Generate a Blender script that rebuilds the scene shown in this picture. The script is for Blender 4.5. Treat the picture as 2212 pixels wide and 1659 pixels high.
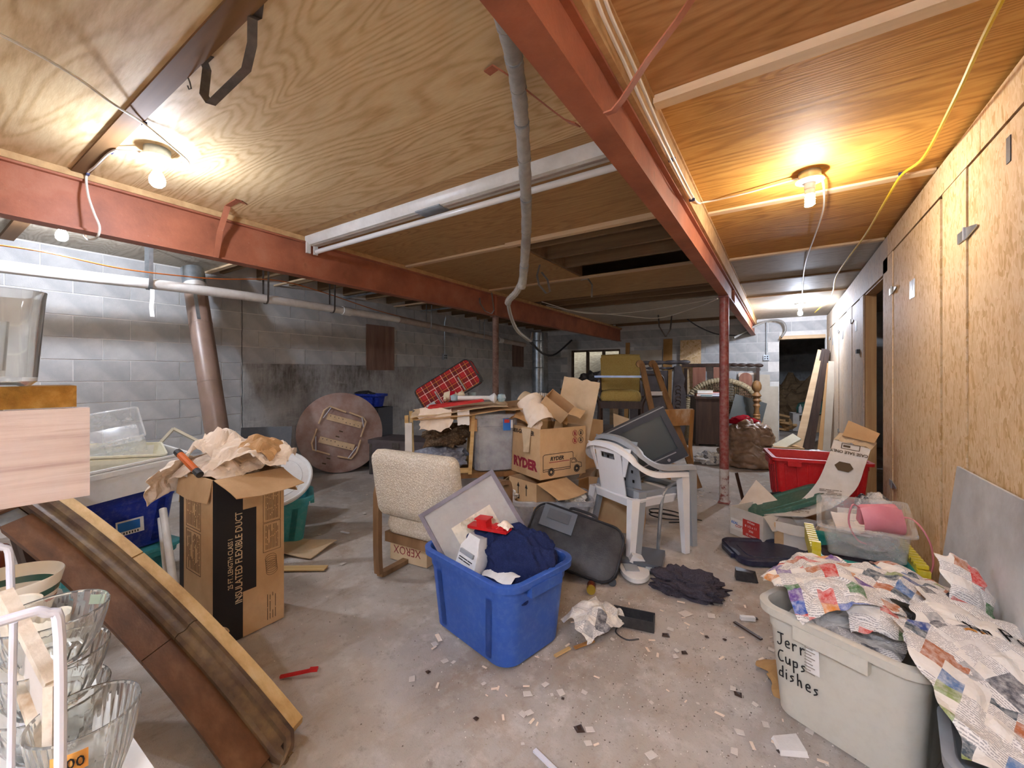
import bpy, bmesh, math, random
from mathutils import Vector, Matrix, noise
for _o in list(bpy.data.objects): bpy.data.objects.remove(_o)
S = bpy.context.scene
COL = S.collection
rnd = random.Random(7)
PI = math.pi
def R(a): return math.radians(a)

# ---------------------------------------------------------------- camera
cam = bpy.data.cameras.new('camera'); camo = bpy.data.objects.new('camera', cam); COL.objects.link(camo)
cam.sensor_width = 36; cam.lens = 890 / 2212 * 36; cam.shift_y = -20.5 / 2212; cam.clip_start = .02
camo.location = (0, 0, 1.36); camo.rotation_euler = (R(90), 0, R(33.3)); S.camera = camo
# ---------------------------------------------------------------- world, exposure
W = bpy.data.worlds.new('overcast'); S.world = W; W.use_nodes = True
W.node_tree.nodes['Background'].inputs[0].default_value = (.62, .72, .9, 1)
W.node_tree.nodes['Background'].inputs[1].default_value = .5
vs = S.view_settings
vs.view_transform = 'Standard'; vs.look = 'None'; vs.gamma = 1; vs.use_curve_mapping = False
vs.exposure = 2.38
S.cycles.diffuse_bounces = 6
BULB = 190          # emission of the bare bulbs (their builder is ceiling_lamp below)

# ---------------------------------------------------------------- materials
def lin(c):
    if isinstance(c, str): c = [int(c[i:i+2], 16) / 255 for i in (0, 2, 4)]
    return tuple(((x / 12.92) if x <= .04045 else ((x + .055) / 1.055) ** 2.4) for x in c) + (1,)
M = {}
class NT:
    def __init__(s, name):
        m = bpy.data.materials.new(name); m.use_nodes = True; s.m = m; s.t = m.node_tree
        s.b = s.t.nodes['Principled BSDF']; M[name] = m
    def n(s, typ, **kw):
        k = s.t.nodes.new('ShaderNode' + typ)
        ins = kw.pop('ins', {})
        for a, b in kw.items(): setattr(k, a, b)
        for a, b in ins.items():
            if isinstance(b, bpy.types.NodeSocket): s.t.links.new(b, k.inputs[a])
            else: k.inputs[a].default_value = b
        return k
    def l(s, a, b): s.t.links.new(a, b)
    def coord(s, scale=(1, 1, 1), rot=(0, 0, 0), kind='Object'):
        c = s.n('TexCoord'); mp = s.n('Mapping')
        mp.inputs['Scale'].default_value = scale; mp.inputs['Rotation'].default_value = rot
        s.l(c.outputs[kind], mp.inputs[0]); return mp.outputs[0]
    def noise(s, vec, scale, detail=4, rough=.55, dist=0):
        k = s.n('TexNoise', ins={'Scale': scale, 'Detail': detail, 'Roughness': rough, 'Distortion': dist})
        s.l(vec, k.inputs['Vector']); return k.outputs['Fac']
    def ramp(s, fac, stops, interp='LINEAR'):
        k = s.n('ValToRGB'); r = k.color_ramp; r.interpolation = interp
        while len(r.elements) < len(stops): r.elements.new(.5)
        for e, (p, c) in zip(r.elements, stops):
            e.position = p; e.color = lin(c) if not isinstance(c, float) else (c, c, c, 1)
        s.l(fac, k.inputs[0]); return k.outputs[0]
    def mix(s, fac, a, b, mode='MIX'):
        k = s.n('MixRGB', blend_type=mode)
        for i, x in enumerate((fac, a, b)):
            if isinstance(x, bpy.types.NodeSocket): s.l(x, k.inputs[i])
            elif i == 0: k.inputs[0].default_value = x
            else: k.inputs[i].default_value = lin(x)
        return k.outputs[0]
    def math(s, op, a, b=None, c=None):
        k = s.n('Math', operation=op)
        for i, x in enumerate((a, b, c)):
            if x is None: continue
            if isinstance(x, bpy.types.NodeSocket): s.l(x, k.inputs[i])
            else: k.inputs[i].default_value = x
        return k.outputs[0]
    def bump(s, h, strength=.3, dist=.01):
        k = s.n('Bump', ins={'Strength': strength, 'Distance': dist}); s.l(h, k.inputs['Height'])
        s.l(k.outputs[0], s.b.inputs['Normal'])
    def fin(s, col, rough=.7, metal=0, spec=.4):
        if isinstance(col, bpy.types.NodeSocket): s.l(col, s.b.inputs['Base Color'])
        else: s.b.inputs['Base Color'].default_value = lin(col)
        if isinstance(rough, bpy.types.NodeSocket): s.l(rough, s.b.inputs['Roughness'])
        else: s.b.inputs['Roughness'].default_value = rough
        s.b.inputs['Metallic'].default_value = metal
        s.b.inputs['Specular IOR Level'].default_value = spec
        return s.m
    def vary(s, col, amt=.25):
        oi = s.n('ObjectInfo'); f = s.math('MULTIPLY_ADD', oi.outputs['Random'], amt, 1 - amt / 2)
        k = s.n('VectorMath', operation='SCALE'); s.l(col, k.inputs[0]); s.l(f, k.inputs['Scale']); return k.outputs[0]

def nm(name, stops, scale=6, detail=5, rough=.7, bump=0, bscale=None, stretch=(1, 1, 1), metal=0, spec=.4, dist=0, rot=(0, 0, 0), vary=0, dirt=None):
    """noise-ramp material; dirt=(colour, amount, scale)"""
    t = NT(name); v = t.coord(stretch, rot)
    f = t.noise(v, scale, detail, .6, dist)
    if isinstance(stops, str): stops = [(.3, stops), (.7, stops)]
    c = t.ramp(f, stops)
    if dirt:
        df = t.noise(t.coord(), dirt[2], 6, .65)
        c = t.mix(t.ramp(df, [(.5 - dirt[1] * .3, 0.0), (.78 - dirt[1] * .2, min(1.0, dirt[1]))]), c, dirt[0])
    if vary: c = t.vary(c, vary)
    if bump: t.bump(t.noise(v, bscale or scale * 6, 4), bump, .01)
    return t.fin(c, rough, metal, spec)

def plywood(name, pale, mid, dark, along='X', sc=1.0, seed=0, rough=.65):
    t = NT(name); tc = t.n('TexCoord'); mp = t.n('Mapping')
    st = {'X': (.16, 1, 1), 'Y': (1, .16, 1), 'Z': (1, 1, .12)}[along]
    mp.inputs['Scale'].default_value = st; mp.inputs['Location'].default_value = (seed, seed * 1.7, 0)
    t.l(tc.outputs['Object'], mp.inputs[0])
    oi = t.n('ObjectInfo'); off = t.n('VectorMath', operation='ADD'); t.l(mp.outputs[0], off.inputs[0])
    r10 = t.math('MULTIPLY', oi.outputs['Random'], 17.0); t.l(r10, off.inputs[1]); v = off.outputs[0]
    base = t.noise(v, 1.7 * sc, 3, .42, .5)
    rings = t.math('SINE', t.math('MULTIPLY', base, 330.0))
    rings = t.math('MULTIPLY_ADD', rings, .5, .5)
    fine = t.noise(v, 60 * sc, 3, .6)
    big = t.noise(t.coord((1, 1, 1)), 1.3, 3, .6)
    f = t.math('ADD', t.math('MULTIPLY', t.math('POWER', rings, 2.0), .3), t.math('MULTIPLY', fine, .68))
    c = t.ramp(f, [(.18, pale), (.5, mid), (.86, dark)])
    c = t.mix(t.ramp(big, [(.35, 0.0), (.75, .5)]), c, mid)
    t.bump(f, .25, .004)
    return t.fin(c, rough, 0, .3)
plywood('ply_left', 'e6cfa2', 'd3b384', 'a98450', 'X', 1.0, 3)
plywood('ply_mid', 'c6a271', 'b48f5e', '8c6a40', 'X', 1.2, 9)
plywood('ply_grey', 'bcb4a5', 'a79d8b', '84786a', 'X', 1.2, 15)
plywood('ply_right', 'd9a85a', 'c08a3f', '8e5f26', 'X', .9, 23)
plywood('ply_red', 'cda06c', 'b58553', '8c6236', 'X', .9, 31)
nm('batten_pale', [(.3, 'caa983'), (.7, 'e4cba6')], 3, 4, .7, stretch=(.15, 3, 3))
nm('batten_dark', [(.3, '5f4224'), (.7, '83603a')], 3, 4, .75, stretch=(.15, 3, 3))
nm('lumber', [(.3, 'b98d5b'), (.7, 'd6af7b')], 5, 5, .7, .1, stretch=(3, 3, .2))
nm('lumber_x', [(.3, 'b08a5c'), (.7, 'cfab78')], 5, 5, .7, .1, stretch=(.2, 3, 3))
nm('old_joist', [(.3, '6e5840'), (.7, '957a58')], 4, 5, .8, .1, stretch=(.2, 3, 3))
nm('subfloor', [(.3, '5f4c36'), (.7, '7d6546')], 3, 5, .8)

def osb(name, a, b, c_, grey=None):
    t = NT(name); v = t.coord((1, 2.0, .95)); wob = t.noise(v, 9, 2)
    vd = t.n('VectorMath', operation='ADD'); t.l(v, vd.inputs[0])
    sc = t.n('VectorMath', operation='SCALE', ins={'Scale': .1}); cmb = t.n('CombineXYZ'); t.l(wob, cmb.inputs[1]); t.l(wob, cmb.inputs[2])
    t.l(cmb.outputs[0], sc.inputs[0]); t.l(sc.outputs[0], vd.inputs[1])
    vo = t.n('TexVoronoi', ins={'Scale': 18.0}); t.l(vd.outputs[0], vo.inputs['Vector'])
    sep = t.n('SeparateColor'); t.l(vo.outputs['Color'], sep.inputs[0])
    vo2 = t.n('TexVoronoi', ins={'Scale': 41.0}); t.l(vd.outputs[0], vo2.inputs['Vector'])
    sep2 = t.n('SeparateColor'); t.l(vo2.outputs['Color'], sep2.inputs[0])
    f = t.math('ADD', t.math('MULTIPLY', sep.outputs[0], .55), t.math('MULTIPLY', sep2.outputs[1], .45))
    c = t.ramp(f, [(.12, c_), (.32, b), (.55, a), (.72, b), (.9, a)])
    fn = t.noise(t.coord((1, 6, .8)), 60, 3); c = t.mix(t.ramp(fn, [(.64, 0.0), (.76, .12)]), c, c_)
    if grey:
        g = t.noise(t.coord(), 2.2, 5, .65); c = t.mix(t.ramp(g, [(.3, .25), (.7, .75)]), c, grey)
    t.bump(f, .25, .004)
    return t.fin(c, .7, 0, .3)
osb('osb', 'ead0aa', 'dcbb8a', 'cba570')
osb('osb_dusty', 'd8bd97', 'c8a67c', 'a3815a', 'b3b0aa')

def concrete_floor():
    t = NT('concrete_floor'); v = t.coord()
    a = t.noise(v, .9, 7, .62, .6); b = t.noise(v, 7, 7, .7); g = t.noise(v, 140, 3, .7)
    c = t.ramp(a, [(.3, '948c84'), (.46, 'aaa39b'), (.6, 'c0bab3'), (.75, 'aaa095')])
    c = t.mix(t.ramp(t.noise(t.coord((1, .45, 1), (0, 0, .6)), 1.3, 8, .68, .3), [(.5, 0.0), (.75, .6)]), c, 'ab9a86')
    c = t.mix(t.ramp(t.noise(t.coord((1, .5, 1), (0, 0, -.5)), 2.6, 9, .72, .5), [(.5, 0.0), (.66, .55)]), c, '9c8164')
    c = t.mix(t.ramp(b, [(.52, 0.0), (.74, .6)]), c, 'dedad4')
    c = t.mix(t.ramp(t.noise(v, 13, 9, .8), [(.55, 0.0), (.68, .6)]), c, '82766a')
    c = t.mix(t.ramp(g, [(.63, 0.0), (.74, .6)]), c, '6a6058')
    t.bump(t.math('ADD', b, g), .3, .006)
    return t.fin(c, t.ramp(b, [(.3, .55), (.7, .85)]), 0, .3)
concrete_floor()
def block_mat(name, stops, stain=None):
    t = NT(name); v = t.coord(); a = t.noise(v, 5, 5, .6)
    oi = t.n('ObjectInfo')
    c = t.ramp(a, stops); g = t.noise(v, 160, 2, .7)
    c = t.mix(t.ramp(g, [(.64, 0.0), (.74, .4)]), c, '5d6063'); c = t.vary(c, .16)
    t.bump(g, .35, .004); return t.fin(c, .9, 0, .15)
block_mat('cmu', [(.3, 'a6a9ab'), (.5, 'b4b6b6'), (.7, 'c2c3c2')])
block_mat('cmu_back', [(.3, 'a2a8ad'), (.5, 'b2b7bb'), (.7, 'c0c4c6')])
nm('mortar', [(.3, 'd2d2cf'), (.7, 'e4e3e0')], 12, 5, .9)
def poured():
    t = NT('poured_concrete'); v = t.coord(); st = t.coord((1, 3.5, .5))
    c = t.ramp(t.noise(v, 3, 6, .65), [(.3, '9ea0a0'), (.55, 'b5b6b4'), (.75, 'c6c6c3')])
    # mould and damp stains of their own shape: patches with run marks
    patch = t.noise(t.coord((1, .8, 1.6)), 1.1, 8, .7); run = t.noise(st, 9, 5, .7)
    m = t.math('MULTIPLY', t.ramp(patch, [(.46, 0.0), (.72, 1.0)]), t.ramp(run, [(.36, .25), (.62, 1.0)]))
    sx = t.n('SeparateXYZ'); t.l(t.coord(), sx.inputs[0])
    band = t.math('MULTIPLY', t.math('SMOOTH_MIN', t.math('MULTIPLY_ADD', sx.outputs[2], 2.4, -1.9), 1.0, .3), t.math('SMOOTH_MIN', t.math('MULTIPLY_ADD', sx.outputs[1], -.8, 4.6), 1.0, .3))
    spot = t.math('MULTIPLY', t.math('MAXIMUM', band, 0.0), t.ramp(t.noise(t.coord((1, 1.1, .7)), 2.3, 8, .72), [(.38, 0.0), (.6, 1.0)]))
    m = t.math('MAXIMUM', m, t.math('MULTIPLY', spot, t.ramp(run, [(.3, .5), (.6, 1.0)])))
    c = t.mix(t.math('MULTIPLY', m, .85), c, '544a42')
    c = t.mix(t.ramp(t.noise(t.coord((1, .5, 5)), 4, 5, .7), [(.6, 0.0), (.75, .5)]), c, 'd8d7d3')
    t.bump(t.noise(v, 60, 4, .7), .3, .006); return t.fin(c, .9, 0, .15)
poured()
def steel_red():
    t = NT('red_oxide'); v = t.coord(); a = t.noise(v, 3, 6, .65)
    c = t.ramp(a, [(.3, '875039'), (.55, 'a86548'), (.75, 'b3785c')])
    c = t.mix(t.ramp(t.noise(v, 45, 5, .75), [(.66, 0.0), (.74, .7)]), c, 'cdb9a8')
    c = t.mix(t.ramp(t.noise(v, 5, 7, .75), [(.6, 0.0), (.72, .55)]), c, '6d4a30')
    t.bump(t.noise(v, 70, 4), .2, .004); return t.fin(c, .55, 0, .4)
steel_red()
nm('red_post', [(.3, '7a2f2a'), (.7, '9c4a42')], 8, 6, .4, .15, dirt=('b9b2ab', .35, 26))
nm('rust_post', [(.3, '7b5a4b'), (.7, 'a2877a')], 14, 6, .7, .3, dirt=('5a382a', .5, 40))
nm('worn_white', [(.38, '8e4f47'), (.48, 'c9beb7'), (.7, 'dcd8d4')], 16, 6, .6, .15)
nm('pvc', [(.3, 'd9d7d2'), (.7, 'ececea')], 4, 4, .35, dirt=('a79e90', .3, 9))
nm('pvc_dull', [(.3, 'a09287'), (.7, 'beb3a8')], 4, 4, .5, dirt=('8a7466', .4, 9))
nm('stack_brown', [(.3, '6f5a50'), (.7, '8c7569')], 3, 5, .38, .08, dirt=('8f7a5a', .3, 7), spec=.5)
nm('galvanised', [(.3, '8f9aa3'), (.7, 'c2cbd1')], 9, 4, .38, metal=.85)
nm('steel', [(.3, '9aa0a4'), (.7, 'cfd3d6')], 9, 4, .35, metal=.8)
nm('strap_dark', [(.3, '4a4542'), (.7, '6b645e')], 20, 5, .6, metal=.3)
nm('duct_tape', [(.3, '8d8c88'), (.55, 'aeada8'), (.7, '96948f')], 7, 5, .42, .4, 22, stretch=(1, 1, 1), spec=.5, dirt=('706a60', .4, 16))
nm('white_enamel', [(.3, 'dcdcd6'), (.7, 'ebebe6')], 5, 4, .35, dirt=('a8a08f', .25, 11))
nm('tube_glass', 'e6e7e6', 3, 2, .2, spec=.6)
nm('ceramic_white', 'efeeea', 4, 2, .3)
nm('cable_white', 'e3ddd0', 6, 3, .45); nm('cable_yellow', [(.3, 'd9b412'), (.7, 'ead04a')], 5, 3, .45)
nm('cable_orange', 'cf7433', 5, 3, .45); nm('cable_black', '26262a', 5, 3, .5); nm('cable_grey', '85837e', 5, 3, .5)
nm('staple_blue', '2c3566', 5, 2, .4)
def emis(name, col, s):
    t = NT(name); t.b.inputs['Base Color'].default_value = lin(col); t.b.inputs['Emission Color'].default_value = lin(col); t.b.inputs['Emission Strength'].default_value = s
emis('bulb_cool', 'dde8ff', BULB * .48); emis('bulb_bay', 'eaf0ff', BULB * 1.3); emis('bulb_far', 'e2ebff', BULB * 2.5); emis('bulb_warm', 'fcf5ec', BULB * .8)

# ---------------------------------------------------------------- mesh building
class MB:
    def __init__(s): s.v = []; s.f = []
    def add(s, vs, fs, X=None):
        k = len(s.v); s.v += [tuple((X @ Vector(p)) if X else p) for p in vs]; s.f += [tuple(i + k for i in f) for f in fs]; return s
    def box(s, c, sz, X=None, rot=None):
        x, y, z = (a / 2 for a in sz)
        P = [Vector((i * x, j * y, k * z)) for k in (-1, 1) for j in (-1, 1) for i in (-1, 1)]
        if rot: P = [rot @ p for p in P]
        P = [tuple(p + Vector(c)) for p in P]
        return s.add(P, [(0, 2, 3, 1), (4, 5, 7, 6), (0, 1, 5, 4), (2, 6, 7, 3), (0, 4, 6, 2), (1, 3, 7, 5)], X)
    def bx(s, x0, x1, y0, y1, z0, z1, X=None): return s.box(((x0 + x1) / 2, (y0 + y1) / 2, (z0 + z1) / 2), (x1 - x0, y1 - y0, z1 - z0), X)
    def hexa(s, b, t, X=None):
        return s.add(list(b) + list(t), [(3, 2, 1, 0), (4, 5, 6, 7), (0, 1, 5, 4), (1, 2, 6, 5), (2, 3, 7, 6), (3, 0, 4, 7)], X)
    def bar(s, a, b, w, h, up=(0, 0, 1)):
        a, b = Vector(a), Vector(b); d = (b - a).normalized(); u = Vector(up); r = d.cross(u)
        if r.length < 1e-4: r = d.cross(Vector((1, 0, 0)))
        r.normalize(); u = r.cross(d)
        q = [(-w / 2, -h / 2), (w / 2, -h / 2), (w / 2, h / 2), (-w / 2, h / 2)]
        return s.hexa([tuple(a + r * i + u * j) for i, j in q], [tuple(b + r * i + u * j) for i, j in q])
    def tube(s, pts, r, seg=8, closed=False, caps=True):
        P = [Vector(p) for p in pts]; n = len(P); rr = r if isinstance(r, (list, tuple)) else [r] * n
        rings = []; up = None
        for i in range(n):
            a = P[(i - 1) % n] if (closed or i > 0) else P[i]; b = P[(i + 1) % n] if (closed or i < n - 1) else P[i]
            d = (b - a).normalized()
            if up is None:
                up = Vector((0, 0, 1)) if abs(d.z) < .9 else Vector((1, 0, 0))
            x = d.cross(up)
            if x.length < 1e-5: x = d.orthogonal()
            x.normalize(); up = x.cross(d).normalized()
            rings.append([tuple(P[i] + (x * math.cos(2 * PI * k / seg) + up * math.sin(2 * PI * k / seg)) * rr[i]) for k in range(seg)])
        vs = [p for g in rings for p in g]; fs = []
        for i in range(n if closed else n - 1):
            j = (i + 1) % n
            for k in range(seg):
                l = (k + 1) % seg; fs.append((i * seg + k, i * seg + l, j * seg + l, j * seg + k))
        if caps and not closed: fs += [tuple(range(seg))[::-1], tuple((n - 1) * seg + k for k in range(seg))]
        return s.add(vs, fs)
    def strap(s, pts, w, th, side):
        """flat metal strip following pts; side = direction of its width"""
        P = [Vector(p) for p in pts]; sd = Vector(side).normalized(); n = len(P); vs = []
        for i in range(n):
            d = (P[min(i + 1, n - 1)] - P[max(i - 1, 0)]).normalized(); nn = d.cross(sd).normalized()
            for a, b in ((-1, -1), (1, -1), (1, 1), (-1, 1)): vs.append(tuple(P[i] + sd * a * w / 2 + nn * b * th / 2))
        fs = []
        for i in range(n - 1):
            for k in range(4): fs.append((i * 4 + k, i * 4 + (k + 1) % 4, i * 4 + 4 + (k + 1) % 4, i * 4 + 4 + k))
        fs += [(3, 2, 1, 0), tuple((n - 1) * 4 + k for k in range(4))]
        return s.add(vs, fs)
    def lathe(s, prof, seg=24, X=None):
        vs = []; fs = []; rows = []
        for r, z in prof:
            if r < 1e-6: rows.append([len(vs)]); vs.append((0, 0, z))
            else:
                rows.append(list(range(len(vs), len(vs) + seg))); vs += [(r * math.cos(2 * PI * k / seg), r * math.sin(2 * PI * k / seg), z) for k in range(seg)]
        for A, B in zip(rows, rows[1:]):
            for k in range(seg):
                l = (k + 1) % seg
                if len(A) == 1 and len(B) == 1: continue
                if len(A) == 1: fs.append((A[0], B[l], B[k]))
                elif len(B) == 1: fs.append((A[k], A[l], B[0]))
                else: fs.append((A[k], A[l], B[l], B[k]))
        return s.add(vs, fs, X)
    def prism(s, poly, z0, z1, X=None):
        n = len(poly); vs = [(x, y, z0) for x, y in poly] + [(x, y, z1) for x, y in poly]
        return s.add(vs, [tuple(range(n))[::-1], tuple(range(n, 2 * n))] + [(i, (i + 1) % n, n + (i + 1) % n, n + i) for i in range(n)], X)
    def loft(s, rings, cap0=True, cap1=True, X=None):
        n = len(rings[0]); vs = [p for g in rings for p in g]; fs = []
        for i in range(len(rings) - 1):
            for k in range(n): l = (k + 1) % n; fs.append((i * n + k, i * n + l, i * n + n + l, i * n + n + k))
        if cap0: fs.append(tuple(range(n))[::-1])
        if cap1: fs.append(tuple((len(rings) - 1) * n + k for k in range(n)))
        return s.add(vs, fs, X)
    def sheet(s, nu, nv, fn, th=.002, X=None):
        """sheet of real thickness: fn(u,v)->point, u,v in 0..1"""
        G = [[Vector(fn(i / nu, j / nv)) for j in range(nv + 1)] for i in range(nu + 1)]
        N = []
        for i in range(nu + 1):
            row = []
            for j in range(nv + 1):
                a = G[min(i + 1, nu)][j] - G[max(i - 1, 0)][j]; b = G[i][min(j + 1, nv)] - G[i][max(j - 1, 0)]
                q = a.cross(b); row.append(q.normalized() if q.length > 1e-9 else Vector((0, 0, 1)))
            N.append(row)
        vs = [tuple(G[i][j]) for i in range(nu + 1) for j in range(nv + 1)] + [tuple(G[i][j] - N[i][j] * th) for i in range(nu + 1) for j in range(nv + 1)]
        o = (nu + 1) * (nv + 1); I = lambda i, j: i * (nv + 1) + j; fs = []
        for i in range(nu):
            for j in range(nv):
                q = (I(i, j), I(i + 1, j), I(i + 1, j + 1), I(i, j + 1)); fs.append(q); fs.append(tuple(o + k for k in q[::-1]))
        for i in range(nu):
            for j, fl in ((0, 1), (nv, 0)):
                q = (I(i, j), I(i + 1, j), o + I(i + 1, j), o + I(i, j)); fs.append(q[::-1] if fl else q)
        for j in range(nv):
            for i, fl in ((0, 0), (nu, 1)):
                q = (I(i, j), I(i, j + 1), o + I(i, j + 1), o + I(i, j)); fs.append(q[::-1] if fl else q)
        return s.add(vs, fs, X)
    def mesh(s, name, bevel=0, smooth=35, seg=1):
        me = bpy.data.meshes.new(name)
        bm = bmesh.new(); vv = [bm.verts.new(p) for p in s.v]
        for f in s.f:
            try: bm.faces.new([vv[i] for i in f])
            except ValueError: pass
        if bevel:
            bmesh.ops.bevel(bm, geom=[e for e in bm.edges if len(e.link_faces) == 2 and e.calc_face_angle(0) > .5], offset=bevel, segments=seg, affect='EDGES', clamp_overlap=True)
        bmesh.ops.recalc_face_normals(bm, faces=bm.faces)
        bm.to_mesh(me); bm.free()
        if smooth:
            me.shade_smooth(); me.set_sharp_from_angle(angle=R(smooth))
        return me
    def build(s, name, mat, parent=None, bevel=0, smooth=35, seg=1):
        return link(name, s.mesh(name, bevel, smooth, seg), mat, parent)
def link(name, me, mat, parent=None):
    o = bpy.data.objects.new(name, me); COL.objects.link(o)
    if mat: 
        if not me.materials: me.materials.append(M[mat] if isinstance(mat, str) else mat)
    if parent: o.parent = parent
    return o
def tag(o, label, cat, group=None, kind=None):
    if label: o['label'] = label
    if cat: o['category'] = cat
    if group: o['group'] = group
    if kind: o['kind'] = kind
    return o
def struct(o, label=None, cat=None):
    o['kind'] = 'structure'
    if label: o['label'] = label
    if cat: o['category'] = cat
    return o
def thing(name, label, cat, loc=(0, 0, 0), rz=0, group=None, rot=None):
    o = bpy.data.objects.new(name, None); COL.objects.link(o); o.empty_display_size = .05
    o.location = loc; o.rotation_euler = rot if rot else (0, 0, R(rz))
    return tag(o, label, cat, group)
def one(name, mb, mat, label, cat, loc=(0, 0, 0), rz=0, group=None, bevel=0, smooth=35, rot=None, seg=1, kind=None):
    o = mb.build(name, mat, None, bevel, smooth, seg); o.location = loc; o.rotation_euler = rot if rot else (0, 0, R(rz))
    return tag(o, label, cat, group, kind)
def frame(o, x, y):
    """matrix with origin o, x axis x, y axis close to y"""
    x = Vector(x).normalized(); z = x.cross(Vector(y)).normalized(); y = z.cross(x)
    m = Matrix.Identity(4)
    for i in range(3): m[i][0] = x[i]; m[i][1] = y[i]; m[i][2] = z[i]; m[i][3] = o[i]
    return m
def text(s, size, mat, parent, o, x, y, name='lettering', ext=.0006, align='CENTER', sx=1, shear=0, label=None, bold=0):
    cu = bpy.data.curves.new(name, 'FONT'); cu.body = s; cu.size = size; cu.extrude = ext; cu.align_x = align; cu.align_y = 'CENTER'; cu.shear = shear; cu.offset = bold
    cu.resolution_u = 2
    ob = bpy.data.objects.new(name, cu); COL.objects.link(ob)
    dg = bpy.context.evaluated_depsgraph_get(); me = bpy.data.meshes.new_from_object(ob.evaluated_get(dg))
    bpy.data.objects.remove(ob); me.materials.clear()
    Fm = frame(o, x, y) @ Matrix.Diagonal((sx, 1, 1, 1)); me.transform(Fm)
    t = link(name, me, mat, parent)
    if label: t['label'] = label
    return t
def rr(w, d, r, z, n=5, cx=0, cy=0):
    """rounded rectangle ring"""
    P = []; r = min(r, w / 2 - 1e-4, d / 2 - 1e-4)
    for (sx, sy, a0) in ((1, 1, 0), (-1, 1, 90), (-1, -1, 180), (1, -1, 270)):
        for k in range(n):
            a = R(a0 + 90 * k / (n - 1)); P.append((cx + sx * (w / 2 - r) + r * math.cos(a), cy + sy * (d / 2 - r) + r * math.sin(a), z))
    return P
def crease(p, sc, seed=0):
    """crumple height: sharp ridges between random cells"""
    d, q = noise.voronoi(Vector((p[0] * sc + seed * 7.3, p[1] * sc - seed * 3.1, p[2] * sc + seed)))
    return d[1] - d[0]
def copy_tree(o, parent=None):
    c = o.copy(); COL.objects.link(c); c.parent = parent
    for ch in o.children: copy_tree(ch, c)
    return c

# ================================================================= SETTING
XL, XR, YB, ZC = -5.45, .72, 10.1, 2.52
# floor: gently uneven slab
def floor_z(x, y): return .010 * noise.noise(Vector((x * .7, y * .7, 0))) - .006
mb = MB(); mb.sheet(60, 110, lambda u, v: (-6 + 9.2 * u, -2.4 + 17.2 * v, floor_z(-6 + 9.2 * u, -2.4 + 17.2 * v)), .15)
struct(mb.build('floor', 'concrete_floor'), 'dusty grey concrete floor with brown stains', 'floor')

# ---- left wall: block courses over a poured footing wall
wl = MB().bx(XL - .25, XL - .008, -2.4, YB + .2, -.1, 2.72).build('wall_left', 'mortar'); struct(wl, 'long grey concrete block wall above a stained poured footing', 'wall')
def block_mesh(w, name):
    return MB().bx(-.1, 0, -w / 2, w / 2, -.0965, .0965).mesh(name, .004)
bm_full, bm_half = block_mesh(.392, 'block'), block_mesh(.194, 'block_half')
def course(parent, z, a0, a1, phase, axis, face, mat, skip=None):
    a = a0 + (0 if phase else -.2)
    while a < a1:
        lo, hi = max(a, a0), min(a + .4, a1)
        if hi - lo > .08:
            c = (lo + hi) / 2
            if not (skip and skip(c, z)):
                o = link('block', bm_full if hi - lo > .3 else bm_half, mat, parent)
                if axis == 'Y': o.location = (face + rnd.uniform(-.0015, .0015), c, z)
                else: o.location = (c, face + rnd.uniform(-.0015, .0015), z); o.rotation_euler = (0, 0, R(-90))
        a += .4
for k in range(5): course(wl, 1.497 + .1015 + .203 * k, .15, YB, k % 2, 'Y', XL, 'cmu')
for k in range(7): course(wl, 1.497 - .1015 - .203 * k, .15, 2.36, (k + 1) % 2, 'Y', XL, 'cmu')
pc = MB().sheet(2, 40, lambda u, v: (XL + .004 + .004 * noise.noise(Vector((u, v * 9, 3))), 2.37 + (YB - 2.37) * v, 1.497 * u), .012)
struct(pc.build('wall_footing', 'poured_concrete', wl))
crk = MB().tube([(XL + .001, 2.365 + .012 * noise.noise(Vector((0, z * 9, 1))), z) for z in [i * .06 for i in range(8, 40)]], .0035, 5)
crk.build('crack', 'cable_black', wl)

# ---- back wall: blocks with door opening and window
wb = MB(); yb = YB + .008
for a in ((XL - .2, -4.75, 0, 2.72), (-4.75, -3.4, 0, 1.12), (-4.75, -3.4, 2.0, 2.72), (-3.4, -.06, 0, 2.72), (-.06, .70, 2.15, 2.72), (.70, 2.6, 0, 2.72)):
    wb.bx(a[0], a[1], yb, YB + .22, a[2], a[3])
wb = struct(wb.build('wall_back', 'mortar'), 'grey concrete block wall at the far end of the basement', 'wall')
def skipb(c, z): return (-4.97 < c < -3.2 and 1.1 < z < 2.02) or (-.2 < c and z < 2.15)
for k in range(12): course(wb, .1015 + .203 * k, XL, -.06 if k < 10 else .72, k % 2, 'X', YB, 'cmu_back', skipb)
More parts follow.
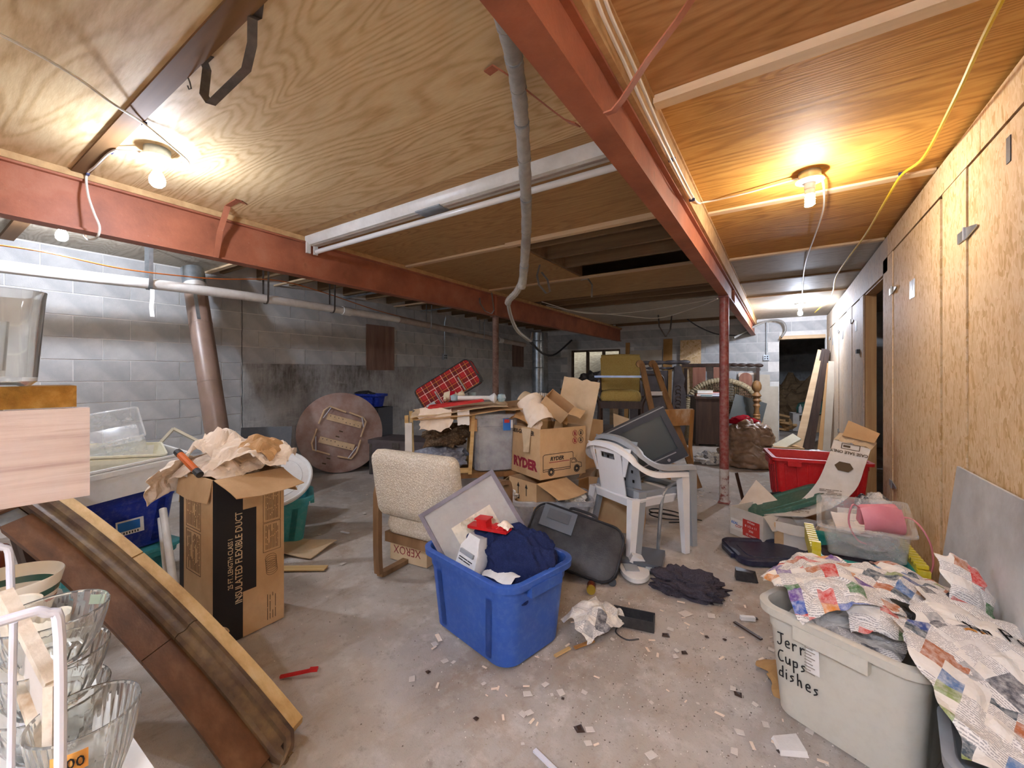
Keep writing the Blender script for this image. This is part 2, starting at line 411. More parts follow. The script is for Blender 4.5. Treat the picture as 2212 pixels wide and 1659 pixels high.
# window
nm('window_wood', [(.3, '59493a'), (.7, '7d6a54')], 6, 4, .7)
t = NT('glass_pane'); t.b.inputs['Transmission Weight'].default_value = 1; t.fin('eef4f4', .03)
w1 = MB()
for x in (-4.74, -4.3, -3.86, -3.42): w1.bx(x - .03, x + .03, YB + .05, YB + .14, 1.12, 2.0)
for z in (1.14, 1.98): w1.bx(-4.77, -3.39, YB + .05, YB + .14, z - .025, z + .025)
w1 = struct(w1.build('window_1', 'window_wood', None, .004), 'small basement window with three lights behind the yellow armchair', 'window')
for x in (-4.52, -4.08, -3.64): MB().bx(x - .19, x + .19, YB + .09, YB + .095, 1.165, 1.955).build('pane', 'glass_pane', w1)
nm('dry_grass', [(.3, '7d6647'), (.5, 'a98d66'), (.7, 'c7b08a')], 9, 7, .9, .4)
struct(MB().hexa([(-16, 10.5, .2), (-2.7, 10.5, .2), (8, 40, .2), (-30, 40, .2)], [(-16, 10.5, .95), (-2.7, 10.5, .95), (8, 40, 8), (-30, 40, 8)]).build('ground_outside', 'dry_grass'), 'dry brown grass outside the small window', 'ground')

# ---- right wall of OSB with doors
wr = struct(MB().bx(XR + .016, XR + .03, -2.4, .8, 0, 2.5).build('wall_right', 'osb'), 'partition of oriented strand board with plank doors', 'wall')
def osbp(y0, y1, z0, z1, mat='osb', x=XR, th=.014, name='strand_board', parent=None):
    return MB().bx(x, x + th, y0, y1, z0, z1).build(name, mat, parent or wr, .0015)
osbp(-2.4, 1.25, 2.335, 2.50); osbp(1.255, 2.62, 2.335, 2.50); osbp(2.625, 4.52, 2.335, 2.50); osbp(4.525, 7.0, 2.215, 2.50, 'osb_dusty'); osbp(7.005, YB, 2.215, 2.50, 'osb_dusty')
osbp(-2.4, 1.55, 0, 2.33); osbp(2.79, 3.13, 0, 2.33); osbp(4.345, 4.70, 0, 2.33); osbp(5.76, 5.98, 0, 2.21, 'osb_dusty'); osbp(6.62, 7.1, 0, 2.21, 'osb_dusty'); osbp(8.05, 8.5, 0, 2.21, 'osb_dusty'); osbp(9.45, YB, 0, 2.21, 'osb_dusty')
st = MB()
for y in (3.12, 4.36, 4.72, 5.74, 6.0): st.bx(XR + .015, XR + .105, y - .02, y + .02, 0, 2.34)
st.bx(XR + .015, XR + .105, 4.70, 5.76, 2.2, 2.24)
st.build('stud', 'lumber', wr)
def hinge(parent, y, z, sgn=1, mat='steel'):
    h = MB().box((XR - .004, y - .055 * sgn, z), (.003, .1, .05)); h.add([(XR - .006, y, z - .028), (XR - .006, y, z + .028), (XR - .006, y + sgn * .13, z + .006), (XR - .006, y + sgn * .13, z - .006), (XR - .002, y, z - .028), (XR - .002, y, z + .028), (XR - .002, y + sgn * .13, z + .006), (XR - .002, y + sgn * .13, z - .006)], [(0, 1, 2, 3), (7, 6, 5, 4), (0, 4, 5, 1), (1, 5, 6, 2), (2, 6, 7, 3), (3, 7, 4, 0)])
    h.tube([(XR - .009, y, z - .03), (XR - .009, y, z + .03)], .006, 8)
    return h.build('hinge', mat, parent)
doors = []
for i, (y0, y1, lab, mt) in enumerate([(1.56, 2.78, 'strand board closet door nearest the camera with strap hinge', 'osb'), (3.185, 4.337, 'strand board closet door between the near door and the open doorway', 'osb'),
      (5.985, 6.6, 'dusty strand board door just past the open doorway with a dark latch', 'osb_dusty'), (7.11, 8.04, 'dusty strand board door behind the leaning planks', 'osb_dusty'), (8.51, 9.44, 'last dusty strand board door beside the far opening', 'osb_dusty')]):
    d = MB().bx(XR + .004, XR + .018, y0 + .006, y1 - .006, .03, 2.325 if y1 < 5 else 2.2).build('door_%d' % (i + 1), mt, None, .0015)
    struct(d, lab, 'door'); doors.append(d)
    nm_ = [z for z in (2.02, .5)]
    for z in nm_: hinge(d, y1 if i != 1 else y1 - .01, z - (0 if i else 0), -1)
    for q in range(3):   # silver tape patches / vents
        MB().box((XR + .002, (y0 + y1) / 2 + (q - 1) * .045 - (.25 if i == 0 else 0), 1.93), (.003, .036, .12)).build('tape_patch', 'steel', d)
MB().box((XR - .012, 6.02, 1.62), (.03, .1, .045)).build('latch', 'cable_black', doors[2], .004)
MB().box((XR + .003, 2.36, 2.22), (.004, .035, .1)).build('knot', 'cable_black', doors[0])
# dark closet behind the open doorway
struct(MB().bx(2.4, 2.5, -2.4, YB, 0, 2.72).build('wall_closet', 'osb_dusty'), 'strand board wall at the back of the closets', 'wall')

# ---- ceiling: plywood sheets under joists
cl = struct(MB().bx(-6, 2.6, -2.4, 15, 2.74, 2.80).build('ceiling', 'subfloor'), 'basement ceiling of plywood sheets under wooden joists', 'ceiling')
def ply(x0, x1, y0, y1, mat, z=ZC):
    o = MB().bx(-(x1 - x0) / 2, (x1 - x0) / 2, -(y1 - y0) / 2, (y1 - y0) / 2, 0, .012).build('plywood_sheet', mat, cl, .001); o.location = ((x0 + x1) / 2, (y0 + y1) / 2, z); return o
for y0, y1, m in ((-2.4, -.62, 'ply_left'), (-.615, .615, 'ply_left'), (.62, 1.84, 'ply_left'), (1.845, 3.06, 'ply_mid')): ply(-3.36, -.56, y0, y1, m)
ply(-3.36, -2.02, 3.065, 4.55, 'ply_mid'); ply(-3.36, -.56, 4.555, 5.72, 'ply_mid'); ply(-3.36, -.56, 6.75, 8.0, 'ply_grey'); ply(-3.36, -.56, 8.005, 9.2, 'ply_grey')
ply(XL, -3.46, -2.4, .55, 'ply_grey'); ply(XL, -3.46, .555, 2.0, 'ply_grey')
for y0, y1, m in ((-2.4, .55, 'ply_red'), (.555, 1.78, 'ply_red'), (1.785, 3.26, 'ply_right'), (3.265, 4.66, 'ply_right'), (4.665, 5.9, 'ply_grey'), (5.905, 7.1, 'ply_grey'), (7.105, 8.6, 'ply_grey'), (8.605, YB, 'ply_grey')): ply(-.45, 2.4, y0, y1, m)
def joist(x0, x1, y): return MB().bx(x0, x1, y - .02, y + .02, 2.53, 2.74).build('joist', 'old_joist', cl)
for y in (3.3, 3.7, 4.1, 5.9, 6.3, 6.7, 9.4, 9.8): joist(-3.4, -.56, y)
MB().bx(-2.03, -1.99, 3.06, 4.55, 2.53, 2.74).build('joist_header', 'old_joist', cl)
for y in [2.15 + .4 * i for i in range(20)]: joist(XL, -3.46, y)
nt = 0
def batten(x0, x1, y, w=.05, h=.018, mat='batten_pale', z=ZC):
    global nt; nt += 1
    return struct(MB().bx(x0, x1, y - w / 2, y + w / 2, z - h, z - .001).build('trim_%d' % nt, mat, None, .002), None)
batten(-3.36, -.56, .61, .07, .012, 'batten_dark'); batten(-3.36, -2.0, 3.06, .05, .02); batten(-2.05, -.56, 3.03, .05, .035); batten(-3.36, -.56, 4.55, .05, .02)
batten(-.45, XR, 1.78, .055, .035); batten(-.45, XR, 3.26, .06, .014); batten(-.45, XR, 4.66, .055, .02); batten(-.45, XR, 5.9, .05, .02, 'batten_dark'); batten(-.45, XR, 7.1, .05, .02, 'batten_pale')
batten(XL, -3.46, 2.0, .05, .02); batten(XL, -3.46, .56, .08, .03, 'batten_dark')
for y in (2.75, 3.75, 4.7, 5.3): batten(XL, -3.46, y, .035, .02, 'galvanised' if y in (3.75, 5.3) else 'batten_pale', 2.51)
def trimx(x0, x1, y0, y1, z0, z1, mat='lumber_x'):
    global nt; nt += 1; return struct(MB().bx(x0, x1, y0, y1, z0, z1).build('trim_%d' % nt, mat, None, .003))
trimx(-3.47, -3.35, -2.4, YB, 2.482, 2.519); trimx(-.565, -.455, -2.4, YB, 2.372, 2.519)
trimx(-.46, -.445, -2.4, YB, 2.508, 2.519)

# ---- wall behind the camera and the room beyond the door (closes the place)
struct(MB().bx(-6, 2.6, -2.6, -2.4, 0, 2.8).build('wall_front', 'mortar'), 'grey block wall behind the camera', 'wall')
struct(MB().bx(-2.6, -2.4, YB + .22, 15, 0, 2.8).build('wall_far_room', 'poured_concrete'), 'dark side wall of the room beyond the door', 'wall')
struct(MB().bx(-2.6, 2.6, 14.7, 14.9, 0, 2.8).build('wall_far_end', 'poured_concrete'), 'dark end wall of the room beyond the door', 'wall')
struct(MB().bx(2.5, 2.6, -2.4, 15, 0, 2.8).build('wall_outer', 'poured_concrete'), 'outer wall behind the closets', 'wall')
# far door frame
struct(MB().bx(-.06, .70, YB - .012, YB + .2, 2.08, 2.15).build('trim_door_head', 'batten_pale', None, .003))

# ---- steel beams and posts
def ibeam(name, xc, z0, z1, fw, label):
    t = thing(name, label, 'beam', (xc, 0, z0)); h = z1 - z0
    MB().bx(-fw / 2, fw / 2, -2.4, YB - .01, 0, .012).build('bottom_flange', 'red_oxide', t, .003)
    MB().bx(-fw / 2, fw / 2, -2.4, YB - .01, h - .012, h).build('top_flange', 'red_oxide', t, .003)
    MB().bx(-.02, .02, -2.4, YB - .01, .012, h - .012).build('web', 'red_oxide', t)
    return t
bl = ibeam('steel_beam', -3.41, 2.19, 2.482, .10, 'deep rust-red steel beam on the left over the round table')
br = ibeam('steel_beam', -.518, 2.19, 2.37, .088, 'shallow rust-red steel beam over the white plastic chair')
MB().bx(-.05, .05, 4.72, 4.735, .012, .28).build('stiffener', 'red_oxide', bl)
MB().bx(.0, .046, 5.5, 5.51, .012, .17).build('stiffener', 'red_oxide', br)
for (x, y, rad, mat, lab) in ((-3.42, 4.78, .045, 'rust_post', 'slim rusty steel post under the left beam'), (-.52, 4.9, .046, 'red_post', 'dark red steel post with white scuffed foot')):
    t = thing('steel_post', lab, 'post', (x, y, 0))
    MB().lathe([(rad, .01), (rad, 2.175)], 20).build('shaft', mat, t)
    MB().box((0, 0, 2.182), (.1, .14, .014)).build('cap_plate', mat, t)
    MB().box((0, 0, .006), (.11, .11, .012)).build('base_plate', mat, t)
    if rad > .0455: MB().lathe([(rad + .0008, .01), (rad + .0008, .30), (rad + .0002, .36)], 20).build('paint_band', 'worn_white', t)['label'] = 'white worn paint at the foot'

# ---- lamps
def ceiling_lamp(x, y, label, mat, spiral=False, z=ZC):
    t = thing('ceiling_light', label, 'light', (x, y, z), 0, 'bare bulb ceiling lights')
    MB().lathe([(0, 0), (.055, 0), (.055, -.045), (0, -.045)], 24).build('junction_box', 'galvanised', t, .002)
    MB().lathe([(0, -.045), (.068, -.046), (.07, -.052), (.05, -.062), (.028, -.066), (.026, -.10), (0, -.10)], 28).build('lamp_holder', 'ceramic_white', t)
    if spiral:
        MB().lathe([(0, -.10), (.024, -.10), (.026, -.13), (.018, -.135), (0, -.135)], 20).build('lamp_base', 'ceramic_white', t)
        P = [(.021 * math.cos(a), .021 * math.sin(a), -.142 - .0022 * a) for a in [i * .9 for i in range(28)]]
        MB().tube(P, .0055, 5).build('bulb', mat, t)
    else:
        MB().lathe([(0, -.10), (.016, -.10), (.016, -.115), (.022, -.125), (.031, -.145), (.034, -.163), (.031, -.181), (.02, -.194), (0, -.199)], 10).build('bulb', mat, t)
    for a in (20, 200): MB().lathe([(0, -.03), (.006, -.03), (.006, -.06), (0, -.06)], 8, Matrix.Translation((.05 * math.cos(R(a)), .05 * math.sin(R(a)), 0))).build('screw', 'steel', t)
    return t
ceiling_lamp(-2.69, .77, 'bare bulb light on the plywood near the left beam with two white cables', 'bulb_cool')
ceiling_lamp(.13, 2.91, 'spiral bulb light on the orange plywood right of the red beam', 'bulb_warm', True)
ceiling_lamp(-4.34, .70, 'bare bulb light behind the left beam above the white pipe', 'bulb_bay')
ceiling_lamp(.24, 8.2, 'bare bulb light near the far door opening', 'bulb_far')
# added strip light, out of view behind the camera, for frontal fill
t = thing('fluorescent_light', 'added white fill strip light, unseen on the ceiling behind the camera', 'light', (-.05, -1.35, ZC))
MB().bx(-.66, .66, -.07, .07, -.07, 0).build('housing', 'white_enamel', t, .004)
emis('fill_tube', 'e4ecff', 46)
for y in (-.035, .035): MB().tube([(-.6, y, -.10), (.6, y, -.10)], .019, 8).build('tube', 'fill_tube', t)
for x in (-.62, .62): MB().bx(x - .012, x + .012, -.06, .06, -.125, -.05).build('socket', 'white_enamel', t, .004)


# ================================================================= OVERHEAD: pipes, cables, straps
# fluorescent strip light
t = thing('fluorescent_light', 'long white fluorescent strip light with one unlit tube across the plywood', 'light', (-1.95, 2.0, ZC))
prof = [(-.065, 0), (-.065, -.03), (-.042, -.068), (.042, -.068), (.065, -.03), (.065, 0)]
b = MB().prism([(-z, y) for y, z in prof], -1.40, 1.40, Matrix(((0, 0, 1, 0), (0, 1, 0, 0), (-1, 0, 0, 0), (0, 0, 0, 1))))
b.build('housing', 'white_enamel', t, .003)
MB().bx(-1.38, 1.38, -.012, .012, -.071, -.067).build('cover_channel', 'pvc_dull', t)
MB().bx(-.11, .11, -.05, .05, -.075, -.066).build('cover_plate', 'galvanised', t, .002)
tb = MB().tube([(-1.37, .02, -.115), (1.37, .02, -.115)], .019, 16).build('tube', 'tube_glass', t)
for x in (-1.372, 1.372):
    MB().tube([(x - .004, .02, -.115), (x + .004, .02, -.115)], .0195, 14).build('tube_cap', 'steel', tb)
for x in (-1.385, 1.385):
    for y in (.02, -.045): MB().bx(x - .01, x + .01, y - .017, y + .017, -.14, -.05).build('socket', 'white_enamel', t, .006, seg=2)

# duct-taped hose hanging from the ceiling
def smooth_path(pts, n=6):
    P = [Vector(p) for p in pts]; out = []
    for i in range(len(P) - 1):
        a, b, c, d = P[max(i - 1, 0)], P[i], P[i + 1], P[min(i + 2, len(P) - 1)]
        for k in range(n):
            s = k / n; out.append(.5 * ((2 * b) + (c - a) * s + (2 * a - 5 * b + 4 * c - d) * s * s + (3 * b - a - 3 * c + d) * s ** 3))
    out.append(P[-1]); return out
t = thing('taped_hose', 'grey duct-taped hose hanging from the ceiling beside the red beam', 'hose', (-0.608, 0.876, 2.329))
o0 = Vector(t.location)
hp = smooth_path([(-0.571, 0.797, 2.35), (-0.608, 0.876, 2.329), (-0.715, 1.086, 2.396), (-0.831, 1.309, 2.438), (-0.939, 1.513, 2.398), (-1.085, 1.776, 2.316), (-1.326, 2.18, 2.245), (-1.535, 2.486, 2.079), (-1.591, 2.544, 1.99)], 12)
n = len(hp)
MB().tube([p - o0 for p in hp], [.029 + .0022 * ((i // 3) % 2) + rnd.uniform(-.001, .001) for i in range(n)], 12).build('sleeve', 'duct_tape', t, smooth=50)
hp2 = smooth_path([(-1.577, 2.529, 2.026), (-1.649, 2.566, 1.967), (-1.719, 2.58, 1.924), (-1.756, 2.615, 1.905)], 6)
MB().tube([p - o0 for p in hp2], [.024 + .002 * (i % 2) for i in range(len(hp2))], 10).build('elbow', 'duct_tape', t)
hp3 = smooth_path([(-1.756, 2.615, 1.916), (-1.793, 2.71, 1.824), (-1.835, 2.863, 1.731), (-1.878, 3.073, 1.68), (-2.246, 3.789, 1.721), (-2.488, 4.228, 1.85)], 6)
MB().tube([p - o0 for p in hp3], .015, 8).build('tail', 'cable_grey', t)
for k in range(0, n, 9):
    d = (hp[min(k + 1, n - 1)] - hp[max(k - 1, 0)]).normalized() * .006
    MB().tube([hp[k] - o0 - d, hp[k] - o0 + d], .0325, 12).build('tape_wrap', 'galvanised' if k % 2 else 'duct_tape', t)

# white drain pipe along the left bay
t = thing('drain_pipe', 'long white plastic drain pipe slung along the block wall', 'pipe', (-4.75, 0, 2.15))
pts = smooth_path([(0, -2.4, -.06), (0, .46, -.005), (0, 1.5, .03), (0, 2.64, .043), (0, 4.17, .024)], 6)
MB().tube(pts, .047, 14).build('pipe', 'pvc', t)
MB().tube(smooth_path([(0, 4.17, .024), (0, 5.4, -.03), (0, 6.8, -.1), (.02, 7.7, -.14)], 5), .047, 14).build('pipe_run', 'pvc_dull', t)['label'] = 'dusty far length of the pipe'
for y, z in ((3.3, .036), (6.8, -.1)): MB().tube([(0, y - .06, z), (0, y + .06, z - .004)], .056, 14).build('coupling', 'pvc', t)
def loopstrap(y, z, wd=.02, top=.34):
    P = [(-.055, y, z + top)] + [(.055 * math.sin(a), y, z - .055 * math.cos(a)) for a in [R(x) for x in (-80, -50, -20, 10, 40, 70)]] + [(.06, y, z + top * .95)]
    return MB().strap(P, wd, .003, (0, 1, 0))
for y, z in ((2.3, .04), (3.1, .04), (4.8, -.003), (6.2, -.07)): loopstrap(y, z).build('hanger', 'strap_dark' if y < 4 else 'galvanised', t)
loopstrap(1.3, .024, .03).build('hanger', 'galvanised', t)
MB().strap([(.05, 1.31, -.03), (.055, 1.31, -.1), (.06, 1.3, -.19), (.09, 1.3, -.28)], .03, .004, (0, 1, 0)).build('strap_tail', 'pvc', t)['label'] = 'pale strip dangling under the pipe'

# brown stack leaning by the wall
t = thing('vent_stack', 'thick brown metal stack pipe leaning beside the block wall', 'pipe', (-4.22, 1.74, 0))
top = Vector((-.92, .02, 2.45))
def ax(s): return top * s
MB().tube([ax(0), ax(.35), ax(.7), ax(1)], .098, 28).build('pipe', 'stack_brown', t)
for s in (.52, .76): MB().tube([ax(s), ax(s + .006)], .1, 28).build('seam', 'stack_brown', t)
MB().tube([ax(.915), ax(.925), ax(.935)], [.1, .107, .1], 28).build('strap', 'pvc', t)['label'] = 'white strap round the top'
MB().tube([ax(.935), ax(1.0)], .1015, 28).build('sleeve', 'galvanised', t)
MB().strap([ax(.78) + Vector((.098, -.035, 0)), ax(.9) + Vector((.098, -.035, 0))], .05, .003, (0, 1, 0)).build('tape', 'galvanised', t)

# galvanised duct riser in the far left corner
t = thing('duct_riser', 'galvanised round duct riser in the far left corner', 'duct', (-5.342, 8.46, 0))
t.location = (-4.62, 8.1, 0)
MB().lathe([(.13, .0), (.13, 2.3)], 24).build('pipe', 'galvanised', t)
for z in (.8, 1.5, 2.1): MB().lathe([(.131, z), (.137, z + .012), (.131, z + .024)], 24).build('seam', 'galvanised', t)

# plywood patch, conduits and outlets
nm('patch_wood', [(.3, '6a5144'), (.7, '8a7064')], 4, 5, .75, stretch=(3, 3, .4))
one('wall_panel', MB().bx(0, .018, 0, .55, 0, .72), 'patch_wood', 'brown wooden panel fixed high on the block wall', 'panel', (XL + .003, 4.13, 1.43), bevel=.002)
one('wall_panel', MB().bx(0, .018, 0, .5, 0, .55), 'patch_wood', 'dark wooden panel at the far end of the block wall near the duct', 'panel', (XL + .003, 8.3, 1.55), bevel=.002)
def outlet(label, loc, axis, h):
    t = thing('electrical_outlet', label, 'outlet', loc, 0 if axis == 'X' else -90)
    MB().bx(0, .05, -.05, .05, -.055, .055).build('box', 'galvanised', t, .004)
    for y in (-.022, .022):
        for z in (-.022, .022): MB().lathe([(0, .003), (.014, .003), (.014, 0), (0, 0)], 10, Matrix.Translation((.05, y, z)) @ Matrix.Rotation(R(90), 4, 'Y')).build('socket', 'cable_black', t)
    MB().tube([(.025, 0, .055), (.025, 0, h - .1), (.05, 0, h)], .011, 8).build('conduit', 'galvanised', t)
outlet('square metal outlet box with conduit on the left block wall', (XL + .004, 5.9, 1.70), 'X', .75)
outlet('square metal outlet box with conduit on the back wall by the door', (-.285, YB - .004, 1.71), 'Y', .75)

# cables
def cable(name, label, pts, r, mat, n=6, ties=()):
    o = Vector(pts[0]); t = thing(name, label, 'cable', o)
    P = smooth_path([Vector(p) - o for p in pts], n)
    MB().tube(P, r, 6).build('wire', mat, t)
    for q in ties: MB().box(Vector(q) - o, (.03, .014, .014)).build('staple', 'staple_blue', t)
    return t
cz = ZC - .012
cable('cable', 'white cable running along the ceiling to the left bulb', [(-2.126, 0.151, 2.47), (-2.149, 0.267, 2.47), (-2.188, 0.396, 2.46), (-2.255, 0.506, 2.45), (-2.428, 0.649, 2.5), (-2.496, 0.778, 2.47), (-2.583, 0.867, 2.465), (-2.689, 0.878, 2.47), (-2.743, 0.854, 2.485)], .005, 'cable_white', ties=[(-2.445, 0.653, 2.508)])
cable('cable', 'white cable from the left bulb down over the beam', [(-2.721, 0.714, 2.49), (-2.805, 0.664, 2.497), (-2.874, 0.636, 2.5), (-3.153, 0.633, 2.5), (-3.332, 0.635, 2.503), (-3.298, 0.634, 2.383), (-3.255, 0.65, 2.274), (-3.215, 0.664, 2.192), (-3.24, 0.66, 2.138), (-3.378, 0.653, 2.147), (-3.613, 0.678, 2.222)], .006, 'cable_white', ties=[(-2.904, 0.643, 2.512), (-3.319, 0.636, 2.505)])
cable('cable', 'orange cable crossing the left bay under the joists', [(-4.469, 0.354, 2.238), (-4.407, 0.635, 2.235), (-4.568, 1.067, 2.235), (-4.666, 1.541, 2.277), (-4.718, 1.866, 2.321), (-4.814, 2.461, 2.432), (-4.931, 3.102, 2.414), (-5.092, 4.193, 2.309), (-5.215, 5.668, 2.248)], .006, 'cable_orange')
cable('cable', 'yellow cable sagging along the strand board wall', [(0.535, 1.731, 2.46), (0.534, 1.786, 2.45), (0.539, 1.954, 2.44), (0.566, 2.324, 2.44), (0.602, 2.916, 2.47), (0.567, 3.182, 2.497), (0.549, 3.479, 2.47), (0.556, 4.104, 2.48), (0.554, 4.527, 2.49), (0.524, 5.134, 2.48), (0.517, 6.097, 2.49), (0.573, 7.37, 2.47), (0.485, 9.219, 2.48)], .0075, 'cable_yellow', ties=[(0.568, 3.182, 2.505)])
cable('cable', 'pair of white cables stapled beside the red beam', [(-0.43, 1.02, 2.423), (-0.435, 1.133, 2.398), (-0.435, 1.366, 2.382), (-0.43, 1.571, 2.35), (-0.435, 1.841, 2.356), (-0.435, 2.117, 2.351), (-0.435, 2.477, 2.356), (-0.466, 2.98, 2.505), (-0.222, 2.975, 2.5), (0.021, 2.925, 2.5), (0.084, 2.912, 2.495)], .006, 'cable_white', ties=[(-0.438, 2.051, 2.379), (-0.438, 2.565, 2.37)])
cable('cable', 'second white cable beside the red beam', [(-0.42, 1.06, 2.45), (-0.425, 1.174, 2.423), (-0.425, 1.42, 2.412), (-0.425, 1.881, 2.372), (-0.43, 2.547, 2.38), (-0.44, 2.849, 2.448)], .006, 'cable_white')
cable('cable', 'white cord looping from the spiral bulb to the far light', [(0.188, 2.961, 2.49), (0.208, 3.099, 2.47), (0.231, 3.521, 2.48), (0.217, 4.131, 2.48), (0.193, 4.917, 2.48), (0.201, 5.889, 2.49), (0.244, 7.661, 2.48)], .006, 'cable_white')
cable('cable', 'bundle of grey cables drooping at the end of the red beam', [(-0.794, 9.05, 2.07), (-0.461, 9.388, 2.307), (-0.197, 9.681, 2.438), (-0.005, 9.808, 2.41), (0.049, 9.843, 2.254), (-0.02, 9.798, 2.106)], .02, 'cable_grey')
cable('cable', 'pale cable drooping under the far ceiling', [(-3.261, 5.994, 2.498), (-2.793, 6.062, 2.376), (-2.134, 6.136, 2.273), (-1.627, 6.589, 2.237), (-1.002, 6.042, 2.266), (-0.57, 4.79, 2.155)], .007, 'cable_white')
cable('cable', 'thin second cable under the far ceiling', [(-3.031, 5.427, 2.454), (-2.588, 5.957, 2.316), (-2.111, 6.51, 2.346), (-1.401, 6.498, 2.384), (-0.766, 6.197, 2.392)], .006, 'cable_white')
cable('cable', 'black cable sagging beside the far duct', [(-2.664, 4.471, 1.775), (-3.632, 6.588, 1.731), (-3.778, 7.329, 1.765), (-3.68, 7.872, 2.075)], .018, 'cable_black')
cable('cable', 'thin black cable sagging behind the red post', [(-1.583, 8.771, 2.456), (-1.425, 9.114, 2.332), (-1.136, 9.543, 2.201), (-0.732, 9.809, 2.172)], .012, 'cable_black')

# steel straps and braces
def strap(name, label, pts, w, mat, side, th=.003, cat='strap'):
    o = Vector(pts[0]); return one(name, MB().strap([Vector(p) - o for p in pts], w, th, side), mat, label, cat, o)
strap('strap_hanger', 'black bent metal strap hanging from the plywood', [(-1.341, 0.63, 2.515), (-1.416, 0.659, 2.515), (-1.409, 0.642, 2.492), (-1.442, 0.656, 2.435), (-1.491, 0.66, 2.374), (-1.671, 0.625, 2.305), (-1.76, 0.638, 2.378), (-1.804, 0.663, 2.504), (-1.783, 0.645, 2.515), (-1.735, 0.645, 2.515)], .028, 'strap_dark', (.35, .94, 0))
strap('pipe_strap', 'rust-red metal brace between the beam and the plywood', [(-3.335, 1.279, 2.184), (-3.288, 1.286, 2.36), (-3.197, 1.298, 2.522), (-3.01, 1.285, 2.515), (-3.042, 1.335, 2.515)], .035, 'red_oxide', (.1, 1, 0), .006, 'brace')
strap('pipe_strap', 'pinkish metal strap bracing the right beam to the ceiling', [(-0.473, 1.263, 2.192), (-0.446, 1.262, 2.191), (-0.412, 1.249, 2.208), (-0.328, 1.221, 2.276), (-0.251, 1.223, 2.349), (-0.204, 1.23, 2.409), (-0.194, 1.318, 2.512)], .028, 'red_oxide', (.2, 1, .2), .005, 'brace')
strap('pipe_strap', 'dark rusty strap under the plywood left of the right beam', [(-0.59, 1.311, 2.22), (-0.634, 1.318, 2.251), (-0.698, 1.336, 2.319), (-0.792, 1.346, 2.419), (-0.85, 1.26, 2.468), (-0.894, 1.249, 2.505), (-0.943, 1.262, 2.51)], .032, 'red_oxide', (.2, 1, 0), .005, 'brace')
strap('strap_hanger', 'bright metal strap loop dangling near the ceiling hatch', [(-1.971, 3.491, 2.425), (-1.968, 3.433, 2.31), (-1.953, 3.443, 2.221), (-1.894, 3.482, 2.137), (-1.864, 3.501, 2.154), (-1.883, 3.489, 2.265), (-1.956, 3.501, 2.353)], .02, 'steel', (.6, .7, .3))
strap('strap_hanger', 'hooked metal strap hanging beyond the ceiling hatch', [(-1.878, 4.27, 2.414), (-1.797, 4.263, 2.418), (-1.74, 4.241, 2.341), (-1.744, 4.239, 2.204)], .02, 'steel', (.7, .7, 0))
strap('strap_hanger', 'metal strap slung round the left beam beside the rusty post', [(-3.448, 4.435, 2.486), (-3.345, 4.323, 2.303), (-3.259, 4.32, 2.191), (-3.188, 4.367, 2.155), (-3.162, 4.383, 2.203), (-3.306, 4.529, 2.474)], .02, 'galvanised', (.3, .9, 0))
strap('strap_hanger', 'black strap hanging under the far ceiling', [(-2.006, 8.194, 2.512), (-1.953, 8.049, 2.271), (-1.85, 8.117, 2.07), (-1.777, 8.165, 2.21), (-1.811, 8.441, 2.509)], .03, 'strap_dark', (.6, .6, 0))
one('hook', MB().tube([(0, 0, 0), (.004, .006, -.02), (0, .012, -.04), (-.004, .006, -.045), (0, 0, -.035)], .003, 6), 'strap_dark', 'small black hook screwed in the plywood beside the black strap', 'hook', (-1.927, 0.644, 2.515))


# ================================================================= BUILDERS FOR LOOSE THINGS
def plastic(name, col, rough=.38, scuff='e8e8e6', amt=.16):
    return nm(name, [(.3, col), (.7, col)], 3, 4, rough, .05, 30, spec=.45, dirt=(scuff, amt * .6, 34))
plastic('blue_plastic', '2f57a8', .42, '9fb4da', .2); plastic('royal_blue', '0f2f9a', .4); plastic('teal_plastic', '3f9fa6', .42)
plastic('white_plastic', 'dfe0e0', .42, 'a8a294', .28); plastic('beige_plastic', 'c9c6ba', .45, '8d8675', .22); plastic('navy_plastic', '22263f', .4, '7a7f8f', .25)
plastic('red_plastic', 'c0181c', .4, 'e09090', .16); plastic('green_plastic', '3f6b5c', .45); plastic('grey_plastic', '9aa0a6', .45, '6d6a66', .2)
plastic('cream_plastic', 'ddd9c2', .42, '9f9878', .3); plastic('teal_green', '1f9a8f', .42); plastic('yellow_plastic', 'dccb1e', .45, 'f3eeb0', .5)
plastic('black_plastic', '2a2b2e', .45, '6f6c68', .3); plastic('dark_grey', '4b4f55', .5, '7d7a76', .25); plastic('sky_plastic', '9db6bd', .45)
nm('cardboard', [(.3, 'bd9a70'), (.7, 'cfae85')], 5, 5, .85, .1, 60, stretch=(1, 1, .6), dirt=('9a774b', .3, 5))
nm('cardboard_pale', [(.3, 'c9ae8a'), (.7, 'd9c3a3')], 5, 5, .85, .1, 60, dirt=('a98f6c', .3, 6))
nm('cardboard_inner', [(.3, 'a27b4c'), (.7, 'b8905e')], 5, 5, .85, .1, 60)
nm('cardboard_white', [(.3, 'cdc7bf'), (.7, 'ddd8d1')], 5, 5, .8, .08, 60, dirt=('a49683', .3, 6))
nm('kraft', [(.3, 'e6d4bf'), (.7, 'f3e6d6')], 6, 5, .75, .2, 40)
nm('kraft_dark', [(.3, 'ae8456'), (.7, 'c79d6c')], 6, 5, .75, .2, 40)
nm('ink', '1d1b1c', 5, 2, .7); nm('ink_red', '8e1f33', 5, 2, .7); nm('ink_brown', '57452f', 5, 2, .8); nm('ink_grey', '7d7468', 5, 2, .8)
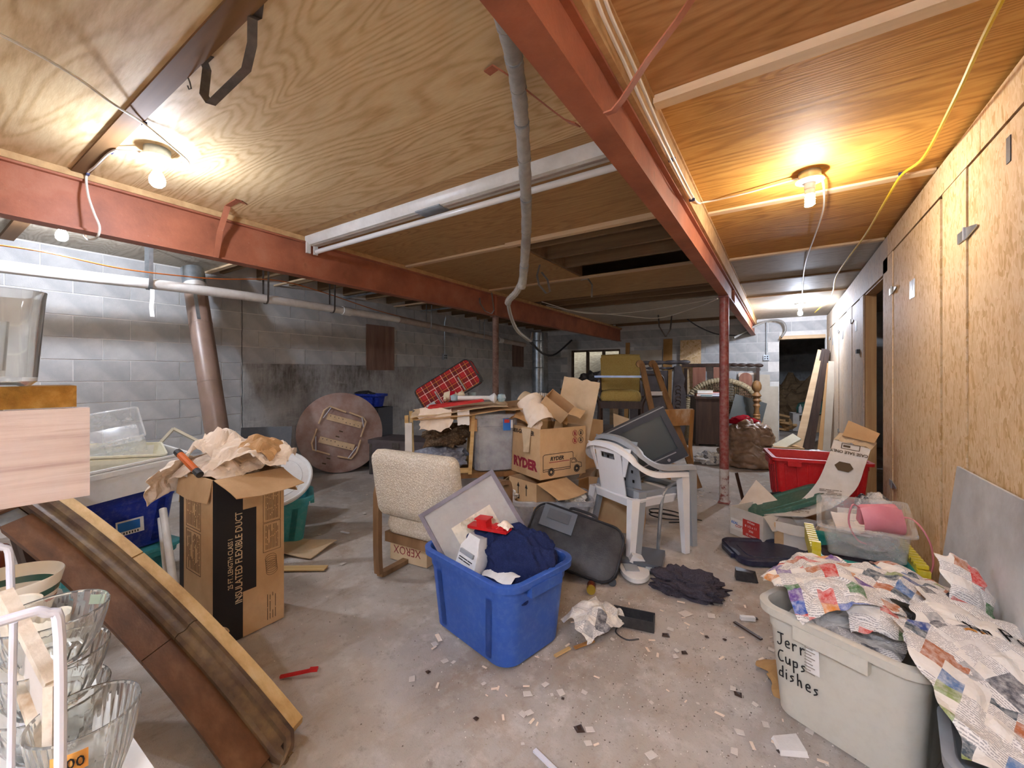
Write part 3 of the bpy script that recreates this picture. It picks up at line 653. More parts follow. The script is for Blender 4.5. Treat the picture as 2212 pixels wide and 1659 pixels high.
nm('white_paper', [(.3, 'dedbd6'), (.7, 'efedea')], 5, 4, .8, .15, 40); nm('label_blue', '1f6fc4', 5, 2, .5); nm('label_red', 'c23a33', 5, 2, .6); nm('label_orange', 'e0a04e', 5, 2, .7); nm('label_green', 'b9cfae', 5, 2, .7)
nm('brown_veneer', [(.25, '4e3320'), (.5, '6f4a2f'), (.75, '8a6446')], 4, 6, .42, .08, 40, stretch=(.15, 4, 4), dirt=('4a2e1c', .4, 3))
nm('weathered_mould', [(.3, '46332a'), (.55, '64503f'), (.75, '86705a')], 5, 7, .45, .2, 40, dirt=('c2a468', .3, 9))
nm('pine', [(.3, 'b8945c'), (.5, 'cfae76'), (.7, 'dcc08e')], 4, 5, .6, .05, 40, stretch=(.1, 6, 6))
nm('pink_board', [(.3, '9d8478'), (.45, 'bba699'), (.6, 'c6b4a8'), (.75, 'a8907f')], 4, 7, .75, .12, 40, stretch=(.5, .5, 11))
nm('fibreboard', [(.3, '8a6429'), (.5, 'a87c35'), (.7, 'c09650')], 26, 6, .95, .8, 60)
nm('white_wire', 'd9dce6', 6, 3, .3, spec=.5)
nm('dark_wood', [(.3, '2e211b'), (.7, '4c372c')], 5, 5, .45, stretch=(3, 3, .3)); nm('mid_wood', [(.3, '74522f'), (.7, '9b7448')], 5, 6, .5, .06, stretch=(3, 3, .3))
nm('oak', [(.3, '6f5236'), (.7, '937251')], 5, 6, .5, .06, stretch=(3, 3, .4)); nm('orange_oak', [(.3, '9a6a34'), (.7, 'bb8a50')], 5, 6, .5, .06, stretch=(3, 3, .3)); nm('red_wood', [(.3, '8b5a48'), (.7, 'aa7a66')], 5, 6, .5, .06, stretch=(3, 3, .3))
def clear(name, col, rough=.25, alpha=.35):
    t = NT(name); f = t.noise(t.coord(), 7, 5, .65)
    a = t.ramp(f, [(.35, max(0.0, alpha - .12)), (.7, min(1.0, alpha + .2))]); t.l(a, t.b.inputs['Alpha']); return t.fin(col, rough, 0, .5)
clear('clear_plastic', 'd9dde4', .28, .42); clear('clear_bin', 'e6eaec', .12, .22)
t = NT('cut_glass'); t.b.inputs['Transmission Weight'].default_value = .93; t.b.inputs['IOR'].default_value = 1.38; t.fin('f8faf8', .04)

def tote(name, label, L, Wd, H, mat, loc, rz, group=None, taper=.82, lip=.028, r=.07, clearm=False, handles=True, rib=True, rot=None, floor=True):
    t = thing(name, label, 'tote' if not clearm else 'tote', loc, rz, group, rot)
    q = 8; l2, w2 = L - 2 * lip, Wd - 2 * lip
    def ring(z, e=0): k = taper + (1 - taper) * z / H; return rr(l2 * k + e, w2 * k * (1 if 1 else 1) + e, r, z, q)
    MB().loft([ring(0, -.03), ring(.012), ring(H * .5), ring(H * .78), ring(H * .785, .008), ring(H - .012, .008), ring(H - .012, 0), ring(H * .5, -.006), ring(.012, -.008)], True, True).build('body', mat, t, smooth=40)
    MB().loft([rr(l2 - .01, w2 - .01, r, H - .03, q), rr(L, Wd, r + .02, H - .034, q), rr(L + .004, Wd + .004, r + .02, H - .004, q), rr(L - .006, Wd - .006, r + .02, H, q), rr(l2 + .006, w2 + .006, r, H, q), rr(l2 - .004, w2 - .004, r, H - .006, q), rr(l2 - .01, w2 - .01, r, H - .03, q)], False, False).build('rim', mat, t, smooth=40)
    if handles:
        for sx in (-1, 1): MB().box((sx * (L / 2 - .01), 0, H - .055), (.03, Wd * .42, .05)).build('handle', mat, t, .008, seg=2)
    if rib:
        for sy in (-1, 1):
            for x in (-.28, .28):
                k0, k1 = taper, 1; y0, y1 = sy * (w2 * k0 / 2), sy * (w2 * (taper + (1 - taper) * .76) / 2)
                MB().hexa([(x * L * k0 - .02, y0 - .004, .03), (x * L * k0 + .02, y0 - .004, .03), (x * L * k0 + .02, y0 + sy * .004, .03), (x * L * k0 - .02, y0 + sy * .004, .03)], [(x * L - .02, y1 - .004, H * .76), (x * L + .02, y1 - .004, H * .76), (x * L + .02, y1 + sy * .004, H * .76), (x * L - .02, y1 + sy * .004, H * .76)]).build('rib', mat, t)
    return t
def lid(name, label, L, Wd, mat, loc, rz=0, rot=None, h=.035, r=.08):
    t = thing(name, label, 'lid', loc, rz, None, rot)
    MB().loft([rr(L - .02, Wd - .02, r, 0, 8), rr(L, Wd, r, .004, 8), rr(L, Wd, r, h - .006, 8), rr(L - .012, Wd - .012, r, h, 8), rr(L - .07, Wd - .07, r, h, 8), rr(L - .09, Wd - .09, r, h - .012, 8)], True, True).build('panel', mat, t, smooth=40)
    MB().loft([rr(L - .16, Wd - .16, r * .8, h - .013, 8), rr(L - .17, Wd - .17, r * .8, h - .006, 8)], False, True).build('raised_centre', mat, t, smooth=40)
    for sx in (-1, 1): MB().box((sx * (L / 2 + .008), 0, h * .45), (.03, Wd * .4, h * .7)).build('tab', mat, t, .006)
    return t
def cbox(name, label, L, Wd, H, mat, loc, rz, flaps=(), inner='cardboard_inner', group=None, rot=None, th=.005, fl=None, cat='box'):
    """open carton: flaps = list of (side, angle from horizontal outwards, length); sides +x -x +y -y"""
    t = thing(name, label, cat, loc, rz, group, rot)
    b = MB(); b.bx(-L / 2, L / 2, -Wd / 2, Wd / 2, 0, th)
    b.bx(-L / 2, L / 2, -Wd / 2, -Wd / 2 + th, th, H); b.bx(-L / 2, L / 2, Wd / 2 - th, Wd / 2, th, H)
    b.bx(-L / 2, -L / 2 + th, -Wd / 2 + th, Wd / 2 - th, th, H); b.bx(L / 2 - th, L / 2, -Wd / 2 + th, Wd / 2 - th, th, H)
    b.build('body', mat, t)
    for sd, a, ln in flaps:
        d = Vector({'+x': (1, 0, 0), '-x': (-1, 0, 0), '+y': (0, 1, 0), '-y': (0, -1, 0)}[sd]); e = Vector((-d.y, d.x, 0)); w = (Wd if d.x else L) - .01; off = (L if d.x else Wd) / 2
        o = d * off + Vector((0, 0, H)); dr = d * math.cos(R(a)) + Vector((0, 0, math.sin(R(a))))
        MB().sheet(4, 3, lambda u, v: o + e * w * (v - .5) * (1 - .04 * u) + dr * ln * u + Vector((0, 0, .01 * math.sin(u * 3 + v * 4) * u)), th * .8).build('flap', mat, t)
    return t
def crumple(sx, sy, amp, seed, nx=26, ny=26, dome=0, edge=.12, sc=9, th=.0015, fold=None):
    def fn(u, v):
        x, y = (u - .5) * sx, (v - .5) * sy; p = Vector((x, y, seed))
        z = amp * (crease(p, sc, seed) * 1.3 + .8 * noise.noise(p * sc * .45) + .35 * crease(p, sc * 2.3, seed + 3))
        dx = edge * .25 * noise.noise(Vector((u * 4, v * 4, seed + 9))) * sx; dy = edge * .25 * noise.noise(Vector((u * 4, v * 4, seed + 19))) * sy
        rr2 = (2 * u - 1) ** 2 + (2 * v - 1) ** 2
        z += dome * (1 - .62 * rr2)
        if fold: z += fold(u, v)
        return (x + dx, y + dy, z)
    return MB().sheet(nx, ny, fn, th)
def blob(rx, ry, rz_, amp, seed, sub=4, sc=5, flat=True, power=1):
    bm = bmesh.new(); bmesh.ops.create_icosphere(bm, subdivisions=sub, radius=1); m = MB()
    vs = []
    for v in bm.verts:
        p = v.co.copy(); k = 1 + amp * (crease(p, sc * .35, seed) * .9 + .8 * noise.noise(p * sc * .3 + Vector((seed, 0, 0))) - .3)
        z = p.z * rz_ * k
        if flat: z = max(z, -rz_ * .55) + rz_ * .55
        vs.append((p.x * rx * k, p.y * ry * k, z))
    m.add(vs, [tuple(v.index for v in f.verts) for f in bm.faces]); bm.free(); return m
def lines(mb, Fm, x0, x1, y0, y1, n, w=.0025, seed=1):
    """printed lines of small text on the face given by Fm"""
    q = random.Random(seed)
    for i in range(n):
        y = y0 + (y1 - y0) * (i + .5) / n; a = x0
        while a < x1 - .01:
            b = min(x1, a + q.uniform(.02, .07)); 
            if q.random() > .12: mb.box(((a + b) / 2, y, .0006), (b - a, w, .0008), Fm)
            a = b + q.uniform(.004, .008)
        if q.random() < .12: pass
def outline(mb, Fm, x0, x1, y0, y1, w=.003):
    for a in ((x0, x1, y0 - w / 2, y0 + w / 2), (x0, x1, y1 - w / 2, y1 + w / 2), (x0 - w / 2, x0 + w / 2, y0, y1), (x1 - w / 2, x1 + w / 2, y0, y1)): mb.bx(a[0], a[1], a[2], a[3], .0002, .001, Fm)

# ================================================================= LEFT FOREGROUND
# -- shelf corner close to the camera: board, fibre block, glass vase
sh = thing('shelf_stand', 'pale pinkish plank shelf edge at the far left close to the camera', 'shelf', (-1.25, .1, 0))
def L_(p): return tuple(Vector(p) - Vector(sh.location))
A, B = Vector((-1.286, 0.041, 1.293)), Vector((-1.265, 0.246, 1.286)); dv = (B - A).normalized(); nv = Vector((dv.y, -dv.x, 0)); 
pl = [A - dv * .35, B, B - nv * .03, A - dv * .35 - nv * .03]
MB().hexa([L_((p.x, p.y, 1.096)) for p in pl], [L_((p.x, p.y, 1.288)) for p in pl]).build('front_board', 'pink_board', sh, .002)
pk = [A - dv * .35 - nv * .03, B - nv * .03 - dv * .12, B - nv * .24 - dv * .12, A - dv * .35 - nv * .24]
MB().hexa([L_((p.x, p.y, 1.262)) for p in pk], [L_((p.x, p.y, 1.286)) for p in pk]).build('shelf_board', 'pink_board', sh, .002)
for q in (pk[0], pk[3]):
    MB().bx(q.x - .02, q.x + .02, q.y - .02, q.y + .02, 0, 1.262, Matrix.Translation(-Vector(sh.location))).build('leg', 'lumber', sh)
c0 = (A + B) / 2 - nv * .1
ang = math.degrees(math.atan2(dv.y, dv.x))
fb = MB().bx(-.34, .065, -.075, .075, 0, .046)
one('fibre_block', fb, 'fibreboard', 'rough brown fibreboard slab lying on the pinkish plank', 'board', (c0.x + dv.x * .02, c0.y + dv.y * .02, 1.2895), ang, bevel=.004)
vz = one('glass_vase', MB().loft([rr(.13, .13, .02, 0, 5), rr(.15, .15, .025, .01, 5), rr(.172, .172, .03, .17, 5), rr(.176, .176, .032, .186, 5), rr(.166, .166, .03, .186, 5), rr(.160, .160, .028, .17, 5), rr(.138, .138, .02, .018, 5)], True, True), 'cut_glass', 'clear glass vase standing on the brown fibreboard slab', 'vase', (-1.306, 0.099, 1.334), ang, smooth=40)
vz.location.z = 1.337
v2 = one('glass_tumbler', MB().lathe([(0, 0), (.036, 0), (.042, .11), (.039, .11), (.033, .012), (0, .012)], 20), 'cut_glass', 'small clear glass standing inside the glass vase', 'glass', (vz.location.x - .02, vz.location.y, 1.356))

# -- low table with glassware at the bottom left corner
TZ = .735
bn = thing('low_table', 'pale low table under the glass bowls in the bottom left corner', 'table', (-1.25, .0, 0))
MB().bx(-.55, .47, -.3, .235, TZ - .03, TZ).build('table_top', 'white_enamel', bn, .004)
for x, y in ((-.5, -.26), (-.5, .19), (.42, .19), (.42, -.26)): MB().bx(x - .02, x + .02, y - .02, y + .02, 0, TZ - .03).build('leg', 'white_enamel', bn)
def bowl(r, h, th=.006, ribs=0, amp=.0, seg=48, flute=0):
    prof = [(0, .004), (r * .55, 0), (r * .62, .004), (r * .82, h * .4), (r * .94, h * .8), (r, h), (r - th * .3, h + .003), (r - th, h), (r * .94 - th, h * .8), (r * .8 - th, h * .42), (r * .58, .014), (0, .012)]
    m = MB().lathe(prof, seg)
    if ribs:
        for i, p in enumerate(m.v):
            if math.hypot(p[0], p[1]) > r * .6 and .01 < p[2] < h * .95:
                k = 1 + amp * math.cos(math.atan2(p[1], p[0]) * ribs + (p[2] / h * 9 if flute else 0)); m.v[i] = (p[0] * k, p[1] * k, p[2])
    return m
for k, lab in enumerate(('lowest cut-glass bowl of the stack on the low table', 'middle cut-glass bowl of the stack on the low table', 'topmost cut-glass bowl of the stack with a pale green price tag')):
    th_ = thing('glass_bowl', lab, 'bowl', (-1.03 - .003 * k, .155, TZ + .001 + k * .0685), 20 * k, 'stacked cut-glass bowls')
    bowl(.072, .084, .0045, 20, .03, 80, 1).build('bowl', 'cut_glass', th_, smooth=20)
    if k == 2: MB().box((.02, .0655, .07), (.028, .0015, .016), None, Matrix.Rotation(R(-14), 3, 'X')).build('price_tag', 'label_green', th_)['label'] = 'pale green price tag'
p = Vector((-0.884, 0.167, 0.805))
t = thing('glass_bowl', 'ribbed clear glass bowl with an orange price sticker', 'bowl', (p.x, p.y, TZ + .001), 0)
bowl(.064, .112, .005, 32, .02, 128).build('bowl', 'cut_glass', t, smooth=25)
def cyl(a, r, z): return (r * math.cos(R(a)), r * math.sin(R(a)), z)
stk = MB().sheet(8, 2, lambda u, v: cyl(-42 + 34 * u, .0652, .072 + .026 * v), .001).build('price_sticker', 'label_orange', t); stk['label'] = 'orange price sticker'
text('1.00', .02, 'ink', stk, cyl(-25, .0668, .085), (math.cos(R(65)), math.sin(R(65)), 0), (0, 0, 1), ext=.0004)
one('glass_dish', MB().lathe([(0, 0), (.04, 0), (.06, .012), (.072, .026), (.069, .028), (.055, .018), (.03, .006), (0, .006)], 48), 'cut_glass', 'flat ribbed glass dish beside the sticker bowl', 'dish', (-.98, .165, TZ + .012), rot=(R(0), R(8), 0)).location = (-.905, .05, TZ + .012)
nm('ceramic_cream', 'e4ddcb', 4, 2, .25, spec=.5); nm('amber_glass', '6e2f12', 4, 2, .15, spec=.6)
t = NT('ceramic_band'); tc = t.n('TexCoord'); sp = t.n('SeparateXYZ'); t.l(tc.outputs['Object'], sp.inputs[0])
c = t.ramp(t.math('MULTIPLY', sp.outputs[2], 8), [(0, 'e9e4d6'), (.5, 'a8573c'), (.56, 'e9e4d6'), (.66, '2f5a50'), (.78, 'efeadd')], 'CONSTANT'); t.fin(c, .25, 0, .5)
for (q, r, h, mt, lab) in (((-1.578, 0.16, 0.82), .10, .125, 'ceramic_band', 'cream ceramic bowl with a green band behind the white wire rack'), ((-1.363, 0.145, 0.88), .048, .135, 'ceramic_cream', 'plain cream cup in front of the banded bowl'), ((-1.245, 0.187, 0.897), .032, .13, 'ceramic_cream', 'small cream cup beside the topmost cut-glass bowl'), ((-1.788, 0.142, 0.852), .05, .15, 'amber_glass', 'dark amber glass bowl behind the banded bowl')):
    one('ceramic_bowl' if 'bowl' in lab else 'ceramic_cup', bowl(r, h, .005, 0, 0, 40), mt, lab, 'bowl' if 'bowl' in lab else 'cup', (q[0], q[1], TZ + .001), smooth=40)
# white wire rack standing on the low table
t = thing('wire_rack', 'white coated wire dish rack at the left edge in front of the glass bowls', 'rack', (-1.07, 0, TZ))
def uframe(x, top, y0, y1): return MB().tube(smooth_path([(x, y1, .01), (x, y1, top - .05), (x, y1 - .012, top - .012), (x, y1 - .05, top - .004), (x, y0 + .05, top - .004), (x, y0 + .012, top - .012), (x, y0, top - .05), (x, y0, .01)], 4), .0062, 10)
uframe(.265, .325, -.17, .128).build('end_frame', 'white_wire', t); uframe(-.262, .285, -.17, .142).build('end_frame', 'white_wire', t)
for y, z in ((-.17, .012), (.135, .012), (-.17, .20)): MB().tube([(.265, y, z), (-.262, y, z)], .0055, 8).build('side_wire', 'white_wire', t)
for y in (-.1, -.03, .04): MB().tube([(.265, y, .02), (-.262, y, .02)], .003, 6).build('tine', 'white_wire', t)
MB().tube([(-0.873, 0.096, 1.023), (-0.875, 0.095, 0.925), (-0.876, 0.094, 0.799)], .004, 8).build('upright', 'white_wire', t).location = (1.07, 0, -TZ)
# old picture-frame rails leaning in the rack
nm('peeling_wood', [(.3, 'b5a183'), (.5, 'd9cfbd'), (.7, '8d6d45')], 9, 6, .8, .3, 40)
t = thing('old_picture', 'peeling pale wooden picture frame leaning inside the white wire rack', 'picture', (-0.949, 0.118, 0.893)); o0 = Vector(t.location)
for nme, a, b in (('rail', (-1.04, 0.106, 1.011), (-0.874, 0.132, 0.918)), ('rail', (-1.027, 0.115, 0.891), (-0.875, 0.131, 0.799)), ('stile', (-1.04, 0.106, 1.011), (-1.027, 0.115, 0.891)), ('stile', (-0.874, 0.132, 0.918), (-0.875, 0.131, 0.799))):
    MB().bar(Vector(a) - o0, Vector(b) - o0, .016, .012).build(nme, 'peeling_wood', t, .002)
MB().hexa([Vector(p) - o0 for p in ((-1.045, 0.109, 0.993), (-1.033, 0.117, 0.888), (-0.885, 0.133, 0.803), (-0.886, 0.133, 0.91))], [Vector(p) - o0 for p in ((-1.052, 0.11, 0.99), (-1.041, 0.118, 0.884), (-0.892, 0.134, 0.798), (-0.893, 0.134, 0.906))]).build('backing', 'cardboard_white', t)

# -- tipped table top sloping down to the floor
A = Vector((-2.941, 0.461, 0.778)); B = Vector((-1.458, 0.873, 0.043)); A2 = Vector((-2.701, 0.356, 0.578)); B2 = Vector((-1.46, 0.74, 0.047))
t = thing('tipped_table', 'brown extending table top tipped on edge and sloping down to the floor', 'table', (B.x, B.y, 0)); o0 = Vector(t.location)
lx = (B - A).normalized(); wy = ((A2 - A) + (B2 - B)).normalized(); wy = (wy - lx * wy.dot(lx)).normalized(); nz = lx.cross(wy)
if nz.dot(-A) < 0: nz = -nz
Lh = (B - A).length + .25; A = A - lx * .25
Fm = Matrix((( lx.x, wy.x, nz.x, A.x - o0.x), (lx.y, wy.y, nz.y, A.y - o0.y), (lx.z, wy.z, nz.z, A.z), (0, 0, 0, 1)))
wd = ((A2 - A).length * 0 + (B2 - B).dot(wy)); wd = max(wd, .26)
def slabseg(x0, x1, prof, name, mat, bev=.004, endr=0):
    m = MB(); n = len(prof); P = []
    N_ = max(2, int((x1 - x0) / .09)); xs = [x0 + (x1 - endr - x0) * i / N_ for i in range(N_ + 1)] + ([x1 - endr * .4, x1] if endr else [])
    for x in xs:
        s_ = max(0, min(1, x / Lh)); k = 0 if x <= x1 - endr else (.02 if x < x1 else .06); bow = .055 * 4 * s_ * (1 - s_)
        P.append([tuple(Fm @ Vector((x, y - bow + (k if y < .1 else -k * .3), z))) for y, z in prof])
    m.loft(P); return m.build(name, mat, t, bev)
sp_ = Lh * .66
pine = [(0, -.045), (0, .0), (.05, .004), (.05, -.045)]
mould = [(.045, -.03), (.045, .012), (.06, .026), (.078, .024), (.088, .012), (.1, .01), (.118, .018), (.13, .008), (.135, -.03)]
apron = [(.132, -.05), (.132, -.012), (.235, -.012), (.235, -.05)]
for (x0, x1) in ((0, .42 * Lh), (.424 * Lh, Lh - .06)): slabseg(x0, x1, pine, 'pine_edge', 'pine', .002)
for (x0, x1, e) in ((0.0, sp_, 0), (sp_ + .004, Lh, .05)): slabseg(x0, x1, mould, 'moulding', 'weathered_mould', 0, e)
for (x0, x1) in ((0, .2), (.29, sp_ - .02), (sp_ - .016, Lh - .06)): slabseg(x0, x1, apron, 'apron', 'brown_veneer', .002)
slabseg(.2, .29, [(.14, -.06), (.14, -.03), (.225, -.03), (.225, -.06)], 'leaf_slide', 'galvanised', .002)
slabseg(.1, Lh - .1, [(.06, -.075), (.06, -.046), (.22, -.052), (.22, -.075)], 'underside', 'dark_wood', 0)
slabseg(Lh - .062, Lh - .02, [(.14, -.05), (.14, -.02), (.232, -.02), (.232, -.05)], 'corner_block', 'oak', .002)
MB().bar(Fm @ Vector((.35, .16, -.07)), Vector((-2.2, .42, 0)) - o0, .05, .05).build('leg', 'dark_wood', t)
MB().bar(Fm @ Vector((.1, .12, -.07)), Vector((-2.65, .45, 0)) - o0, .05, .05).build('leg', 'dark_wood', t)


# ================================================================= LEFT MIDDLE
# -- tall flexible-duct carton
t = cbox('duct_carton', 'tall brown carton with black stripe printed INSULATED FLEXIBLE DUCT', .41, .345, .84, 'cardboard', (-2.54, 1.055, 0), 0, [('+x', -14, .23), ('-x', -75, .2), ('+y', -60, .17), ('-y', -80, .12)])
Fx = frame((.2052, -.1725, 0), (0, 1, 0), (0, 0, 1))           # right-hand face, x along the face, y up
m = MB(); m.bx(0, .135, .0, .84, 0, .0008, Fx); m.bx(.135, .2, .235, .66, 0, .0008, Fx); m.build('black_stripe', 'ink', t)
Fy = frame((-.205, -.1728, 0), (1, 0, 0), (0, 0, 1))           # left-hand face
m = MB(); m.bx(0, .055, 0, .82, 0, .0008, Fy); m.build('black_stripe', 'ink', t)
text('INSULATED FLEXIBLE DUCT', .047, 'cardboard_pale', t, (.2068, -.1725 + .117, .42), (0, 0, 1), (0, -1, 0), bold=.0003, sx=.8)
text('25 FT. LENGTH CLASS I', .032, 'cardboard_pale', t, (.2068, -.1725 + .078, .40), (0, 0, 1), (0, -1, 0), bold=.0002, sx=.78)
m = MB(); Fv = frame((.2054, -.1725, 0), (0, 0, 1), (0, -1, 0))
for y0, y1 in ((.40, .555), (.56, .76)):
    mq = MB(); outline(mq, Fx, .235, .325, y0, y1, .002); lines(mq, Fv, y0 + .012, y1 - .012, -.315, -.245, 9, .0022, int(y0 * 100)); mq.build('print', 'ink_brown', t)
lines(m, Fv, .03, .17, -.305, -.25, 4, .003, 5); m.build('print', 'ink_brown', t); m = MB()
for q in range(7): m.tube([Fx @ Vector((.28 + .03 * math.cos(a) - q * .001, .29 + .012 * q + .022 * math.sin(a), .0006)) for a in [R(k * 30) for k in range(12)]], .0009, 4, closed=True)
m.build('print', 'ink_brown', t)
m = MB(); Fu = frame((-.205, -.1730, 0), (0, 0, 1), (-1, 0, 0))
for y0, y1 in ((.33, .545), (.56, .76)):
    mq = MB(); outline(mq, Fy, .09, .27, y0, y1, .0025); lines(mq, Fu, y0 + .012, y1 - .012, -.26, -.1, 11, .003, int(y0 * 77)); mq.build('print', 'ink_brown', t)
MB().tube([Fx @ Vector((.02 + .05 * math.cos(a), .05 + .05 * math.sin(a), .001)) for a in [R(k * 15) for k in range(1, 12)]], .006, 4).build('emblem', 'cardboard_pale', t)
MB().sheet(3, 3, lambda u, v: (-.2 + .11 * u, -.176, .84 - .13 * v), .001).build('tape', 'white_paper', t)['label'] = 'torn strip of clear tape'
# crumpled packing paper in the carton and an orange tool
for i, (x, y, z, sx, sy, am, dm, rot, lab) in enumerate([(-2.56, 1.05, .80, .42, .36, .05, .12, (0, 0, .3), 'crumpled cream packing paper heaped in the tall carton'), (-2.44, 1.12, .88, .36, .28, .05, .09, (.1, .12, .9), 'crumpled paper sheet on the right of the carton heap'), (-2.62, 1.02, .95, .22, .2, .05, .09, (.2, -.1, 2.0), 'topmost crumpled paper tuft of the carton heap'), (-2.70, .90, .80, .22, .34, .04, .05, (.1, -1.0, .2), 'crumpled paper hanging over the left edge of the carton')]):
    one('packing_paper', crumple(sx, sy, am, i + 3, 30, 26, dm, .35, 11), 'kraft', lab, 'paper', (x, y, z), rot=rot, group='packing paper in the duct carton', smooth=0)
one('packing_paper', crumple(.2, .16, .03, 14, 20, 18, .05, .3, 11), 'kraft_dark', 'brown crumpled paper among the cream packing paper', 'paper', (-2.38, 1.14, .955), rot=(.2, .3, .5), smooth=0)
t = thing('hand_tool', 'orange-handled tool with black ends lying on the packing paper', 'tool', (-2.55, 0.862, 0.905)); a, b = Vector((-2.652, 0.842, 0.955)) - Vector(t.location), Vector((-2.411, 0.857, 0.863)) - Vector(t.location)
nm('orange_paint', 'c9621f', 5, 3, .4)
MB().tube([a.lerp(b, .12), a.lerp(b, .85)], .017, 10).build('handle', 'orange_paint', t); MB().tube([a, a.lerp(b, .14)], .018, 10).build('cap', 'black_plastic', t); MB().tube([a.lerp(b, .83), b], .0175, 10).build('grip', 'black_plastic', t)

# -- royal blue tote on a teal tote, white drawers and clear crispers on top
tl = tote('teal_tote', 'teal tote with lid under the royal blue tote', .55, .42, .2, 'teal_plastic', (-3.62, .82, 0), 100)
MB().loft([rr(.57, .44, .08, .2, 6), rr(.58, .45, .08, .205, 6), rr(.58, .45, .08, .225, 6), rr(.55, .42, .08, .23, 6)]).build('lid', 'teal_plastic', tl)
rb = tote('blue_tote', 'royal blue tote with a blue and white label stacked on the teal tote', .60, .44, .4, 'royal_blue', (-3.62, .82, .232), 100)
lb = MB().bx(-.02, .12, -.001, .001, .15, .24); lbo = lb.build('label', 'white_paper', rb); lbo.location = (-.06, .0, 0); lbo.rotation_euler = (R(9), 0, 0); lbo.location = (-.06, -.193, 0)
lbo.rotation_euler = (0, 0, 0)
q_ = MB().bx(-.012, .1, -.0022, -.0012, .175, .23).build('label_print', 'label_blue', lbo)
for k in range(7): MB().bx(.0 + k * .014, .006 + k * .014, -.0022, -.0012, .155, .168).build('bar_code', 'ink', lbo)
lbo.rotation_euler = (R(-6), 0, 0); lbo.location = (-.06, -.222, -.02)
def drawer(name, label, L, Wd, H, mat, loc, rz, rot=None, cat='drawer'):
    t = thing(name, label, cat, loc, rz, None, rot)
    MB().loft([rr(L - .03, Wd - .03, .02, 0, 4), rr(L, Wd, .02, H, 4), rr(L + .02, Wd + .02, .025, H, 4), rr(L + .02, Wd + .02, .025, H - .012, 4), rr(L + .004, Wd + .004, .02, H - .014, 4), rr(L - .012, Wd - .012, .02, H - .001, 4), rr(L - .04, Wd - .04, .02, .008, 4)]).build('tray', mat, t, smooth=30)
    MB().bx(-L / 2, L / 2, -Wd / 2 - .016, -Wd / 2 - .002, .01, H - .02).build('front', mat, t, .004)
    MB().bx(-L / 2 + .01, L / 2 - .01, -Wd / 2 - .026, -Wd / 2 - .012, H - .05, H - .022).build('lip', mat, t, .004)
    return t
drawer('fridge_crisper', 'white plastic fridge drawer lying across the royal blue tote', .56, .36, .2, 'white_plastic', (-3.52, .83, .636), 98, rot=(R(5), R(-4), R(98)))
drawer('fridge_crisper', 'cream plastic tray nested in the white fridge drawer', .50, .30, .1, 'cream_plastic', (-3.62, .80, .78), 98, rot=(R(8), R(5), R(80)))
drawer('fridge_crisper', 'clear plastic crisper tipped on top of the white drawers', .40, .30, .14, 'clear_bin', (-3.78, .80, .90), 90, rot=(R(35), R(-10), R(78)), cat='drawer')
t = thing('fridge_shelf', 'yellowed open plastic shelf surround behind the crisper', 'shelf', (-3.95, 1.25, .80), 0, None, (R(-20), R(35), R(60)))
for c_, z_ in (((0, 0, .1), (.2, .06, .018)), ((0, 0, -.1), (.2, .06, .018)), ((.1, 0, 0), (.018, .06, .2)), ((-.1, 0, 0), (.018, .06, .2))): MB().box(c_, z_).build('bar', 'cream_plastic', t, .003)
# white pipes and planks behind the carton
for (a, b, lab) in (((-3.206, 0.945, 0.526), (-2.91, 0.9, 0.222), 'white plastic pipe standing between the blue tote and the duct carton'), ((-3.414, 0.988, 0.417), (-3.131, 0.934, 0.163), 'thin white pipe beside the thicker white pipe')):
    a, b = Vector(a), Vector(b); d = (b - a) / (b.z - a.z); b = a - d * a.z
    if (b - a).length > 1.6: b = Vector((a.x + .1, a.y + .05, 0))
    one('plastic_pipe', MB().tube([(0, 0, 0), a - b], .02 if 'thicker' not in lab else .011, 12), 'pvc', lab, 'pipe', b)
# -- white containers behind the carton
tote('teal_tote', 'turquoise tote behind the tall duct carton', .60, .44, .37, 'teal_plastic', (-3.50, 1.75, 0), 60)
t = thing('bucket_lid', 'big round white bucket lid lying on the turquoise tote', 'lid', (-3.46, 1.74, .50), 0, None, (R(38), 0, R(55)))
MB().lathe([(0, .0), (.27, 0), (.285, .01), (.285, .035), (.275, .04), (.262, .03), (.255, .022), (0, .02)], 44).build('panel', 'white_plastic', t); MB().lathe([(.2, .021), (.205, .026), (.21, .021)], 40).build('ridge', 'white_plastic', t)
cbox('white_carton', 'white plastic container behind the round bucket lid', .34, .26, .3, 'white_plastic', (-3.98, 1.86, .40), 20, inner='white_plastic', cat='container')
one('styrofoam_block', MB().bx(-.2, .2, -.15, .15, 0, .40), 'white_plastic', 'white foam block under the white container beside the stack pipe', 'block', (-3.98, 1.95, 0), 20, bevel=.006)
one('grey_board', MB().bx(-.25, .25, -.006, .006, 0, .80), 'dark_grey', 'grey board leaning on the wall behind the white container', 'board', (-4.62, 2.2, 0), rot=(R(-12), 0, R(48)))
one('fridge_liner', MB().bx(-.18, .18, -.03, .03, 0, .5), 'white_plastic', 'white appliance panel standing behind the blue tote', 'panel', (-3.3, 1.36, .0), rot=(R(-12), 0, R(60)), bevel=.008)
one('fridge_liner', MB().bx(-.14, .14, -.025, .025, 0, .78), 'white_plastic', 'tall white appliance panel between the tote and the carton', 'panel', (-3.12, 1.42, .0), rot=(R(-8), 0, R(40)), bevel=.008)

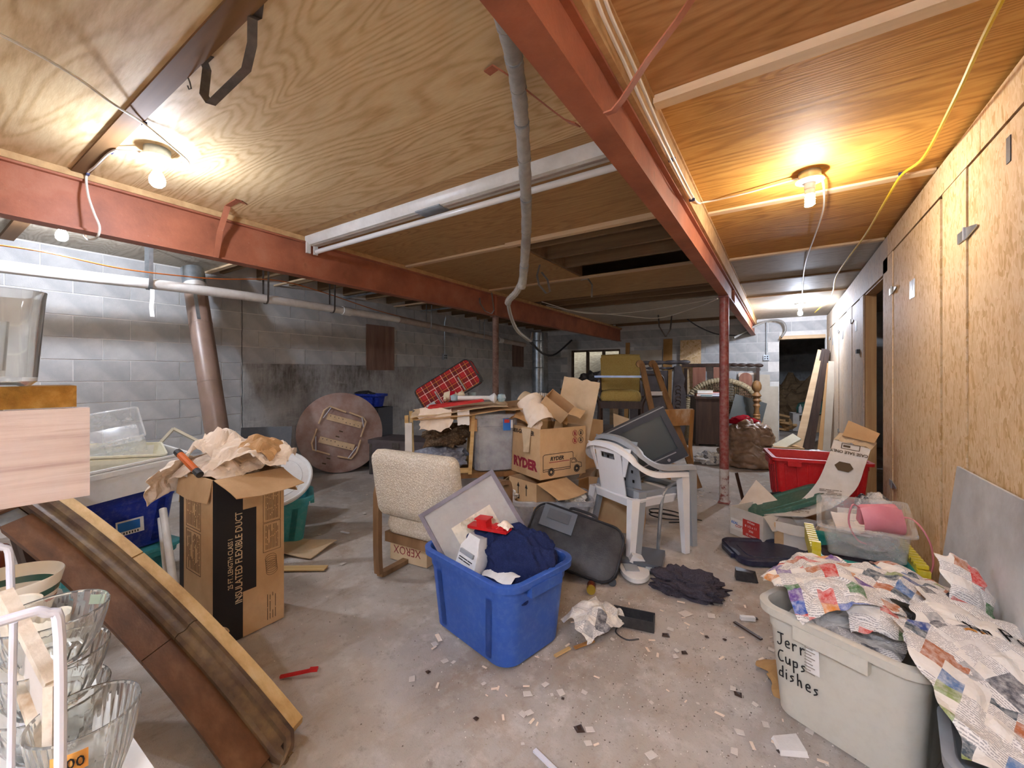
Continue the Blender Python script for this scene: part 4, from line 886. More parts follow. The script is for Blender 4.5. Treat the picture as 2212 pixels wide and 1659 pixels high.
# -- round folding table leaned by the wall
nm('table_brown', [(.3, '8a6a5f'), (.55, '9c7d72'), (.75, 'a88a7e')], 4, 6, .6, .05, dirt=('d5cdc6', .35, 5))
t = thing('round_table', 'round brown folding table leaned upside against the wall', 'table', (-4.99, 3.40, .02), 0, None, None)
ct = Vector((-5.08, 3.44, .56)); nrm = Vector((.80, -.57, .17)).normalized()
Fm = frame(ct - Vector(t.location), Vector((0, 0, 1)).cross(nrm), (0, 0, 1))
MB().lathe([(0, -.014), (.54, -.014), (.55, -.006), (.55, .004), (.54, .01), (0, .01)], 56, Fm).build('table_top', 'table_brown', t)
Fr = Fm @ Matrix.Rotation(R(-18), 4, 'Z')
for y in (.17, -.15): 
    bo = MB().bx(-.23, .23, y - .042, y + .042, .011, .03, Fr).build('batten', 'batten_pale', t, .002)
    for k in range(8): MB().lathe([(0, .031), (.007, .031), (.007, .029)], 8, Fr @ Matrix.Translation((-.19 + k * .054, y + (.018 if k < 4 else -.018), 0))).build('screw', 'strap_dark', bo)
for P in ([(-.30, .05), (-.29, .24), (-.24, .31), (-.02, .29)], [(.02, .3), (.22, .28), (.27, .24), (.27, .02)], [(-.30, -.02), (-.30, -.22), (-.26, -.3), (-.04, -.31)], [(.28, -.02), (.28, -.2), (.24, -.30), (.06, -.31)]):
    MB().tube([Fr @ Vector((x, y, .045)) for x, y in P], .012, 8).build('folding_leg', 'batten_pale', t)
for P in ([(-.27, .14), (-.22, .3)], [(.26, .16), (.2, .28)], [(-.28, -.12), (-.22, -.3)], [(.26, -.12), (.2, -.3)]): MB().tube([Fr @ Vector((x, y, .06)) for x, y in P], .007, 6).build('brace', 'white_wire', t)
for k, (x, y) in enumerate(((0, .02), (-.02, -.06), (-.04, -.37), (-.07, -.45))): MB().bx(x - .025, x + .025, y - .008, y + .008, .0105, .013, Fr).build('slot', 'ink_brown', t)
# -- small blue bin, dark trunk
tote('blue_bin', 'bright blue plastic bin behind the round table', .45, .3, .2, 'royal_blue', (-5.17, 4.02, .872), 15, handles=False)
one('cloth_heap', blob(.17, .1, .06, .5, 5, 3), 'black_plastic', 'black cloth poking out of the bright blue bin', 'cloth', (-5.28, 3.98, 1.03), smooth=0)
cbox('storage_box', 'dark box carrying the bright blue bin', .42, .36, .87, 'dark_grey', (-5.19, 4.08, 0), 15)
nm('trunk_grey', [(.3, '4d4547'), (.7, '655c5e')], 5, 5, .55, dirt=('7d7576', .3, 8))
t = thing('footlocker', 'dark grey metal trunk between the round table and the cushioned chair', 'trunk', (-4.38, 3.99, 0), 16)
MB().bx(-.42, .42, -.25, .25, 0, .42).build('body', 'trunk_grey', t, .006); MB().bx(-.435, .435, -.265, .265, .42, .475).build('lid', 'trunk_grey', t, .006); MB().bx(-.05, .05, -.275, -.262, .37, .45).build('hasp', 'strap_dark', t, .003)
for x in (-.4, .4): MB().bx(x - .02, x + .02, -.256, -.25, 0, .42).build('corner_strip', 'strap_dark', t)


# ================================================================= CENTRE
def fabric(name, a, b, sc=120, bump=.6):
    t = NT(name); v = t.coord((1, 1, 1)); w = t.n('TexVoronoi', ins={'Scale': sc}); t.l(v, w.inputs['Vector'])
    c = t.ramp(w.outputs['Distance'], [(.1, a), (.6, b)]); c = t.mix(t.ramp(t.noise(v, 5, 5), [(.5, 0.0), (.8, .35)]), c, b)
    t.bump(w.outputs['Distance'], bump, .006); return t.fin(c, .95, 0, .1)
fabric('oatmeal', 'ebe4d7', 'cdc1ad', 105); fabric('navy_cloth', '2f3a66', '222a4e', 300, .2); fabric('black_cloth', '5a555e', '413c44', 260, .3); fabric('gold_cloth', 'cdb676', 'ae9553', 160, .3); fabric('fur_brown', '7d6a55', '5e4c3b', 60, .8); fabric('batting', 'aeb2bd', '8b8f9c', 40, .5); fabric('red_cloth', 'b8182a', '8a1020', 200, .3); nm('brown_bag', [(.3, '6e533d'), (.5, '8a6d54'), (.7, 'a08468')], 5, 6, .38, .25, 30, spec=.6)
def cushion(w, d, h, r=.04, n=6, puff=.012):
    R_ = []
    for z, e in ((0, -.03), (.012, -.008), (h * .5, puff), (h - .012, -.008), (h, -.03), (h + puff * .4, -w * .35)):
        R_.append(rr(w + e, d + (e if e > -w * .3 else -d * .35), r, z, n))
    return MB().loft(R_)
# -- cushioned chair with sled base, seen from behind
t = thing('lounge_chair', 'oatmeal upholstered chair with a wooden sled base seen from behind', 'chair', (-1.935, 2.10, 0), 4)
Fb = Matrix.Translation((0, -.235, .445)) @ Matrix.Rotation(R(100), 4, 'X') @ Matrix.Translation((0, .215, -.05))
b = cushion(.66, .43, .10, .05); b.v = [tuple(Fb @ Vector(p)) for p in b.v]; b.build('backrest', 'oatmeal', t, smooth=60)
b = cushion(.60, .52, .13, .05); b.v = [(x, y + .02, z + .305 + .03 * (y + .3)) for x, y, z in b.v]; b.build('seat', 'oatmeal', t, smooth=60)
for sx in (-1, 1):
    x = sx * .345; P = smooth_path([(x, -.26, .03), (x, -.27, .2), (x, -.27, .5), (x, -.265, .58), (x, -.22, .625), (x, 0, .63), (x, .22, .62), (x, .275, .58), (x, .285, .5), (x, .28, .2), (x, .27, .06), (x, .22, .018), (x, 0, .014), (x, -.2, .014), (x, -.25, .02)], 3)
    MB().strap(P, .05, .032, (1, 0, 0)).build('sled_frame', 'oak', t, .004)
for y in (-.2, .2): MB().bx(-.33, .33, y - .02, y + .02, .235, .30).build('seat_rail', 'oak', t, .003)
t = cbox('paper_carton', 'pale carton printed XEROX standing on its lid under the oatmeal chair', .34, .26, .17, 'cardboard_pale', (-2.27, 2.20, 0), 6)
MB().bx(-.168, .168, -.128, .128, .166, .17).build('lid', 'cardboard_pale', t)
text('XEROX', .085, 'ink_red', t, (-.01, -.1312, .085), (-1, 0, 0), (0, 0, -1), bold=-.001, sx=.9)

_before = set(bpy.data.objects)
# -- end table carrying the stacked clutter
t = thing('end_table', 'plain wooden table under the clear tote and cardboard behind the oatmeal chair', 'table', (-2.40, 2.92, 0), 45)
MB().bx(-.55, .45, -.27, .27, .40, .435).build('table_top', 'mid_wood', t, .004)
for x in (-.5, .40):
    for y in (-.22, .22): MB().bx(x - .025, x + .025, y - .025, y + .025, 0, .40).build('leg', 'mid_wood', t)
t = tote('clear_tote', 'clear plastic tote with blue and red label under the cardboard sheets', .46, .40, .50, 'clear_plastic', (-2.18, 3.00, .437), 45, taper=.86, handles=False)
o = MB().bx(.06, .125, -.2, -.198, .36, .46).build('label', 'label_blue', t); MB().bx(.07, .115, -.2012, -.2002, .425, .455).build('label_print', 'label_red', o); MB().bx(.126, .145, -.2, -.198, .38, .45).build('label', 'white_paper', t)
one('blanket', blob(.17, .14, .17, .35, 8, 4, 9), 'batting', 'grey blanket stuffed in the clear labelled tote', 'blanket', (-2.18, 3.00, .452), 45)
t = thing('wooden_stand', 'open wooden stand with tape-wrapped posts stuffed with bedding', 'stand', (-2.52, 2.70, .437), 42)
for x in (-.26, .24):
    for y in (-.2, .2): MB().bar((x, y, 0), (x + (.03 if x > 0 else -.02), y, .5), .045, .03).build('post', 'pine', t, .003)
for z in (.03, .48):
    for y in (-.2, .2): MB().bx(-.25, .25, y - .012, y + .012, z - .02, z + .02).build('rail', 'pine', t)
MB().bx(-.29, -.235, -.225, -.175, .2, .44).build('tape', 'white_paper', t); MB().bx(.235, .3, -.222, -.178, .36, .46).build('tape', 'kraft_dark', t)
one('blanket', blob(.23, .16, .12, .4, 21, 4, 8), 'batting', 'pale grey batting low in the wooden stand', 'blanket', (-2.52, 2.70, .47), 42)
one('fur_throw', blob(.2, .17, .13, .5, 27, 4, 9), 'fur_brown', 'brown furry throw on the batting in the wooden stand', 'blanket', (-2.48, 2.72, .66), 42)
# cardboard sheets on top
def cb(seed, sx, sy, amp): return crumple(sx, sy, amp, seed, 18, 12, 0, .3, 3, .006)
one('cardboard_sheet', cb(2, 1.0, .5, .02), 'cardboard', 'wide brown cardboard sheet laid over the clear tote and wooden stand', 'cardboard', (-2.28, 2.86, .965), rot=(R(4), R(-5), R(45)))
one('cardboard_sheet', cb(5, .80, .34, .025), 'cardboard_pale', 'paler torn cardboard sheet on top of the wide brown sheet', 'cardboard', (-2.33, 2.72, .985), rot=(R(6), R(-7), R(42)))
one('torn_paper', crumple(.26, .18, .02, 31, 16, 14, 0, .6, 7), 'kraft', 'torn cream paper hanging from the cardboard over the wooden stand', 'paper', (-2.37, 2.47, .91), rot=(R(72), 0, R(40)), smooth=0)
one('torn_paper', crumple(.1, .12, .01, 33, 10, 10, 0, .3, 7), 'white_paper', 'striped white paper scrap hanging beside the tape-wrapped post', 'paper', (-2.20, 2.62, .92), rot=(R(80), 0, R(40)), smooth=0)
# plaid suitcase
t = NT('plaid'); tc = t.n('TexCoord'); sp = t.n('SeparateXYZ'); t.l(tc.outputs['Object'], sp.inputs[0])
def stripe(ax, per, wid, off=0):
    f = t.math('FRACT', t.math('ADD', t.math('MULTIPLY', ax, 1 / per), off)); return t.math('LESS_THAN', f, wid)
c = t.ramp(t.math('ADD', sp.outputs[0], 0.5), [(0, 'a51d22'), (1, 'a51d22')])
ax2 = t.math('ADD', sp.outputs[1], sp.outputs[2])
for a in (sp.outputs[0], ax2):
    c = t.mix(t.math('MULTIPLY', stripe(a, .1, .34), .55), c, '3a1416'); 
for a in (sp.outputs[0], ax2):
    c = t.mix(t.math('MULTIPLY', stripe(a, .1, .035, .08), .85), c, 'e6ded2'); c = t.mix(t.math('MULTIPLY', stripe(a, .1, .03, .55), .9), c, '101820'); c = t.mix(t.math('MULTIPLY', stripe(a, .1, .022, .66), .8), c, 'd3a53a')
t.fin(c, .7, 0, .3)
lx = Vector((.836 * .85, .549 * .85, .52)).normalized(); F_ = Vector((-.549, .836, 0)); 
t = thing('plaid_suitcase', 'red plaid wheeled suitcase tipped on the cardboard heap', 'suitcase', (-2.58, 2.88, 1.17)); 
up = F_.cross(lx) * -1
Fm = frame((0, 0, 0), lx, F_); Fs = Fm
t.rotation_euler = Fm.to_euler()
MB().loft([[(x, y, z) for x, z, y in rr(.56, .25, .04, yy, 5)] for yy in (-.15, -.14, .14, .15)]).build('body', 'plaid', t, .006, seg=2)
for y in (-.152, .152): MB().tube([(x, y, z) for x, z, _ in rr(.56, .25, .04, 0, 5)], .006, 6, closed=True).build('piping', 'black_plastic', t)
for x in (-.265, .265): MB().bx(x - .02, x + .02, -.1, .1, -.122, -.04).build('corner_guard', 'black_plastic', t, .006)
for y in (-.1, .1): 
    w = MB().lathe([(0, -.012), (.03, -.012), (.032, 0), (.03, .012), (0, .012)], 16, Matrix.Translation((-.285, y, -.12)) @ Matrix.Rotation(R(90), 4, 'X')).build('wheel', 'steel', t)
for x in (-.12, .12): MB().tube([(x, -.156, -.11), (x, -.156, .02)], .007, 8).build('handle_rod', 'steel', t)
MB().bx(-.25, -.17, -.158, -.15, -.1, -.05).build('name_plate', 'steel', t, .003)
# toys on the cardboard
t = thing('stuffed_toy', 'small cream stuffed animal with a red vest on the red plastic', 'toy', (-2.386, 2.68, 1.089)); t.location.z = 1.045; t.rotation_euler = (0, 0, R(35))
nm('cream_plush', 'd8ccb0', 30, 5, .95, .5)
MB().lathe([(0, -.07), (.03, -.06), (.042, -.02), (.038, .03), (.02, .06), (0, .065)], 16, Matrix.Translation((0, 0, .045)) @ Matrix.Rotation(R(90), 4, 'Y')).build('body', 'cream_plush', t)
MB().lathe([(0, -.03), (.022, -.022), (.032, 0), (.024, .022), (0, .03)], 14, Matrix.Translation((.085, 0, .055))).build('head', 'cream_plush', t)
MB().lathe([(.040, -.025), (.0445, 0), (.040, .025)], 16, Matrix.Translation((.01, 0, .045)) @ Matrix.Rotation(R(90), 4, 'Y')).build('vest', 'red_cloth', t)
for x in (-.05, .04):
    for y in (-.035, .035): MB().tube([(x, y * .6, .04), (x, y * 1.4, .01)], .013, 8).build('leg', 'cream_plush', t)
for y in (-.02, .02): MB().lathe([(0, -.01), (.01, 0), (0, .01)], 8, Matrix.Translation((.09, y, .085))).build('ear', 'cream_plush', t)
t = thing('red_tray', 'red plastic grille tray lying on the cardboard', 'tray', (-2.319, 2.664, 1.073)); t.location.z = 1.02; t.rotation_euler = (R(3), R(-8), R(38))
MB().bx(-.24, .24, -.08, .08, 0, .008).build('base', 'red_plastic', t); 
for k in range(9): MB().bx(-.23, .23, -.075 + k * .018, -.069 + k * .018, .008, .02).build('slat', 'red_plastic', t)
t = thing('toy_lamp', 'white toy lamp post with pale blue globe ends lying on the cardboard', 'toy', (-2.139, 2.783, 1.128)); t.location.z = 1.075; t.rotation_euler = (0, 0, R(36))
MB().tube([(-.2, 0, 0), (.1, 0, .0)], .02, 12).build('post', 'white_plastic', t); MB().lathe([(0, -.035), (.025, -.03), (.04, 0), (.03, .03), (0, .038)], 18, Matrix.Translation((.17, 0, .0))).build('globe', 'sky_plastic', t); MB().lathe([(.02, -.04), (.045, .0), (.02, .02)], 14, Matrix.Translation((.11, 0, 0)) @ Matrix.Rotation(R(90), 4, 'Y')).build('collar', 'white_plastic', t); MB().lathe([(0, -.03), (.03, -.02), (.035, .02), (0, .035)], 14, Matrix.Translation((-.23, .02, .0))).build('base', 'sky_plastic', t)
one('toy_cup', MB().lathe([(0, 0), (.03, 0), (.04, .07), (.036, .07), (.027, .006), (0, .006)], 18), 'sky_plastic', 'pale blue toy cup on the cardboard behind the stuffed animal', 'cup', (-2.40, 2.98, 1.04), smooth=40)

for o in set(bpy.data.objects) - _before:
    if not o.parent:
        if o.name.startswith('end_table'): o.scale.z = .48 / .40
        else: o.location.z += .085
def clothblob(rx, ry, h, seed, sub=5, f=1.5):
    bm = bmesh.new(); bmesh.ops.create_icosphere(bm, subdivisions=sub, radius=1); vs = []
    for v in bm.verts:
        p = v.co.copy(); w = noise.noise(p * 1.6 + Vector((seed, 0, 0))); q = p.x * 5 + p.y * 3 + p.z * 4 + 4 * w
        k = 1 + .1 * f * noise.noise(p * 1.8 + Vector((0, seed, 0))) + f * (.06 * abs(math.sin(q)) + .04 * abs(math.sin(2.3 * q + p.y * 6)) + .05 * noise.noise(p * 5 + Vector((seed, 3, 0)))) - .04 * f
        vs.append((p.x * rx * k, p.y * ry * k, (max(p.z, -.3) + .3) / 1.3 * h * k))
    m = MB().add(vs, [tuple(v.index for v in f.verts) for f in bm.faces]); bm.free(); return m
# -- blue tote in the middle of the floor and what it holds
tote('blue_tote', 'large blue tote in the middle of the floor holding a framed print', .72, .52, .42, 'blue_plastic', (-1.285, 1.80, 0), -12.4, taper=.88, r=.09)
T_ = Vector((-1.34, 1.836, 0.822)); L_p = Vector((-1.647, 1.61, 0.589)); Rp = Vector((-1.071, 1.928, 0.492))
xv = (L_p - T_); W_ = xv.length; xv.normalize(); yv = Rp - T_; yv = (yv - xv * yv.dot(xv)).normalized(); Hh = .54
t = thing('framed_print', 'framed grey-matted print of a sepia scene stuck in the blue tote', 'picture', T_); Fm = frame((0, 0, 0), xv, yv); t.rotation_euler = Fm.to_euler()
sg = 1 if (Fm.to_3x3() @ Vector((0, 0, 1))).dot(-T_) > 0 else -1
def fz(a, b): return (min(a * sg, b * sg), max(a * sg, b * sg))
nm('frame_grey', [(.3, '6d6670'), (.7, '8d8690')], 6, 5, .45, stretch=(1, 1, 1)); nm('mat_grey', [(.3, 'a9a6a2'), (.7, 'b9b6b1')], 3, 4, .4); 
clear('picture_glass', 'eef2f4', .06, .0)
tt = NT('sepia_print'); v = tt.coord(); c = tt.ramp(tt.noise(v, 9, 6, .6), [(.3, 'e6dcc4'), (.48, 'ece3cd'), (.58, 'b9ab8c'), (.68, 'ddd2b6')]); tt.fin(c, .4)
for (x0, x1, y0, y1) in ((-.012, W_ + .012, -.012, .01), (-.012, W_ + .012, Hh - .01, Hh + .012), (-.012, .01, .01, Hh - .01), (W_ - .01, W_ + .012, .01, Hh - .01)): MB().bx(x0, x1, y0, y1, -.012, .014).build('frame_bar', 'frame_grey', t, .003)
MB().bx(0, W_, 0, Hh, *fz(-.006, .002)).build('mat_board', 'mat_grey', t)
pr = MB().bx(W_ * .22, W_ * .76, Hh * .26, Hh * .66, *fz(.0021, .003)).build('print', 'sepia_print', t)
MB().bx(.01, W_ - .01, .01, Hh - .01, *fz(.006, .0075)).build('glass', 'picture_glass', t)
def cloth(name, label, sx, sy, mat, loc, rot, seed, amp=.03, dome=.06, th=.004, cat='cloth', sc=7, n=34, group=None):
    def fold(u, v): return .018 * math.sin(9 * u + 5 * v + 3 * noise.noise(Vector((u * 3, v * 3, seed)))) * amp / .03
    return one(name, crumple(sx, sy, amp, seed, n, n, dome, .6, sc, th, fold), mat, label, cat, loc, rot=rot, smooth=60, group=group)
one('navy_shirt', clothblob(.19, .12, .22, 41), 'navy_cloth', 'crumpled navy blue shirt heaped on the right of the blue tote', 'cloth', (-1.135, 1.80, .34), 10, smooth=70)
one('navy_shirt', clothblob(.17, .12, .23, 44), 'navy_cloth', 'navy cloth behind the white toy casing in the blue tote', 'cloth', (-1.33, 1.83, .34), 20, smooth=70)
cloth('packing_cloth', 'dark filler cloth low inside the blue tote', .58, .38, 'navy_cloth', (-1.3, 1.835, .30), (0, 0, -.21), 47, .03, .05)
one('printed_cloth', crumple(.2, .12, .015, 48, 16, 12, .02, .3, 9), 'white_paper', 'white printed cloth with yellow under the navy cloth in the blue tote', 'cloth', (-1.17, 1.70, .36), rot=(.3, 0, -.2), smooth=0)
t = thing('toy_box', 'white plastic toy casing with grey front wedged in the blue tote', 'toy', (-1.37, 1.68, .33), 0, None, (R(-12), R(8), R(-10)))
MB().loft([rr(.15, .1, .01, 0, 3), rr(.14, .09, .01, .12, 3), rr(.1, .07, .012, .16, 3), rr(.09, .06, .012, .19, 3)]).build('casing', 'white_plastic', t, .002); m = MB(); lines(m, frame((0, -.051, 0), (1, 0, 0), (0, 0, 1)), -.05, .05, .05, .075, 2, .005, 3); m.build('print', 'ink', t); MB().bx(-.05, .05, -.058, -.045, .09, .11).build('ledge', 'grey_plastic', t, .002)
t = thing('toy_truck', 'broken red plastic toy lying on the white toy casing', 'toy', (-1.27, 1.72, .56), 0, None, (R(5), R(-3), R(2)))
MB().bx(-.12, .12, -.03, .03, 0, .015).build('chassis', 'red_plastic', t, .002); MB().bx(-.06, .0, -.025, .025, .015, .05).build('cab', 'red_plastic', t, .003); MB().bx(-.07, .01, -.028, .028, .05, .057).build('roof', 'red_plastic', t, .002); MB().bx(.03, .10, -.02, .02, .015, .03).build('bed', 'red_plastic', t, .002)
one('torn_paper', crumple(.07, .06, .02, 51, 10, 10, .03, .4, 18), 'kraft', 'small crumpled scrap on the red toy', 'paper', (-1.18, 1.73, .58), smooth=0)

# -- black suitcase beside the tote
nm('black_nylon', [(.3, '1f2023'), (.7, '323338')], 8, 5, .5, .2, 120, dirt=('6d6a68', .3, 6)); nm('grey_panel', '5d636c', 4, 3, .45)
t = thing('black_suitcase', 'black soft suitcase lying tilted behind the blue tote', 'suitcase', (-1.24, 2.54, .0), 0, None, (R(-34), R(13), R(12)))
MB().loft([[(x, y, z + .21) for x, z, y in rr(.64 + e, .36 + e, .1, yy, 7)] for yy, e in ((-.11, -.06), (-.10, -.01), (-.03, 0), (.08, 0), (.10, -.04))]).build('body', 'black_nylon', t, smooth=50)
for y in (-.1, -.03, .03): MB().tube([(x, y, z + .21) for x, z, _ in rr(.645, .365, .1, 0, 7)], .008, 6, closed=True).build('zip', 'cable_black', t)
MB().bx(-.26, -.02, -.125, -.108, .23, .38).build('pocket', 'grey_panel', t, .008, seg=2); MB().bx(-.22, -.06, -.130, -.122, .29, .36).build('pocket_flap', 'dark_grey', t, .004)
MB().tube(smooth_path([(-.1, 0, .41), (-.08, 0, .44), (.08, 0, .44), (.1, 0, .41)], 4), .01, 8).build('handle', 'cable_black', t)
for x in (-.26, .26): MB().lathe([(0, -.014), (.025, -.014), (.025, .014), (0, .014)], 12, Matrix.Translation((.31, -.06 if x < 0 else .06, .06)) @ Matrix.Rotation(R(90), 4, 'X')).build('wheel', 'cable_black', t)

# -- second clear tote with arrow carton and newspaper
tote('clear_tote', 'clear plastic tote with crumpled newspaper in front of the moving carton', .66, .44, .37, 'clear_plastic', (-1.60, 3.02, 0), 33, taper=.86)
t = cbox('arrow_carton', 'brown carton with two black arrows standing in the clear tote', .34, .34, .50, 'cardboard', (-1.70, 2.98, .012), -18, [('+x', -18, .24), ('-x', -30, .2)])
m = MB()
for x in (-.05, .05):
    m.bx(x - .004, x + .004, -.1712, -.1702, .38, .455); m.prism([(x - .016, .44), (x + .016, .44), (x, .475)], .1702, .1712, Matrix(((1, 0, 0, 0), (0, 0, -1, 0), (0, 1, 0, 0), (0, 0, 0, 1))))
m.bx(-.06, -.035, -.1712, -.1702, .34, .372); m.build('print', 'ink', t)
def newsmat(name, seed, hues):
    t = NT(name); v = t.coord((1, 1, 1)); br = t.n('TexBrick', ins={'Scale': 13.0, 'Mortar Size': .008, 'Brick Width': .55, 'Row Height': .34, 'Bias': 0.0}); br.offset = .37
    mp = t.n('Mapping'); mp.inputs['Rotation'].default_value = (0, 0, .3 * seed); mp.inputs['Location'].default_value = (seed * .37, seed * .21, 0); t.l(v, mp.inputs[0]); t.l(mp.outputs[0], br.inputs['Vector'])
    vm = t.n('VectorMath', operation='MULTIPLY'); vm.inputs[1].default_value = (19, 23, 0); t.l(mp.outputs[0], vm.inputs[0]); vf = t.n('VectorMath', operation='FLOOR'); t.l(vm.outputs[0], vf.inputs[0]); vo = t.n('TexWhiteNoise'); t.l(vf.outputs[0], vo.inputs['Vector']); sp = t.n('SeparateColor'); t.l(vo.outputs['Color'], sp.inputs[0])
    pic = t.ramp(sp.outputs[0], [(i / len(hues), h) for i, h in enumerate(hues)], 'CONSTANT')
    ph = t.noise(mp.outputs[0], 45, 5, .7); pic = t.mix(t.ramp(ph, [(.4, 0.0), (.72, .6)]), pic, 'f1eee8')
    sx = t.n('SeparateXYZ'); t.l(mp.outputs[0], sx.inputs[0])
    ln = t.math('LESS_THAN', t.math('FRACT', t.math('MULTIPLY', sx.outputs[1], 150)), .45); tn = t.noise(mp.outputs[0], 230, 2, .5); tx = t.math('MULTIPLY', ln, t.math('GREATER_THAN', tn, .44))
    txt = t.mix(t.math('MULTIPLY', tx, .6), 'eae7e2', '5a5a5e')
    c = t.mix(t.math('GREATER_THAN', sp.outputs[1], .5), txt, pic); 
    return t.fin(c, .75, 0, .2)
newsmat('news_ad', 1, ['c8443c', '3f5fae', 'e7e3da', 'd98b3c', '6a4a8f', 'e7e3da', '4d7a4a', 'b9774f', 'efe9dd'])
newsmat('news_photo', 2, ['5c7ba8', 'c79a72', 'e7e3da', '44525c', '8a9a5e', 'e7e3da', '3a4f8a', 'b06a44'])
newsmat('news_text', 3, ['d9d6d0', '9a9a9a', 'e7e3da', '5a5a60', 'd9d6d0', 'e7e3da'])
one('newspaper_ball', blob(.13, .09, .07, .6, 61, 4, 9), 'news_text', 'crumpled newspaper inside the clear tote beside the arrow carton', 'newspaper', (-1.42, 3.02, .33), smooth=0)
one('newspaper_ball', blob(.08, .07, .06, .6, 63, 3, 9), 'news_text', 'small newspaper wad left of the arrow carton', 'newspaper', (-1.86, 2.88, .33), smooth=0)

# -- moving carton with truck print
t = cbox('moving_carton', 'brown moving carton printed RYDER with a truck drawing', .46, .48, .40, 'cardboard', (-1.71, 3.15, .525), -24.3, [('-x', 50, .14)])
nm('card_shadow', 'b6926a', 5, 3, .8)
text('RYDER', .108, 'ink_red', t, (.015, -.2412, .095), (1, 0, 0), (0, 0, 1), bold=.006, sx=1.02)
text('1-800-GO-RYDER', .05, 'ink', t, (-.02, -.2412, .355), (1, 0, 0), (0, 0, 1), bold=.001, sx=.9)
Fx = frame((.2312, 0, 0), (0, 1, 0), (0, 0, 1)); m = MB()
def pl(pts, w=.0022, closed=False): 
    q = pts + ([pts[0]] if closed else [])
    for a, b in zip(q, q[1:]): 
        a, b = Vector((a[0], a[1], 0)), Vector((b[0], b[1], 0)); d = (b - a).normalized(); n_ = Vector((-d.y, d.x, 0)) * w; z = Vector((0, 0, .0008))
        m.hexa([a - n_, b - n_, b + n_, a + n_], [a - n_ + z, b - n_ + z, b + n_ + z, a + n_ + z], Fx)
pl([(-.21, .06), (-.21, .185), (-.195, .195), (.09, .195), (.10, .185), (.10, .145)]); pl([(-.21, .06), (-.16, .06)]); pl([(-.10, .06), (.07, .06), (.07, .14), (.12, .14), (.15, .105), (.19, .095), (.195, .06), (.17, .06)]); pl([(.085, .13), (.115, .13), (.138, .104), (.085, .104)], .002, True); pl([(-.21, .075), (.07, .075)])
for x in (-.13, .14):
    for r_ in (.03, .018): m.tube([Fx @ Vector((x + r_ * math.cos(a), .052 + r_ * math.sin(a), .0008)) for a in [R(k * 24) for k in range(15)]], .003 if r_ > .02 else .006, 4, closed=True)
m.build('truck_drawing', 'ink', t)
text('RYDER', .045, 'ink', t, Fx @ Vector((-.07, .155, .0006)), (0, 1, 0), (0, 0, 1), bold=.0012, shear=.2)
MB().bx(-.15, .06, .126, .131, .0, .0012, Fx).build('red_rule', 'ink_red', t)
for i, (x, y) in enumerate(((.12, .345), (.185, .345), (.12, .285), (.185, .285))):
    e = MB().tube([Fx @ Vector((x + .025 * math.cos(a), y + .025 * math.sin(a), .0008)) for a in [R(k * 22.5) for k in range(16)]], .0022, 4, closed=True); 
    e.lathe([(0, .001), (.007, .001), (.007, 0)], 8, Fx @ Matrix.Translation((x, y + .009, 0))); e.bx(x - .008, x + .008, y - .014, y + .002, 0, .001, Fx)
    if i in (0, 2): e.bar(Fx @ Vector((x - .018, y + .018, .001)), Fx @ Vector((x + .018, y - .018, .001)), .003, .001)
    e.build('pictogram', 'ink_red' if i in (0, 2) else 'ink', t)
MB().sheet(10, 8, lambda u, v: (-.02 + .14 * u * (1 - .5 * v) + .04 * v, -.246 - .03 * math.sin(u * 3) * v, .39 - .19 * v), .003).build('torn_flap', 'cardboard_pale', t)['label'] = 'torn outer ply hanging down'
# contents of the moving carton
one('cardboard_sheet', MB().sheet(8, 10, lambda u, v: (.34 * (u - .5), .02 * math.sin(u * 5) + .02 * noise.noise(Vector((u * 3, v * 3, 2))), .70 * v + (.025 * noise.noise(Vector((u * 9, 3, 1))) if v > .95 else 0)), .006), 'cardboard_pale', 'upright torn cardboard panel at the back of the moving carton', 'cardboard', (-1.62, 3.36, .63), rot=(R(-6), R(10), R(8)))
tp = bpy.data.objects['cardboard_sheet.002']
text('RYDER', .07, 'ink', tp, (.13, -.012, .2), (0, 0, 1), (-1, 0, 0), bold=.002)
text('GLASS', .075, 'ink_grey', tp, (.12, -.012, .46), (0, 0, 1), (-1, 0, 0), bold=-.001)
t = cbox('small_carton', 'small brown carton tipped in the moving carton', .24, .16, .12, 'cardboard', (-1.64, 3.14, 1.05), 0, [('+x', 20, .1)], rot=(R(25), R(38), R(20)))
for i, (x, y, z, sx, sy, rot, mt, lab) in enumerate([(-1.88, 3.08, .99, .36, .28, (.5, .3, .2), 'kraft_dark', 'rolled brown paper sheet on the left of the moving carton'), (-1.74, 3.02, 1.06, .32, .26, (.9, -.3, .9), 'kraft', 'curled cream paper tube on the moving carton heap'), (-1.82, 3.16, 1.11, .32, .24, (.2, .6, 1.4), 'cardboard_pale', 'torn cardboard strip arching over the moving carton'), (-1.74, 2.98, .90, .2, .16, (1.1, .2, .3), 'kraft', 'cream paper wad at the front of the moving carton'), (-1.66, 3.2, .98, .24, .2, (.4, -.5, 2.2), 'cardboard_inner', 'brown cardboard scrap behind the cream paper tube')]):
    def fn(u, v, i=i, sx=sx, sy=sy):
        a = (u - .5) * (3.6 if i in (1, 2) else 2.0); rad = sx / 3.0
        return (rad * math.sin(a) + .02 * noise.noise(Vector((u * 4, v * 4, i))), (v - .5) * sy, rad * math.cos(a) - rad * .4 + .03 * crease((u, v, 0), 5, i))
    one('torn_cardboard', MB().sheet(16, 12, fn, .003), mt, lab, 'cardboard', (x, y, z), rot=rot, smooth=30)
